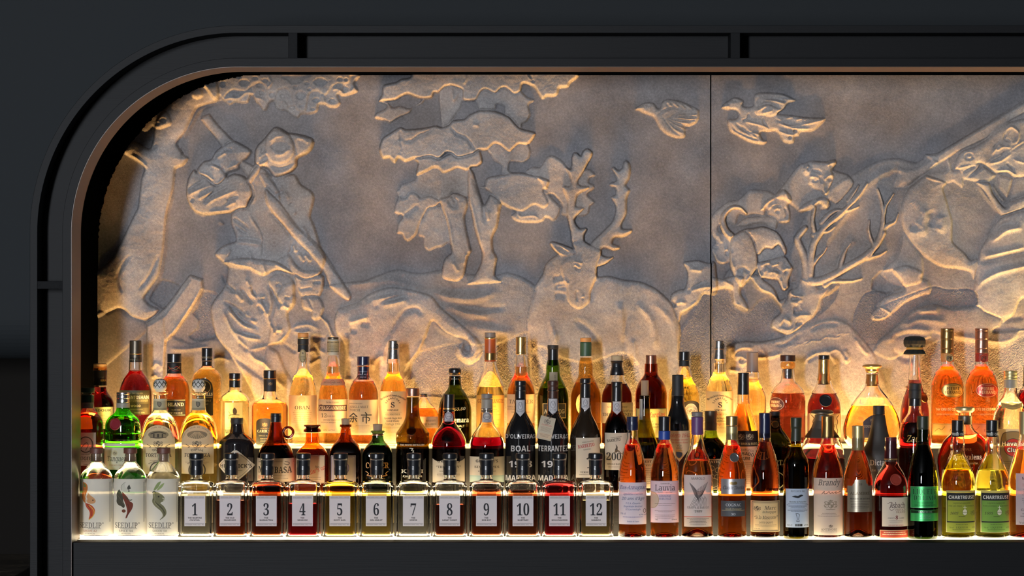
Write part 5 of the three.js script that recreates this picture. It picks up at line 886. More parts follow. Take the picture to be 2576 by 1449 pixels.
bottle({ row: 2, n: 'gin_bottle', l: 'amber pharmacy bottle with red slanted lettering behind square bottle 4', cx: 785.5, glass: tinted([0.80, 0.33, 0.06]), sq: 5, sqTop: 1138, sqNeck: 1120, flat: 0.9,
  prof: '42.5,0 42.5,1140,16 17,1116,6 16,1090', liq: [[0.72, 0.22, 0.04], 1128, 0.06], caps: [['stopper', tinted([0.30, 0.09, 0.03]), '22,1087 22,1081 17,1078 21,1073 21,1069'], ['stopper_core', 'brown', '15,1088 15,1072']],
  labels: [{ x: [-38, 34], y: [1144, 1214], flat: 1, d: (p) => p.bg('#cbb08c').box(1.5, 1.5, p.w - 3, p.h - 3, '#5c4c3a', 1).T('MONKEY', 22, 9, { f: 'monospace', x: 20 }).T('No.', 32, 8, { x: 54 }).T("distiller's cut", 44, 13, { b: 1, f: 'monospace', c: '#c02a1c', rot: -0.35, x: 46, w: 60 }).fuzz(54, 64, 2).T('47', 60, 10, { c: '#c02a1c', x: 12 }) }] });
bottle({ row: 2, n: 'gin_bottle', l: 'dark amber pharmacy bottle with cork and violet stamp label behind square bottle 5', cx: 869.5, glass: tinted([0.50, 0.19, 0.03]), sq: 5, sqTop: 1126, sqNeck: 1106, flat: 0.9,
  prof: '40,0 40,1128,22 15,1100,8 12,1080,4 14,1074,3', liq: [[0.12, 0.04, 0.012], 1112, 0.06], caps: [['glass_lip', tinted([0.4, 0.15, 0.03]), '15,1075 15,1068'], ['cork', 'cork', '10,1072 11,1053']],
  labels: [{ x: [-35, 27], y: [1144, 1214], flat: 1, d: (p) => { p.bg('#b9a694').box(2, 2, p.w - 4, p.h - 4, '#5d5170', 1.6).box(6, 6, p.w - 12, p.h - 12, '#7d7290', 0.8).oval(31, 32, 14, 16, '#8e7f9a', '#4a4060', 1); for (let k = 0; k < 30; k++) p.rect(k * 2.07, -0.2, 1, 1.4, '#6d6056').rect(k * 2.07, p.h - 1.2, 1, 1.4, '#6d6056'); p.T('47', 37, 13, { b: 1, c: '#453b5c' }); } }] });
bottle({ row: 2, n: 'gin_bottle', l: 'dark green bottle with cork and gold lettering behind square bottle 6', cx: 950, glass: tinted([0.13, 0.26, 0.16]), sq: 5, sqTop: 1136, sqNeck: 1112, flat: 0.9,
  prof: '38,0 38,1132,24 15,1108,8 14,1092', liq: [[0.05, 0.13, 0.08], 1120, 0.048], caps: [['glass_lip', tinted([0.2, 0.3, 0.22]), '14,1092 18,1089 18,1085 15,1083'], ['cork', 'cork', '11,1084 12.5,1067'], ['neck_band', 'copper', '14.6,1096 14.6,1092']],
  labels: [{ x: [-32, 32], y: [1150, 1204], flat: 1, m: 'print', d: (p) => p.T('COPPER', 26, 20, { b: 1, c: '#b07a2c', w: 58 }).path('4,34 14,40 4,44 18,46', '#a87434', 1.8).path('60,34 50,40 60,44 46,46', '#a87434', 1.8).T('30', 50, 8, { c: '#b07a2c' }) }] });
bottle({ row: 2, n: 'gin_bottle', l: 'smoky olive gin bottle with copper cap and embossed disc behind square bottle 7', cx: 1038, glass: tinted([0.30, 0.23, 0.07]),
  prof: '42,0 42,1100,5 41,1098,3 42,1094,8 42,1090,22 20,1058,10 16.5,1040,10 15.5,1000', liq: [[0.16, 0.11, 0.03], 1112, 0.06], caps: [['cap', 'copper', '16.2,997 16.4,990 16.2,977']], extra: [seal('embossed_disc', tinted([0.30, 0.23, 0.07]), -2, 1084, 12, 2)],
  labels: [{ x: [-32, 32], y: [1108, 1206], m: 'print', d: (p) => p.T('THE KYOTO DISTILLERY', 12, 6, { f: 'sans-serif', w: 60, c: '#c9c2ac' }).path('26,18 38,18 28,24 38,24 32,28 40,30 24,30', '#c9c2ac', 1.4).T('KI   BI', 80, 12, { c: '#d4cdb8', w: 56 }).T('Kyoto Dry Gin', 90, 7, { i: 1, c: '#d4cdb8', w: 48 }) }] });
const grahams = (a, b, band) => (p) => { p.bg('#c9bba4').T("GRAHAM'S", 22, 10, { f: 'sans-serif', b: 1, w: 56, c: '#3a332c' }).T(a, 36, 8, { b: 1, w: 62, c: '#4a4036' }).T(b, 45, 5, { w: 44 }); if (band) p.bar(54, 3, '#9fb3a6').bar(57, 30, '#a9bcae'); else p.fuzz(48, 58, 3); };
bottle({ row: 2, n: 'port_bottle', l: 'purple red port bottle with black cap and round white neck seal behind square bottle 8', g: 'pair of port bottles', cx: 1129, prof: '44.5,0 44.5,1108,24 34,1086,18 17,1066,10 15,1030', liq: [[0.045, 0.0008, 0.005], 1030, 0.05], caps: [['capsule', 'black', '14.6,1036 14.6,1034 14,1030 14,992'], ['neck_ring', 'gold', '14.8,1030 14.8,1026']],
  labels: [{ n: 'neck_label', x: [-10, 10], y: [1036, 1060], off: 1.2, m: 'opaque', shape: (u) => [0.5 - Math.sqrt(Math.max(0, 0.25 - (u - 0.5) ** 2)), 1], d: (p) => p.bg('#b5abb0').oval(10, 10, 7.5, 7.5, null, '#5c5560', 1.4).T('100786', 13, 5, { f: 'sans-serif', w: 12 }).arc('PORTO', 10, 10, 4.4, 3, 2.6).bar(19, 5, '#8f878c', 5) }, { x: [-40, 40], y: [1140, 1212], shape: (u) => { const q = Math.abs(2 * u - 1); return [q < 0.24 ? 0.16 * (q / 0.24) ** 2 : 0.16 + 0.1 * Math.sin((q - 0.24) * 4) , 1]; }, d: grahams('“THE TAWNY”', 'RESERVE TAWNY PORT') }] });
bottle({ row: 2, n: 'port_bottle', l: 'clear necked port bottle with grey capsule and green striped label behind square bottle 9', g: 'pair of port bottles', cx: 1225, prof: '44.5,0 44.5,1112,26 34,1090,18 17,1066,10 14.5,1030', liq: [[0.06, 0.001, 0.006], 1099, 0.05], caps: [['capsule', 'taupe', '14.2,1038 14.2,1004'], ['cork', 'grey', '14,1003 14,991'], ['neck_ring', 'silver', '14.8,1030 14.8,1027']], extra: [seal('embossed_mark', clearGlass, 0, 1092, 12, 1.4)],
  labels: [{ n: 'neck_label', x: [-11, 11], y: [1036, 1062], off: 1.2, m: 'opaque', shape: (u) => [0.5 - Math.sqrt(Math.max(0, 0.25 - (u - 0.5) ** 2)), 1], d: (p) => p.bg('#b3aca8').oval(11, 11, 8, 8, null, '#5c5560', 1.4).T('649286', 14, 5, { f: 'sans-serif', w: 13 }).arc('PORTO', 11, 11, 4.6, 3, 2.6).bar(20, 5, '#8f878c', 5) }, { x: [-43, 43], y: [1140, 1212], shape: (u) => { const q = Math.abs(2 * u - 1); return [q < 0.22 ? 0 : 0.1, 1]; }, d: grahams('SIX GRAPES', 'RESERVE PORT', 1) }] });
const blackGlass = std([0.008, 0.008, 0.009], 0.07, 0, { clearcoat: 1, clearcoatRoughness: 0.03 });
const stencil = (rows) => (p) => rows.forEach(([s, y, size, w]) => { p.T(s, y, size, { b: 1, f: 'sans-serif', c: '#a5a2a2', w }); });
[[1309, 'BOAL', '1908', 'stencilled with four white lines, no tag', 50, '52627'], [1391, 'TERRANTEZ', '1977', 'with paper tag tied round its neck', 76, '51146']].forEach(([cx, a, yr, what, w, num], i) => bottle({
  row: 2, n: 'madeira_bottle', l: `black madeira bottle ${what}, white shield on neck`, g: 'black stencilled madeira bottles', cx, opaque: blackGlass, prof: '38.5,0 38.5,1084,24 26,1058,14 15,1040,8 13.6,1002', caps: [['capsule', i ? 'brown' : 'black', '13.6,1004 13.4,972 14,970 14,958,3'], ['neck_ring', 'black', '14.8,984 14.8,981']],
  labels: [{ n: 'lettering', x: [-38, 38], y: [1080, 1209], m: 'print', d: stencil([["D'OLIVEIRAS", 22, 15, 76], [a, 54, 20, w], [yr, 94, 22, 60], ['MADEIRA', 127, 19, 76]]) }, shield(i ? 1003 : 1006, i ? 1044 : 1048, 10.5, num)],
  extra: i ? [(t, b) => { const sl = slot(140, 200), g2 = sheets[sl.t].g; g2.save(); g2.translate(sl.x, sl.y); g2.scale(3, 3); new Print(g2, 46, 66).bg('#b3a48c').crest(23, 14, 6).T('Certificado', 26, 6, { i: 1, c: '#a0403a' }).fuzz(30, 44, 5).rect(2, 48, 42, 14, '#c2a888').fuzz(50, 60, 3); g2.restore();
    const g = new THREE.BoxGeometry(38 * b.s, 58 * b.s, 0.8 * b.s, 6, 8, 1), uv = g.attributes.uv, p = g.attributes.position; for (let k = 0; k < uv.count; k++) { uv.setXY(k, (sl.x + uv.getX(k) * 138) / SHEET, 1 - (sl.y + (1 - uv.getY(k)) * 198) / SHEET); p.setZ(k, p.getZ(k) + 1.6 * b.s * Math.sin(p.getY(k) / (12 * b.s))); } g.computeVertexNormals();
    g.rotateZ(-0.22); g.rotateX(-0.12); g.translate(-18 * b.s, b.H(1076), 39 * b.s); part('paper_tag', g, labelMaterial(sl.t, 'opaque', 2), t, 'parchment tag on a string');
    part('string', new THREE.TubeGeometry(new THREE.CatmullRomCurve3([[-8, 1050, 41], [0, 1041, 30], [14, 1038, 16], [16, 1036, 0], [0, 1038, -17], [-15, 1040, 0], [-10, 1044, 24], [-10, 1051, 41]].map(([x, y, z2]) => new THREE.Vector3(x * b.s, b.H(y), z2 * b.s))), 40, 0.8 * b.s, 6), CAPS.brown, t); }] : [] }));
const barb = (year, red) => (p) => { p.bg('#c4b8a6'); if (red) p.T('VINHO MADEIRA', 11, 4, { rot: -0.14, w: 30 }).T('BARBEITO', 24, 12, { b: 1, c: '#9c2d30', rot: -0.16, w: 42, x: 26 }).T('MADEIRA', 30, 4, { rot: -0.14, x: 28 }).T(year, 76, 42, { b: 1, x: 34, w: 19 }).T('VERDELHO', 88, 6, { b: 1, x: 28 }).fuzz(91, 96, 1); else p.T('VINHO MADEIRA', 12, 4, { rot: -0.14, w: 28 }).T('BARBEITO', 22, 10, { b: 1, rot: -0.14, w: 34, x: 22 }).path('26,28 32,34 30,42 36,48 30,46 26,52 24,42 28,36 26,28', null, 0, '#4a3c30').path('22,50 30,40 40,52', '#6b5230', 1.6).T(year, 68, 26, { b: 1, w: 50 }).T('SINGLE HARVEST', 80, 5.4, { b: 1, w: 44 }).fuzz(84, 90, 2); };
bottle({ row: 2, n: 'madeira_bottle', l: 'black madeira bottle with cream label, red maker name and big black digit 1', g: 'madeira bottles with cream labels', cx: 1472.5, opaque: std([0.02, 0.013, 0.008], 0.07, 0, { clearcoat: 1, clearcoatRoughness: 0.03 }), prof: '38.5,0 38.5,1090,26 26,1060,14 15,1040,8 13.6,1000', caps: [['capsule', 'black', '13.6,1006 13,966 14,964 14,953,2']], labels: [{ x: [-24, 36], y: [1100, 1200], d: barb('1', true) }, shield(1001, 1034, 9.5, '494731')] });
bottle({ row: 2, n: 'madeira_bottle', l: 'brown black madeira bottle with cream label dated 2003, beside amber bottle with navy wax', g: 'madeira bottles with cream labels', cx: 1551.5, glass: tinted([0.25, 0.11, 0.03]), prof: '33,0 33,1076,24 24,1052,14 14.5,1036,8 13.4,1010', liq: [[0.06, 0.02, 0.006], 1040, 0.05], caps: [['capsule', 'black', '13.8,1010 13.4,974 14,972 14,961,2']], labels: [{ x: [-30, 26], y: [1088, 1181], d: barb('2003', false) }, shield(1010, 1043, 10, '334043')] });
bottle({ row: 2, n: 'sherry_bottle', l: 'dark olive bottle with raised cork and straight tapering shoulders, second step', cx: 1622, glass: tinted([0.30, 0.28, 0.06]), prof: '38,0 38,1136,24 22,1082,20 13.5,1050,10 12.5,1000', liq: [[0.12, 0.11, 0.02], 1112, 0.05], caps: [['glass_lip', tinted([0.3, 0.28, 0.06]), '14,1001 14,995'], ['cork', 'cork', '9.5,996 9.8,957']],
  labels: [{ n: 'neck_label', x: [-14, -6], y: [1004, 1056], m: 'opaque', d: (p) => p.bg('#a3a098').rect(2, 4, 1, 44, '#6d6a64') }, { x: [-36, 34], y: [1152, 1226], d: (p) => p.bg('#b9ab93').T('FINEST', 10, 7, { w: 34, b: 1 }).T('RESERVE', 19, 6, { w: 30 }).fuzz(24, 66, 9) }] });
bottle({ row: 2, n: 'sherry_bottle', l: 'black sherry bottle with wide flaring shoulder and cream label with blue shield', cx: 1705, opaque: blackGlass, prof: '31,0 31,1062,20 22,1038,14 16.5,1020,8 15,990', caps: [['capsule', 'matte', '15.6,996 14.6,972 14.4,970 14.4,943,2']],
  labels: [{ x: [-26, 30.5], y: [1083, 1160], shape: (u) => [0, 0.55 + 0.45 * (1 - Math.abs(2 * u - 1))], d: (p) => p.bg('#c3b08f').T('Solera 1842', 16, 13, { i: 1, c: '#a5352c', w: 56 }).T('Medium Sweet', 24, 6, { i: 1, c: '#a5352c' }).T('Old Oloroso Blend', 31, 6, { i: 1, c: '#a5352c', w: 44 }).T('VOS', 39, 6.4).T('JEREZ', 45.4, 5.4).path('20,52 36,52 36,62 28,70 20,62 20,52', '#8d7a3c', 1.2, '#27406e').path('20,50 24,47 28,50 32,47 36,50', '#b0903c', 1.6) }] });
bottle({ row: 2, n: 'liqueur_bottle', l: 'squat dark bottle with ornate black label and sealed capsule between Lauvia and orange rum', cx: 1788, glass: tinted([0.30, 0.40, 0.08]), prof: '45,0 45,1140,26 34,1116,16 17,1098,8 15,1080', liq: [[0.035, 0.025, 0.01], 1102, 0.05], caps: [['capsule', 'bronze', '15.8,1083 15.6,1064 15,1062 15.6,1034']],
  labels: [{ x: [-42, 42], y: [1152, 1230], d: (p) => { p.bg('#2e2820').box(2, 2, p.w - 4, p.h - 4, '#a8986f', 1.4).T('AROMATIQUE', 11, 8, { b: 1, c: '#cbbd96', w: 72 }); for (let k = 0; k < 5; k++) p.oval(14 + k * 14, 24 + (k % 2) * 5, 6, 6, null, '#a8986f', 1.2).oval(14 + k * 14, 46, 7, 7, null, '#8f8160', 1.4); p.oval(42, 60, 18, 12, '#4c442f', '#cbbd96', 1); } }] });
bottle({ row: 2, n: 'rum_bottle', l: 'glowing orange rum bottle with brown and cream label and tall black cap', cx: 1870, prof: '38,0 38,1090,26 26,1048,18 15.5,1016,8 14.4,985', liq: [[0.97, 0.40, 0.04], 1016, 0.07], caps: [['capsule', 'black', '14.8,993 14.4,962 14.2,960 14.2,938']],
  labels: [{ x: [-33, 36], y: [1083, 1122], m: 'opaque', d: (p) => p.bg('#2a1714').crest(24, 14, 6, '#b5a487').crest(46, 14, 6, '#b5a487').T('BERRY BROS & RUDD', 35, 8, { b: 1, f: 'sans-serif', c: '#b5a06f', w: 64 }) }, { x: [-33, 36], y: [1122, 1226], d: (p) => p.bg('#b89a84').arc('5-YEAR-OLD', 34, 60, 50, 7, 0.8, { f: 'sans-serif' }).arc('BARBADOS', 34, 72, 50, 11, 1.0, { b: 1, f: 'sans-serif' }).T('RUM', 34, 11, { b: 1, f: 'sans-serif' }).fuzz(40, 96, 11) }] });
bottle({ row: 2, n: 'absinthe_bottle', l: 'black green bottle with round gold neck seal behind the orange marc bottle', cx: 1949, glass: tinted([0.20, 0.19, 0.05]), prof: '42,0 42,1110,22 30,1092,14 15,1074,8 13.5,1044', liq: [[0.035, 0.035, 0.01], 1084, 0.05], caps: [['cap', 'matte', '13.6,1052 13.6,1036'], ['neck_band', 'black', '14.4,1078 14.4,1056']], extra: [seal('gold_seal', 'darkgold', 0, 1067, 9, 2)],
  labels: [{ x: [-40, 40], y: [1140, 1232], m: 'print', d: (p) => p.T('LIBERTAN', 28, 18, { b: 1, c: '#6f7048', w: 76 }).oval(40, 66, 22, 20, null, '#77744c', 2).T('1', 44, 8, { c: '#77744c' }) }] });
bottle({ row: 2, n: 'decanter', l: 'broad clear decanter with flared pewter collar and dark red liquid behind beige brandy label', cx: 2068, flat: 0.86, prof: '58,0 61,1180,20 60,1150,18 44,1102,6 17,1060,6 16,1046', liq: [[0.34, 0.01, 0.02], 1152, 0.07], wall: 3, floor: 8,
  caps: [['collar', 'mesh', '45,1101 40,1094 28,1078 20,1058 18,1042', 'flared pewter collar'], ['stopper', 'bronze', '17,1044 30,1041 30,1037 24,1032 10,1030']] });
bottle({ row: 2, n: 'rum_bottle', l: 'matte black broad shouldered bottle with white serif lettering, second step', cx: 2211, opaque: std([0.035, 0.031, 0.028], 0.6), prof: '48,0 48,1140,24 30,1116,20 21,1080,10 15,1044', caps: [['cap', 'matte', '14.6,1043 14.6,1021'], ['neck_band', 'blue', '15,1066 14.8,1044']],
  labels: [{ n: 'lettering', x: [-32, 40], y: [1150, 1200], m: 'print', d: (p) => p.T('Dictador', 18, 18, { c: '#b9b3ac', w: 62 }).T('Est. 1913', 33, 7, { c: '#9a948d', x: 24 }) }] });
bottle({ row: 2, n: 'rum_bottle', l: 'dark red rum bottle with gold script and ridged black cap behind green elixir', cx: 2302, prof: '42.5,0 43,1150,20 42,1110,30 36,1064,22 17,1040,12 15,1010', liq: [[0.12, 0.006, 0.008], 1062, 0.05], caps: [['cap', 'matte', '16,1002 16,982 15,980 15.4,965'], ['neck_band', 'black', '16.6,1022 16.2,1002']],
  labels: [{ n: 'lettering', x: [-28, 36], y: [1090, 1124], m: 'print', d: (p) => p.T('Zacapa', 21, 24, { i: 1, c: '#b08a36', w: 60 }).bar(26, 1.2, '#b08a36', 8) }] });
bottle({ row: 2, n: 'armagnac_bottle', l: 'flat wide amber flask with gold stopper and white lettering behind lemon yellow liqueur', cx: 2428, flat: 0.5, dz: 0.012, prof: '62,0 71,1180,26 73,1150,24 57,1108,24 20,1080,12 16,1060,8 16,1036', liq: [[0.62, 0.11, 0.02], 1092, 0.05], caps: [['stopper', 'palegold', '18,1038 24,1033 24,1026 20,1023.4'], ['neck_band', 'bronze', '17.4,1068 17.4,1046']],
  labels: [{ n: 'lettering', x: [-40, 40], y: [1124, 1182], m: 'print', d: (p) => p.T('1998', 10, 10, { c: '#b98a5c' }).T('Dartigalens', 30, 17, { b: 1, c: '#d8c6ac', w: 74 }).T('Folle Blanche', 42, 7, { c: '#c9b59a', x: 44 }).T('Armagnac', 52, 6, { c: '#c9b59a' }) }] });
bottle({ row: 2, n: 'rum_bottle', l: 'clear bottle with grooved gold cap and cream label with red disc near the right edge', cx: 2542, dz: -0.004, prof: '45,0 45,1050,26 35,1020,20 17,994,12 15,960', liq: [[0.96, 0.90, 0.72], 1012, 0.1], caps: [['cap', 'palegold', '17,955 17,952 16.4,950 17,948 17,944 16.4,942 17,940 16.6,933'], ['neck_band', 'taupe', '16.6,976 16.6,955']],
  labels: [{ n: 'neck_label', x: [-26, 26], y: [1012, 1030], m: 'paper', shape: (u) => [0.35 - 0.35 * Math.abs(2 * u - 1), 1 - 0.35 * Math.abs(2 * u - 1)], d: (p) => p.bg('#8d8054').fuzz(6, 12, 2) }, { x: [-44, 44], y: [1078, 1226], d: (p) => p.bg('#c3b795').path('14,60 14,14 30,6 58,6 74,14 74,60 74,130 14,130 14,60', '#4d4030', 2, '#7d6a44').oval(44, 46, 22, 22, '#a8281c', '#3a2a1c', 1.4).T('Havana', 42, 15, { b: 1, f: 'sans-serif', c: '#e9e2cc', st: '#2a221a', lw: 2, w: 56 }).T('Club', 57, 14, { b: 1, f: 'sans-serif', c: '#e9e2cc', st: '#2a221a', lw: 2 }).oval(8, 40, 4, 4, '#8d7d58').fuzz(80, 120, 7) }] });

// ---------------------------------------------------------------- back row
const thin = (c) => [c, 0, 0.075];                    // colour of the light that comes through one bottle's width
bottle({ row: 3, n: 'whisky_bottle', l: 'dark red whisky with pale wooden stopper and yellow green label, far left of top step', cx: 252, prof: '37,0 37,1010,14 18,984,8 16.5,960', liq: [[0.20, 0.006, 0.012], 974, 0.05], caps: [['stopper', 'pale', '16.6,926 16.6,915'], ['glass_lip', tinted([0.9, 0.6, 0.3]), '17.8,932 17.8,926'], ['capsule', 'black', '17.6,970 17.2,950 17.6,948 17.6,932']],
  labels: [{ n: 'neck_label', x: [2, 15], y: [952, 960], off: 1.4, m: 'print', d: (p) => p.T('EDRA', 7, 7, { b: 1, f: 'sans-serif', c: '#b59a4c' }) }, { x: [-34, 34], y: [1023, 1078], d: (p) => p.bg('#aeb276').T('EDRADOUR', 12, 9, { b: 1, f: 'sans-serif', w: 60 }).fuzz(20, 50, 7) }] });
bottle({ row: 3, n: 'whisky_bottle', l: 'ruby red whisky with tall bronze cap and dark olive label, back left', cx: 341, prof: '43,0 43,980,26 32,952,18 17,934,8 15.5,900', liq: thin([0.24, 0.012, 0.025]).with(1, 932), caps: [['cap', 'bronze', '15.2,890 15,860 15,857'], ['capsule', 'bronze', '15.6,911 15.4,891'], ['neck_ring', 'gold', '15.7,891.6 15.7,889.4']],
  labels: [{ n: 'neck_label', x: [-14, 14], y: [900, 908], off: 1.4, m: 'print', d: (p) => p.T('THE TRIPLE DISTILLED', 6.6, 6, { c: '#8a8064', w: 27 }) }, { x: [-38, 38], y: [981, 1042], m: 'opaque', d: (p) => p.bg('#4d4a2c').T('TRIPLE DISTILLED', 9, 5, { c: '#c9bb84', w: 44 }).T('AUCHENTOSHAN', 22, 12, { b: 1, f: 'sans-serif', c: '#e2dcc4', w: 72 }).bar(23.6, 0.6, '#c9bb84', 4).T('SINGLE MALT SCOTCH WHISKY', 29, 5.4, { f: 'sans-serif', c: '#c9bb84', w: 68 }).rect(3, 34, 70, 10, '#2f2d1a').T('THREE WOOD', 42, 8, { b: 1, f: 'sans-serif', c: '#cfc088', x: 30 }).fuzz(47, 52, 1, '#8f865c').T('700ml  43%', 58, 4.6, { c: '#cfc088', x: 52 }) }] });
bottle({ row: 3, n: 'whisky_bottle', l: 'orange whisky in embossed bottle with square black cap and black 18 label', cx: 438.5, prof: '41,0 41,980,20 36,960,14 19,944,6 17,920', liq: thin([0.56, 0.14, 0.02]).with(1, 948), caps: [['cap', 'black', '17.8,912 17.8,890'], ['capsule', 'matte', '17.6,940 17.6,913']],
  labels: [{ n: 'neck_label', x: [-16.6, 16.6], y: [914, 939], off: 1, m: 'opaque', d: (p) => p.bg('#15110f').path('3,8 14,16 24,6 31,14', '#a5321f', 1.4).path('3,18 12,8 22,18 31,8', '#a08c54', 1.2).path('6,12 16,20 28,18', '#a5321f', 1.2) }, { x: [-36, 30], y: [1004, 1046], m: 'opaque', d: (p) => p.bg('#14120f').bar(1, 2, '#a59a76').bar(38, 2, '#a59a76').T('HIGHLAND', 17, 12, { b: 1, c: '#d9d0b8', w: 60 }).T('18', 28, 11, { b: 1, c: '#c2381f', x: 20 }).T('YEARS OLD', 27, 4, { c: '#b9ae92', x: 44 }).T('ORKNEY PRIDE', 36, 6, { c: '#d9d0b8', w: 54 }) }] });
bottle({ row: 3, n: 'whisky_bottle', l: 'golden whisky with sloping shoulders and black arched label under a black screw cap', cx: 521, prof: '38,0 38,944,8 13,922,4 12.6,905', liq: thin([0.84, 0.48, 0.09]).with(1, 930), caps: [['cap', 'black', '13.6,908 13.6,876'], ['neck_band', 'black', '12.9,921 12.9,909']],
  labels: [{ n: 'neck_label', x: [-12, 12], y: [895, 902], off: 1.6, m: 'print', d: (p) => p.T('BUSHMILLS', 6, 6, { c: '#b5a37c', w: 22 }) }, { x: [-28, 18], y: [951, 1044], m: 'opaque', shape: archTop(0.28), d: (p) => p.bg('#17150f').oval(23, 22, 17, 16, null, '#b39a5a', 1.4).T('BUSHMILLS', 44, 10, { b: 1, c: '#d6c594', w: 44 }).bar(47, 1, '#b39a5a', 2).T('SINGLE MALT', 58, 5.4, { c: '#c9ba8c' }).T('WHISKEY', 66, 5, { c: '#c9ba8c' }).path('12,80 20,72 30,82', '#b39a5a', 1.4) }] });
bottle({ row: 3, n: 'whisky_bottle', l: 'pale yellow whisky with owl label and black cap with gold stripe', cx: 590.5, prof: '38,0 38,1000,12 15,984,6 14,974', liq: thin([0.96, 0.8, 0.38]).with(1, 1008), caps: [['cap', 'black', '14,953 14,939'], ['cap_stripe', 'gold', '13.6,957 13.6,952'], ['capsule', 'black', '14,975 14,957']],
  labels: [{ x: [-22, 22], y: [1012, 1096], m: 'thin', d: (p) => p.bg('#e6d58a').path('24,12 30,16 31,26 26,32 21,28 20,18 24,12', null, 0, '#4a3a22').path('10,32 20,29 36,31', '#4a3a22', 1.6).path('10,22 16,30 12,34', '#4a3a22', 1.2).T('Belgian', 41, 8.5, { w: 28 }).T('Owl', 50, 9, {}).fuzz(62, 65, 1).T('WHISKY', 77, 14, { b: 1, f: 'sans-serif', w: 42, c: '#3c3020' }) }] });
bottle({ row: 3, n: 'whisky_bottle', l: 'broad square shouldered amber bottle with black arched label and tall black cap', cx: 679, prof: '48,0 48,1016,12 18,1003,5 15.5,984', liq: thin([0.74, 0.29, 0.04]).with(1, 1014), flat: 0.8, caps: [['cap', 'black', '16,952 16,932'], ['capsule', 'matte', '15.8,985 15.8,953'], ['neck_ring', 'darkgold', '16.1,953.6 16.1,951.6']],
  labels: [{ n: 'neck_label', x: [-4, 8], y: [958, 972], off: 1, m: 'print', d: (p) => p.crest(6, 7, 3, '#a98a58') }, { x: [-32, 12], y: [1051, 1117], m: 'opaque', shape: archTop(0.16), d: (p) => p.bg('#17120d').crest(22, 16, 4, '#8f7a4c').T('GOUDEN', 27, 5, { c: '#9c8a5c', w: 24 }).T('CAROLUS', 36, 9, { b: 1, c: '#cdbf94', w: 38 }).T('SINGLE MALT', 45, 5, { c: '#b5a67c', w: 30 }).fuzz(50, 66, 4, '#8f8260') }] });
bottle({ row: 3, n: 'whisky_bottle', l: 'tall clear necked pale whisky with orange wood stopper and oval neck medallion', cx: 762.5, prof: '36.5,0 36.5,985,28 28,952,20 14.5,930,10 12.6,890', liq: thin([0.96, 0.74, 0.32]).with(1, 945), caps: [['stopper', 'wood', '13.6,849 13.6,838'], ['stopper_ring', 'palegold', '14,852.6 14,849'], ['capsule', 'matte', '14,886 13.4,872 13.2,868 14,866 14,853']],
  labels: [{ n: 'neck_label', x: [-8, 8], y: [879, 912], off: 1.6, m: 'opaque', shape: ovalShape, d: (p) => p.bg('#b8a578').oval(8, 16.5, 6.6, 15, null, '#6d5c34', 1).T('OBAN', 20, 5, { w: 11 }).T('1794', 26, 4.4).path('6,8 10,8 8,12 6,8', '#4a3c28', 1) }, { x: [-34.6, 34.6], y: [994, 1098], d: (p) => p.bg('#c9a878').oval(34, 10, 9, 8, '#bb9668').T('OBAN', 35, 12, { b: 1, c: '#4a3a2c', w: 38 }).bar(38, 0.6, '#7d6648', 14).fuzz(42, 90, 10, 'rgba(110,80,50,.4)').T('14', 63, 18, { c: 'rgba(150,112,70,.7)' }).T('SINGLE MALT SCOTCH WHISKY', 98, 4.6, { w: 48 }) }] });
bottle({ row: 3, n: 'whisky_bottle', l: 'amber whisky with bulging neck, cream capsule and strapped shoulder label, right of wood stoppered bottle', cx: 838, prof: '38.5,0 38.5,990,24 32,965,16 18.5,946,9 18,918,10 13.6,896', liq: thin([0.76, 0.33, 0.06]).with(1, 922), caps: [['cap', 'bronze', '14,854 14,848.5'], ['capsule', 'cream', '14.2,894 14,854']],
  labels: [{ n: 'neck_label', x: [-13.6, 13.6], y: [858, 886], off: 1.2, m: 'opaque', d: (p) => { p.bg('#a59a78').fuzz(10, 24, 5); for (let k = 0; k < 9; k++) p.rect(k * 3 + 0.6, 3, 1.8, 1.4, '#2c2820').rect(k * 3 + 0.6, 26, 1.8, 1.4, '#2c2820'); } }, { n: 'strap_label', x: [-30, 30], y: [953, 969], d: (p) => p.bg('#c6aa86').T('SPEYSIDE SINGLE MALT', 10, 5, { w: 44 }).oval(30, 8, 5, 5, null, '#a0685a', 0.8) }, { x: [-36, 36], y: [1004, 1088], d: (p) => p.bg('#c7ae88').T('The Best of Speyside', 9, 6, { i: 1, w: 32 }).rect(1, 14, p.w - 2, 15, '#4c2f26').oval(8, 21, 7, 8, '#4c2f26', '#a58a68', 0.8).T('CRAGGANMORE', 26, 12, { b: 1, c: '#d6c09c', w: 66 }).T('12', 45, 14, { x: 15 }).T('YEARS OLD', 43, 4, { x: 32 }).T('SPEYSIDE SINGLE MALT', 53, 5, { f: 'sans-serif', w: 46 }).T('SCOTCH WHISKY', 59, 5, { f: 'sans-serif', x: 26 }).T('40% vol 70cl', 78, 5, { x: 28 }) }] });
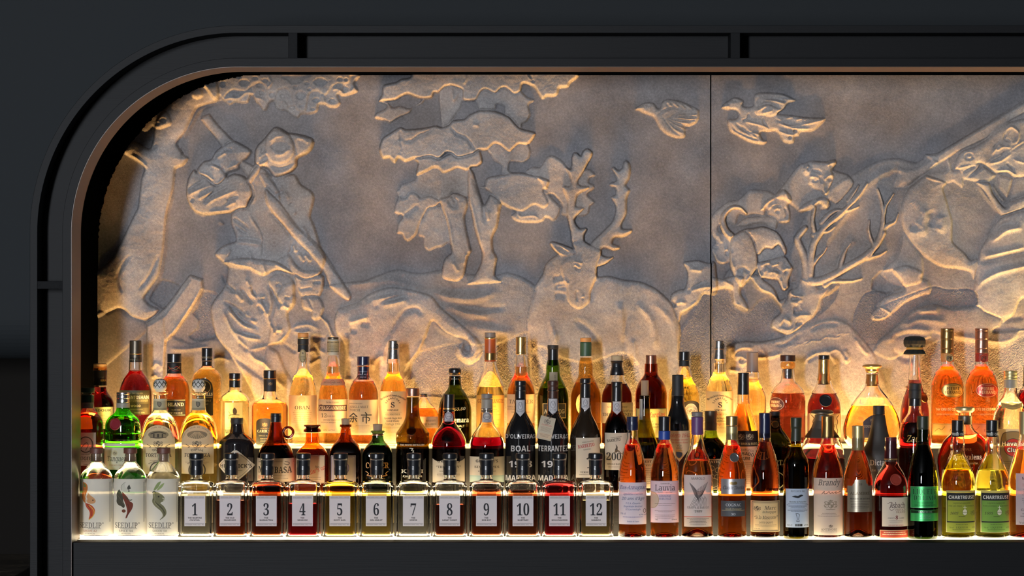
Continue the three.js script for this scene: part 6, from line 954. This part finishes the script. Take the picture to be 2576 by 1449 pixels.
bottle({ row: 3, n: 'whisky_bottle', l: 'orange brown whisky with navy cap and capsule and brushed black characters on its label', cx: 914, prof: '39,0 39,985,24 30,962,16 15,948,6 14.5,920', liq: thin([0.38, 0.11, 0.02]).with(1, 960), caps: [['cap', 'navy', '15.4,919 15.4,897'], ['capsule', 'navy', '14.8,956 14.8,920'], ['neck_ring', 'gold', '15,923 15,921']],
  labels: [{ n: 'neck_label', x: [-13, 13], y: [930, 952], off: 1.2, m: 'print', d: (p) => p.T('NIKKA WHISKY', 7, 4.6, { c: '#9fa3b8', w: 20 }).T('SINGLE MALT', 13, 5, { c: '#b9bccb', w: 22 }).T('YOICHI', 20, 5, { c: '#b9bccb', w: 16 }) }, { x: [-37, 37], y: [1005, 1093], d: (p) => p.bg('#cab48e').T('NIKKA WHISKY', 11, 5, { f: 'sans-serif', x: 20 }).T('SINGLE MALT', 21, 8, { x: 28, w: 46 }).T('YOICHI', 29, 8, { x: 18, w: 26 }).path('14,34 5,42', '#1d1a18', 2.6).path('14,34 23,42', '#1d1a18', 2.6).path('8,43 20,43', '#1d1a18', 2).path('5,47 23,47', '#1d1a18', 2.2).path('14,42 14,56 11,55', '#1d1a18', 2.4).path('9,49 6,55', '#1d1a18', 2.2).path('19,49 22,54', '#1d1a18', 2.2).path('44,32 47,36', '#1d1a18', 2.6).path('34,38 58,38', '#1d1a18', 2.6).path('38,44 38,54', '#1d1a18', 2.2).path('38,43 54,43 54,52 51,52', '#1d1a18', 2.2).path('46,38 46,58', '#1d1a18', 2.6).fuzz(64, 84, 6, 'rgba(70,60,50,.4)') }] });
const signatory = (nm, yr, c) => (p) => p.bg('#c9b184').arc('The Un-Chillfiltered Collection', 34, 58, 46, 6, 1.35, { b: 1 }).arc('SIGNATORY', 34, 34, 15, 6.4, 2.5, { b: 1, f: 'sans-serif' }).T('S', 40, 19, { b: 1, f: 'serif' }).T('VINTAGE', 49, 5.6, { b: 1, w: 28, f: 'sans-serif' }).fuzz(52, 54, 1).T(nm, 60, 6.5, { b: 1, c, w: 36 }).T('Speyside Single Malt', 69, 6, { b: 1, w: 44 }).T('Scotch Whisky', 75.5, 6, { b: 1, w: 32 }).T(`- Vintage ${yr} -`, 84, 7, { c, w: 44 }).bar(86.4, 0.5, '#6b5a3c', 3).fuzz(90, 124, 11);
[[989.5, 'GLENROTHES', '1996', '#3c4a3a', [0.92, 0.46, 0.07], 'orange'], [1809.5, 'BEN NEVIS', '2010', '#a8322a', [0.94, 0.76, 0.34], 'pale straw yellow']].forEach(([cx, nm, yr, c, lq, what]) => bottle({
  row: 3, n: 'whisky_bottle', l: `${what} whisky with silver capsule and long cream label dated ${yr}`, g: 'silver capsuled vintage whiskies', cx, prof: '35.5,0 35.5,978,18 28,956,12 17.5,942,6 16.6,906,6 12.6,894', liq: thin(lq).with(1, 914), caps: [['capsule', 'silver', '16,904 14.4,892 13.2,880 13.2,876 12.8,874 12.8,860 12.4,857', 'silver capsule'], ['neck_ring', 'darkgold', '13.4,879 13.4,877']],
  labels: [{ n: 'neck_label', x: [1, 12], y: [864, 878], off: 1.4, m: 'print', d: (p) => p.oval(5.5, 7, 4.6, 6, null, '#1c1a18', 1.2).T('S', 10.6, 9, { b: 1, c: '#1c1a18' }) }, { x: [-34, 34], y: [984, 1114], d: signatory(nm, yr, c) }] }));
bottle({ row: 3, n: 'whisky_bottle', l: 'low red orange bottle with silver screw cap behind the copper capped gin', cx: 1066, prof: '40,0 40,1036,16 16,1014,6 10,1002', liq: thin([0.74, 0.22, 0.025]).with(1, 1027), caps: [['cap', 'silver', '10,999 10,996 9.4,995 10,994 9.6,990.6']],
  labels: [{ x: [-22, 36], y: [1047, 1076], d: (p) => p.bg('#a08a78').T('WHISKY', 12, 6, { x: 40 }).T('FROM THE BARREL', 21, 6, { w: 50 }).fuzz(23, 27, 1) }] });
bottle({ row: 3, n: 'whisky_bottle', l: 'dark green round shouldered bottle with white cursive lettering and black stopper', cx: 1144.5, glass: tinted([0.22, 0.30, 0.05]), prof: '42,0 42,1022,24 32,996,18 16,976,8 14.6,948', liq: [[0.07, 0.09, 0.012], 1004, 0.05], caps: [['stopper', 'black', '13,944 16,938 16,930 13,926.4'], ['neck_band', 'black', '15,968 14.6,946']],
  labels: [{ n: 'neck_label', x: [-14, 14], y: [950, 958], off: 1.6, m: 'print', d: (p) => p.fuzz(2, 7, 2, '#8f8a7c') }, { n: 'lettering', x: [-32, 36], y: [1015, 1108], m: 'print', d: (p) => p.T('No: 53.50', 17, 10, { i: 1, c: '#c9c6b4', rot: -0.06, w: 48 }).T('Connemara', 46, 17, { b: 1, c: '#d6d2c2', w: 66 }).T('SINGLE MALT', 58, 7, { f: 'sans-serif', c: '#c4c0ae', w: 44 }).T('WHISKEY', 66, 7, { f: 'sans-serif', c: '#c4c0ae' }).T('12', 82, 14, { c: '#c4c0ae' }) }] });
bottle({ row: 3, n: 'whisky_bottle', l: 'tall yellow whisky with orange capsule, grey stopper and gold printed label, tallest in the middle', cx: 1233, prof: '37.5,0 37.5,985,14 33,966,14 22,940,16 13.6,910,8 13.4,880', liq: thin([0.94, 0.66, 0.16]).with(1, 973), caps: [['stopper', 'grey', '13.8,849 13.8,837'], ['capsule', 'orange', '14,910 14,886 13.6,884 13.8,850'], ['capsule_band', 'darkgold', '14.3,906 14.3,888'], ['stopper_ring', 'gold', '14.2,853 14.2,849']],
  labels: [{ x: [-33, 35], y: [994, 1074], d: (p) => p.bg('#d2983c').T('GLENMORANGIE', 19, 13, { b: 1, c: '#7a3c10', w: 64 }).T('ORIGINAL', 29, 6, { c: '#8a4a16', w: 30 }).fuzz(34, 52, 4, '#a5641f').T('HIGHLAND SINGLE MALT', 62, 5, { c: '#8a4a16', w: 50 }).fuzz(66, 76, 2, '#a5641f') }] });
bottle({ row: 3, n: 'whisky_bottle', l: 'red amber whisky with shiny gold cap, bulging neck and cream label', cx: 1310.5, prof: '37,0 37,985,24 31,962,16 18,945,9 18,922,10 13.4,894', liq: thin([0.48, 0.11, 0.015]).with(1, 923), caps: [['cap', 'gold', '13.4,892 13.4,888 12.9,886 12.9,848']],
  labels: [{ n: 'neck_label', x: [0, 12], y: [858, 880], off: 1.2, m: 'print', d: (p) => p.path('2,20 5,8 7,14 10,2', '#4a3a16', 1.1) }, { x: [-34, 34], y: [991, 1064], d: (p) => p.bg('#c5a984').T('TALISKER', 23, 13, { c: '#3c302a', w: 60 }).T('SINGLE MALT', 33, 5, { x: 18 }).T('SCOTCH WHISKY', 39, 5, { x: 20 }).fuzz(44, 66, 4) }] });
bottle({ row: 3, n: 'whisky_bottle', l: 'green glass whisky with black stopper, bulged neck and black frame label behind tagged madeira', cx: 1391, glass: tinted([0.24, 0.40, 0.06]), prof: '39.5,0 39.5,995,24 33,972,18 17.5,945,10 17,920,10 13.2,905', liq: [[0.12, 0.12, 0.015], 976, 0.05], caps: [['stopper', 'matte', '13.8,878 13.8,868.5'], ['capsule', 'black', '13.4,920 13.2,878']],
  labels: [{ n: 'neck_label', x: [-9, 11], y: [936, 966], m: 'opaque', d: (p) => p.bg('#a5957a').T('VERY OLD', 16, 4.6, { rot: 1.5, x: 12 }) }, { x: [-27, 33], y: [1013, 1052], m: 'opaque', d: (p) => p.bg('#15130f').box(2, 2, p.w - 4, p.h - 4, '#b59d5c', 1.2).T('ARDBEG', 26, 14, { b: 1, c: '#c9bfa2', w: 52 }).T('TEN', 36, 6, { c: '#b59d5c' }) }] });
bottle({ row: 3, n: 'whisky_bottle', l: 'smoky amber bottle with orange wooden stopper and dark green capsule, bulged neck', cx: 1473.5, glass: tinted([0.80, 0.58, 0.24]), prof: '38.5,0 38.5,990,22 30,966,16 18,948,10 18,920,10 14,900', liq: thin([0.3, 0.14, 0.04]).with(1, 962), caps: [['stopper', 'wood', '13.8,861 13.8,850'], ['capsule', 'green', '14.4,896 14.4,864 14,861']],
  labels: [{ n: 'neck_label', x: [-12, 12], y: [951, 960], m: 'opaque', d: (p) => p.bg('#1b1a16').fuzz(3, 7, 1, '#a59a76', 0.05) }, { x: [-25, 12], y: [987, 1044], m: 'opaque', shape: ovalShape, d: (p) => p.bg('#b39a5c').fuzz(16, 44, 6) }] });
bottle({ row: 3, n: 'whisky_bottle', l: 'dark whisky with pale cork and flared black capsule behind the 2003 madeira', cx: 1552, prof: '40,0 40,992,24 32,972,16 19,956,8 17,938', liq: [[0.12, 0.012, 0.006], 966, 0.05], caps: [['cork', 'pale', '14.6,907 14.6,895'], ['capsule', 'black', '17.6,944 17,936 13.4,922 14,914 16.4,908']],
  labels: [{ x: [-39, 39], y: [1012, 1064], d: (p) => p.bg('#b7a283').T('SCOTCH WHISKY', 13, 6, { w: 50 }).T('THE BALVENIE', 34, 11, { b: 1, w: 72 }).T('DoubleWood', 24, 8, { i: 1, x: 56 }).fuzz(38, 48, 3) }] });
bottle({ row: 3, n: 'whisky_bottle', l: 'dark brown red whisky with rose copper capsule and red script label', cx: 1638, prof: '40,0 40,985,24 32,962,16 17,944,8 16,915', liq: [[0.16, 0.02, 0.008], 935, 0.05], glass: tinted([0.7, 0.3, 0.15]), caps: [['capsule', 'copper', '14.6,936 13.6,918 13.4,900 13.6,894']],
  labels: [{ x: [-38, 38], y: [1027, 1100], d: (p) => p.bg('#a5965c').box(1, 1, p.w - 2, p.h - 2, '#5c6a3c', 1.4).T('Glenfarclas', 22, 17, { i: 1, b: 1, c: '#a8241c', w: 66, rot: -0.06 }).T('HIGHLAND', 34, 6, { b: 1, x: 24 }).T('SINGLE MALT', 41, 6, { b: 1, x: 42 }).T('WHISKY', 48, 6, { b: 1, x: 42 }).T('105', 60, 11, { c: '#a8241c', x: 18 }) }] });
bottle({ row: 3, n: 'whisky_bottle', l: 'bright yellow whisky with black cap, raised shoulder band and black and silver label', cx: 1721, prof: '41,0 41,995,22 36,975,16 21,955,12 20,940,10 12.8,920', liq: thin([0.88, 0.62, 0.12]).with(1, 950), caps: [['cap', 'black', '13.6,907 13.6,885'], ['capsule', 'matte', '13,922 12.6,907']],
  labels: [{ n: 'shoulder_label', x: [-30, 34], y: [984, 998], m: 'print', d: (p) => p.T('LONGMORN', 11, 11, { b: 1, c: '#c79a2c', w: 56 }) }, { x: [-6, 36], y: [1007, 1054], m: 'opaque', shape: archTop(0.22), d: (p) => p.bg('#2c2826').oval(21, 30, 17, 22, '#8f8a88', '#c4bfb8', 1).crest(21, 28, 6, '#3c3836').arc('SPEYSIDE', 21, 30, 13, 5, 1.8) }] });
bottle({ row: 3, n: 'whisky_bottle', l: 'golden bottle with translucent grey cap, partly hidden behind glowing orange rum', cx: 1893, prof: '36,0 36,998,20 30,980,12 17.5,962,6 16.6,935', liq: thin([0.88, 0.5, 0.15]).with(1, 952), caps: [['cap', mat('smoke', () => new THREE.MeshPhysicalMaterial({ color: col([0.35, 0.29, 0.27]), roughness: 0.5, transmission: 0.45, thickness: 0 })), '14.8,937 14.6,912 14.4,910 14.4,886']], labels: [] });
bottle({ row: 3, n: 'cognac_bottle', l: 'dark amber bottle with thick brown stopper, glass ring and silver neck', cx: 1982, prof: '46,0 46,1000,22 38,978,16 17.5,960,8 16,930', liq: thin([0.32, 0.06, 0.035]).with(1, 989), caps: [['stopper', 'brown', '19,909 19,894'], ['glass_ring', tinted([0.95, 0.72, 0.4]), '16,928 18.6,923 18.6,914 16,910'], ['neck_sleeve', 'silver', '13,953 13,928']],
  labels: [{ n: 'oval_label', x: [-26, 26], y: [998, 1034], turn: -0.86, m: 'opaque', shape: ovalShape, d: (p) => p.bg('#5a2c22').oval(26, 18, 24, 16.5, null, '#c9a888', 1.2).T('PIERRE', 16, 9, { f: 'sans-serif', b: 1, c: '#dcb898' }).T('FERRAND', 25, 9, { f: 'sans-serif', b: 1, c: '#dcb898' }) }] });
bottle({ row: 3, n: 'cognac_bottle', l: 'dark red cognac with long gold neck capsule, round black seal and cream framed label', cx: 2073, prof: '44,0 44,1018,22 36,996,18 19,970,12 14.6,940', liq: thin([0.16, 0.012, 0.014]).with(1, 990), caps: [['cap', 'black', '14,904 14,894'], ['capsule', 'gold', '15,967 14.4,935 14,916 13.8,904'], ['neck_ring', 'black', '15.2,967.6 15.2,965.6']], extra: [seal('black_seal', 'black', 0, 1007, 16, 2, 'round black seal')],
  labels: [{ x: [-40, 40], y: [1040, 1100], d: (p) => p.bg('#c9b48c').path('6,4 14,10 8,20 14,32 8,44 14,56', '#5a4624', 2).path('74,4 66,10 72,20 66,32 72,44 66,56', '#5a4624', 2).T('Hennessy', 34, 15, { w: 50, c: '#2c2418' }).box(2, 2, p.w - 4, p.h - 4, '#7d6838', 1) }] });
bottle({ row: 3, n: 'cognac_bottle', l: 'teardrop shaped orange cognac flask with fluted shoulders and gold mushroom stopper', cx: 2194, flat: 0.46, dz: 0.018, prof: '58,0 72,1106,24 76,1078,24 66,1040,24 40,1000,22 18,975,12 15,950,6 15,938', liq: thin([0.88, 0.38, 0.06]).with(1, 1021),
  caps: [['stopper', 'gold', '14,938 17,934 17,928 25,923 24,919 14,916.4', 'gold mushroom stopper'], ['neck_sleeve', 'gold', '14.6,972 14.6,942']],
  extra: [(t, b) => { const geos = []; for (const sx of [-1, 1]) for (let k = 1; k <= 4; k++) for (const sz of [1, -1]) { const p = [[15, 955], [20 - k * 3, 985], [40 - k * 9, 1010], [58 - k * 13, 1040], [66 - k * 15, 1080]].map(([x, y]) => { const r = b.radiusAt(b.H(y)), X = Math.max(2, x) * b.s, f = 1 - 0.54 * Math.min(1, Math.max(0, (r - 14 * b.s) / (26 * b.s))); return new THREE.Vector3(sx * X, b.H(y), sz * (Math.sqrt(Math.max(0, r * r - X * X)) * f + 0.2 * b.s)); }); geos.push(new THREE.TubeGeometry(new THREE.CatmullRomCurve3(p), 20, 1.1 * b.s, 5)); } part('fluting', mergeGeometries(geos), clearGlass, t); }],
  labels: [{ x: [-26, 22], y: [1044, 1118], m: 'opaque', shape: (u) => [0.22 * Math.abs(2 * u - 1) ** 1.5, 1 - 0.2 * Math.abs(2 * u - 1)], d: (p) => p.bg('#2a1820').crest(24, 12, 4, '#a58a58').T('COURVOISIER', 31, 8, { c: '#c4a878', w: 44 }).T('XO', 44, 9, { c: '#c4a878' }).bar(56, 10, '#b08a3c', 4).bar(60, 1.4, '#2a1820', 4) }] });
bottle({ row: 3, n: 'liqueur_bottle', l: 'long necked dark red bottle with gathered black cloth cap tied by gold cord', cx: 2301, dz: -0.001, prof: '39,0 39,1040,30 34,1008,20 21,976,14 15.5,950,8 13,910,6 13,892', liq: thin([0.14, 0.008, 0.016]).with(1, 956),
  caps: [['cloth_cap', 'cloth', '24,873 27,866 27,856 23,849 12,846', 'gathered black cloth', { section: (a, r, h) => { const f = 1 + 0.035 * Math.sin(a * 17) + 0.02 * Math.sin(a * 7); return [r * f * Math.sin(a), r * f * Math.cos(a)]; }, seg: 96 }], ['cord', 'cord', '20,880 21.5,878 21.5,875 20,873'], ['cloth_skirt', 'cloth', '14,893 27,891 25,886 20,880', undefined, { section: (a, r) => { const f = 1 + 0.07 * Math.sin(a * 11) * (r > 0.02 ? 1 : 0.3); return [r * f * Math.sin(a), r * f * Math.cos(a)]; }, seg: 96 }]],
  extra: [(t, b) => { const p = []; for (let k = 0; k <= 24; k++) { const a = k / 24 * 2 * Math.PI, y = 982 + 10 * Math.sin(a + 0.6), r = b.radiusAt(b.H(y)) + 1 * b.s; p.push(new THREE.Vector3(r * Math.sin(a), b.H(y), r * Math.cos(a))); } part('neck_cord', new THREE.TubeGeometry(new THREE.CatmullRomCurve3(p, true), 60, 1 * b.s, 6), CAPS.cord, t); }, seal('medallion', 'darkgold', 20, 1000, 13, 1.6, 'round gold medallion')] });
const ferrand = (red) => (p) => { p.bg(red ? '#a63424' : '#c79a4c').oval(28, 18, 26.4, 16.6, null, red ? '#d99a6c' : '#6d4c1c', 1.4).T('COGNAC', 7.4, 4.4, { f: 'sans-serif', c: red ? '#dcae84' : '#6d4c1c', w: 22 }).T('PIERRE', 18, 10, { b: 1, f: 'sans-serif', c: red ? '#dcae84' : '#4a3010', w: 34 }).T('FERRAND', 27, 10, { b: 1, f: 'sans-serif', c: red ? '#dcae84' : '#4a3010', w: 42 }); };
[[2383, false, 'bronze capped', 'gold', [0.86, 0.26, 0.04]], [2469.5, true, 'rose copper capped', 'red', [0.82, 0.22, 0.04]]].forEach(([cx, red, what, w2, lq]) => bottle({
  row: 3, n: 'cognac_bottle', l: `${what} orange cognac with ${w2} oval label, one of the tall pair`, g: 'tall pair of oval label cognacs', cx, prof: '43,0 43,965,26 34,940,18 16.5,924,8 16,900', liq: thin(lq).with(1, 922), caps: [['cap', red ? 'rose' : 'darkgold', '16.4,889 16.4,880 15.8,878 16.4,876 16.4,858 15.8,855 16.6,852 16.6,836 16,834 16.6,832 16.4,826.5'], ['neck_sleeve', red ? 'red' : 'wood', '16.2,910 16.2,889']], extra: [seal('neck_seal', red ? 'red' : 'palegold', 3, 901, 10.5, 2)],
  labels: [{ n: 'neck_monogram', x: [-5, 11], y: [894, 908], off: 2.6, m: 'print', d: (p) => p.T('PF', 11, 11, { b: 1, f: 'sans-serif', c: '#3c2814' }) }, { n: 'oval_label', x: [-20, 38], y: [963, 999], m: 'foil', shape: ovalShape, d: ferrand(red) }, { n: 'lettering', x: [-36, 36], y: [1020, 1046], m: 'print', d: (p) => p.T('1er CRU DE COGNAC', 12, 9, { b: 1, f: 'sans-serif', c: '#e3b87c', w: 66 }).T('Appellation Cognac Grande Champagne', 22, 5, { i: 1, c: '#d9ab6c', w: 62 }) }, { x: [-40, 40], y: [1064, 1094], m: 'paper', d: (p) => p.bg(red ? '#b56a4c' : '#c9a25c').box(1.5, 1.5, p.w - 3, p.h - 3, red ? '#8f3c28' : '#8a6a2c', 1.2).path('6,20 14,10 20,18 28,8', red ? '#8f3c28' : '#7d6430', 1.4).T(red ? 'RÉSERVE' : 'AMBRE', 21, 9, { c: red ? '#6d2418' : '#6d4c1c', x: 54, w: 30 }) }] }));
bottle({ row: 3, n: 'liqueur_bottle', l: 'dark red bottle with tall dark brown capsule, cut by the right picture edge, top step', cx: 2593, prof: '42,0 42,1010,22 32,985,16 18,972,8 16,955', liq: [[0.34, 0.008, 0.02], 982, 0.05], caps: [['capsule', 'bronze', '19,972 18.4,946 18,922 17,919']],
  labels: [{ n: 'neck_label', x: [-16, 16], y: [948, 966], off: 2.2, m: 'print', d: (p) => p.T('KIRSCH', 12, 9, { c: '#a58a58', w: 28 }) }] });
renderer.render(scene, camera);
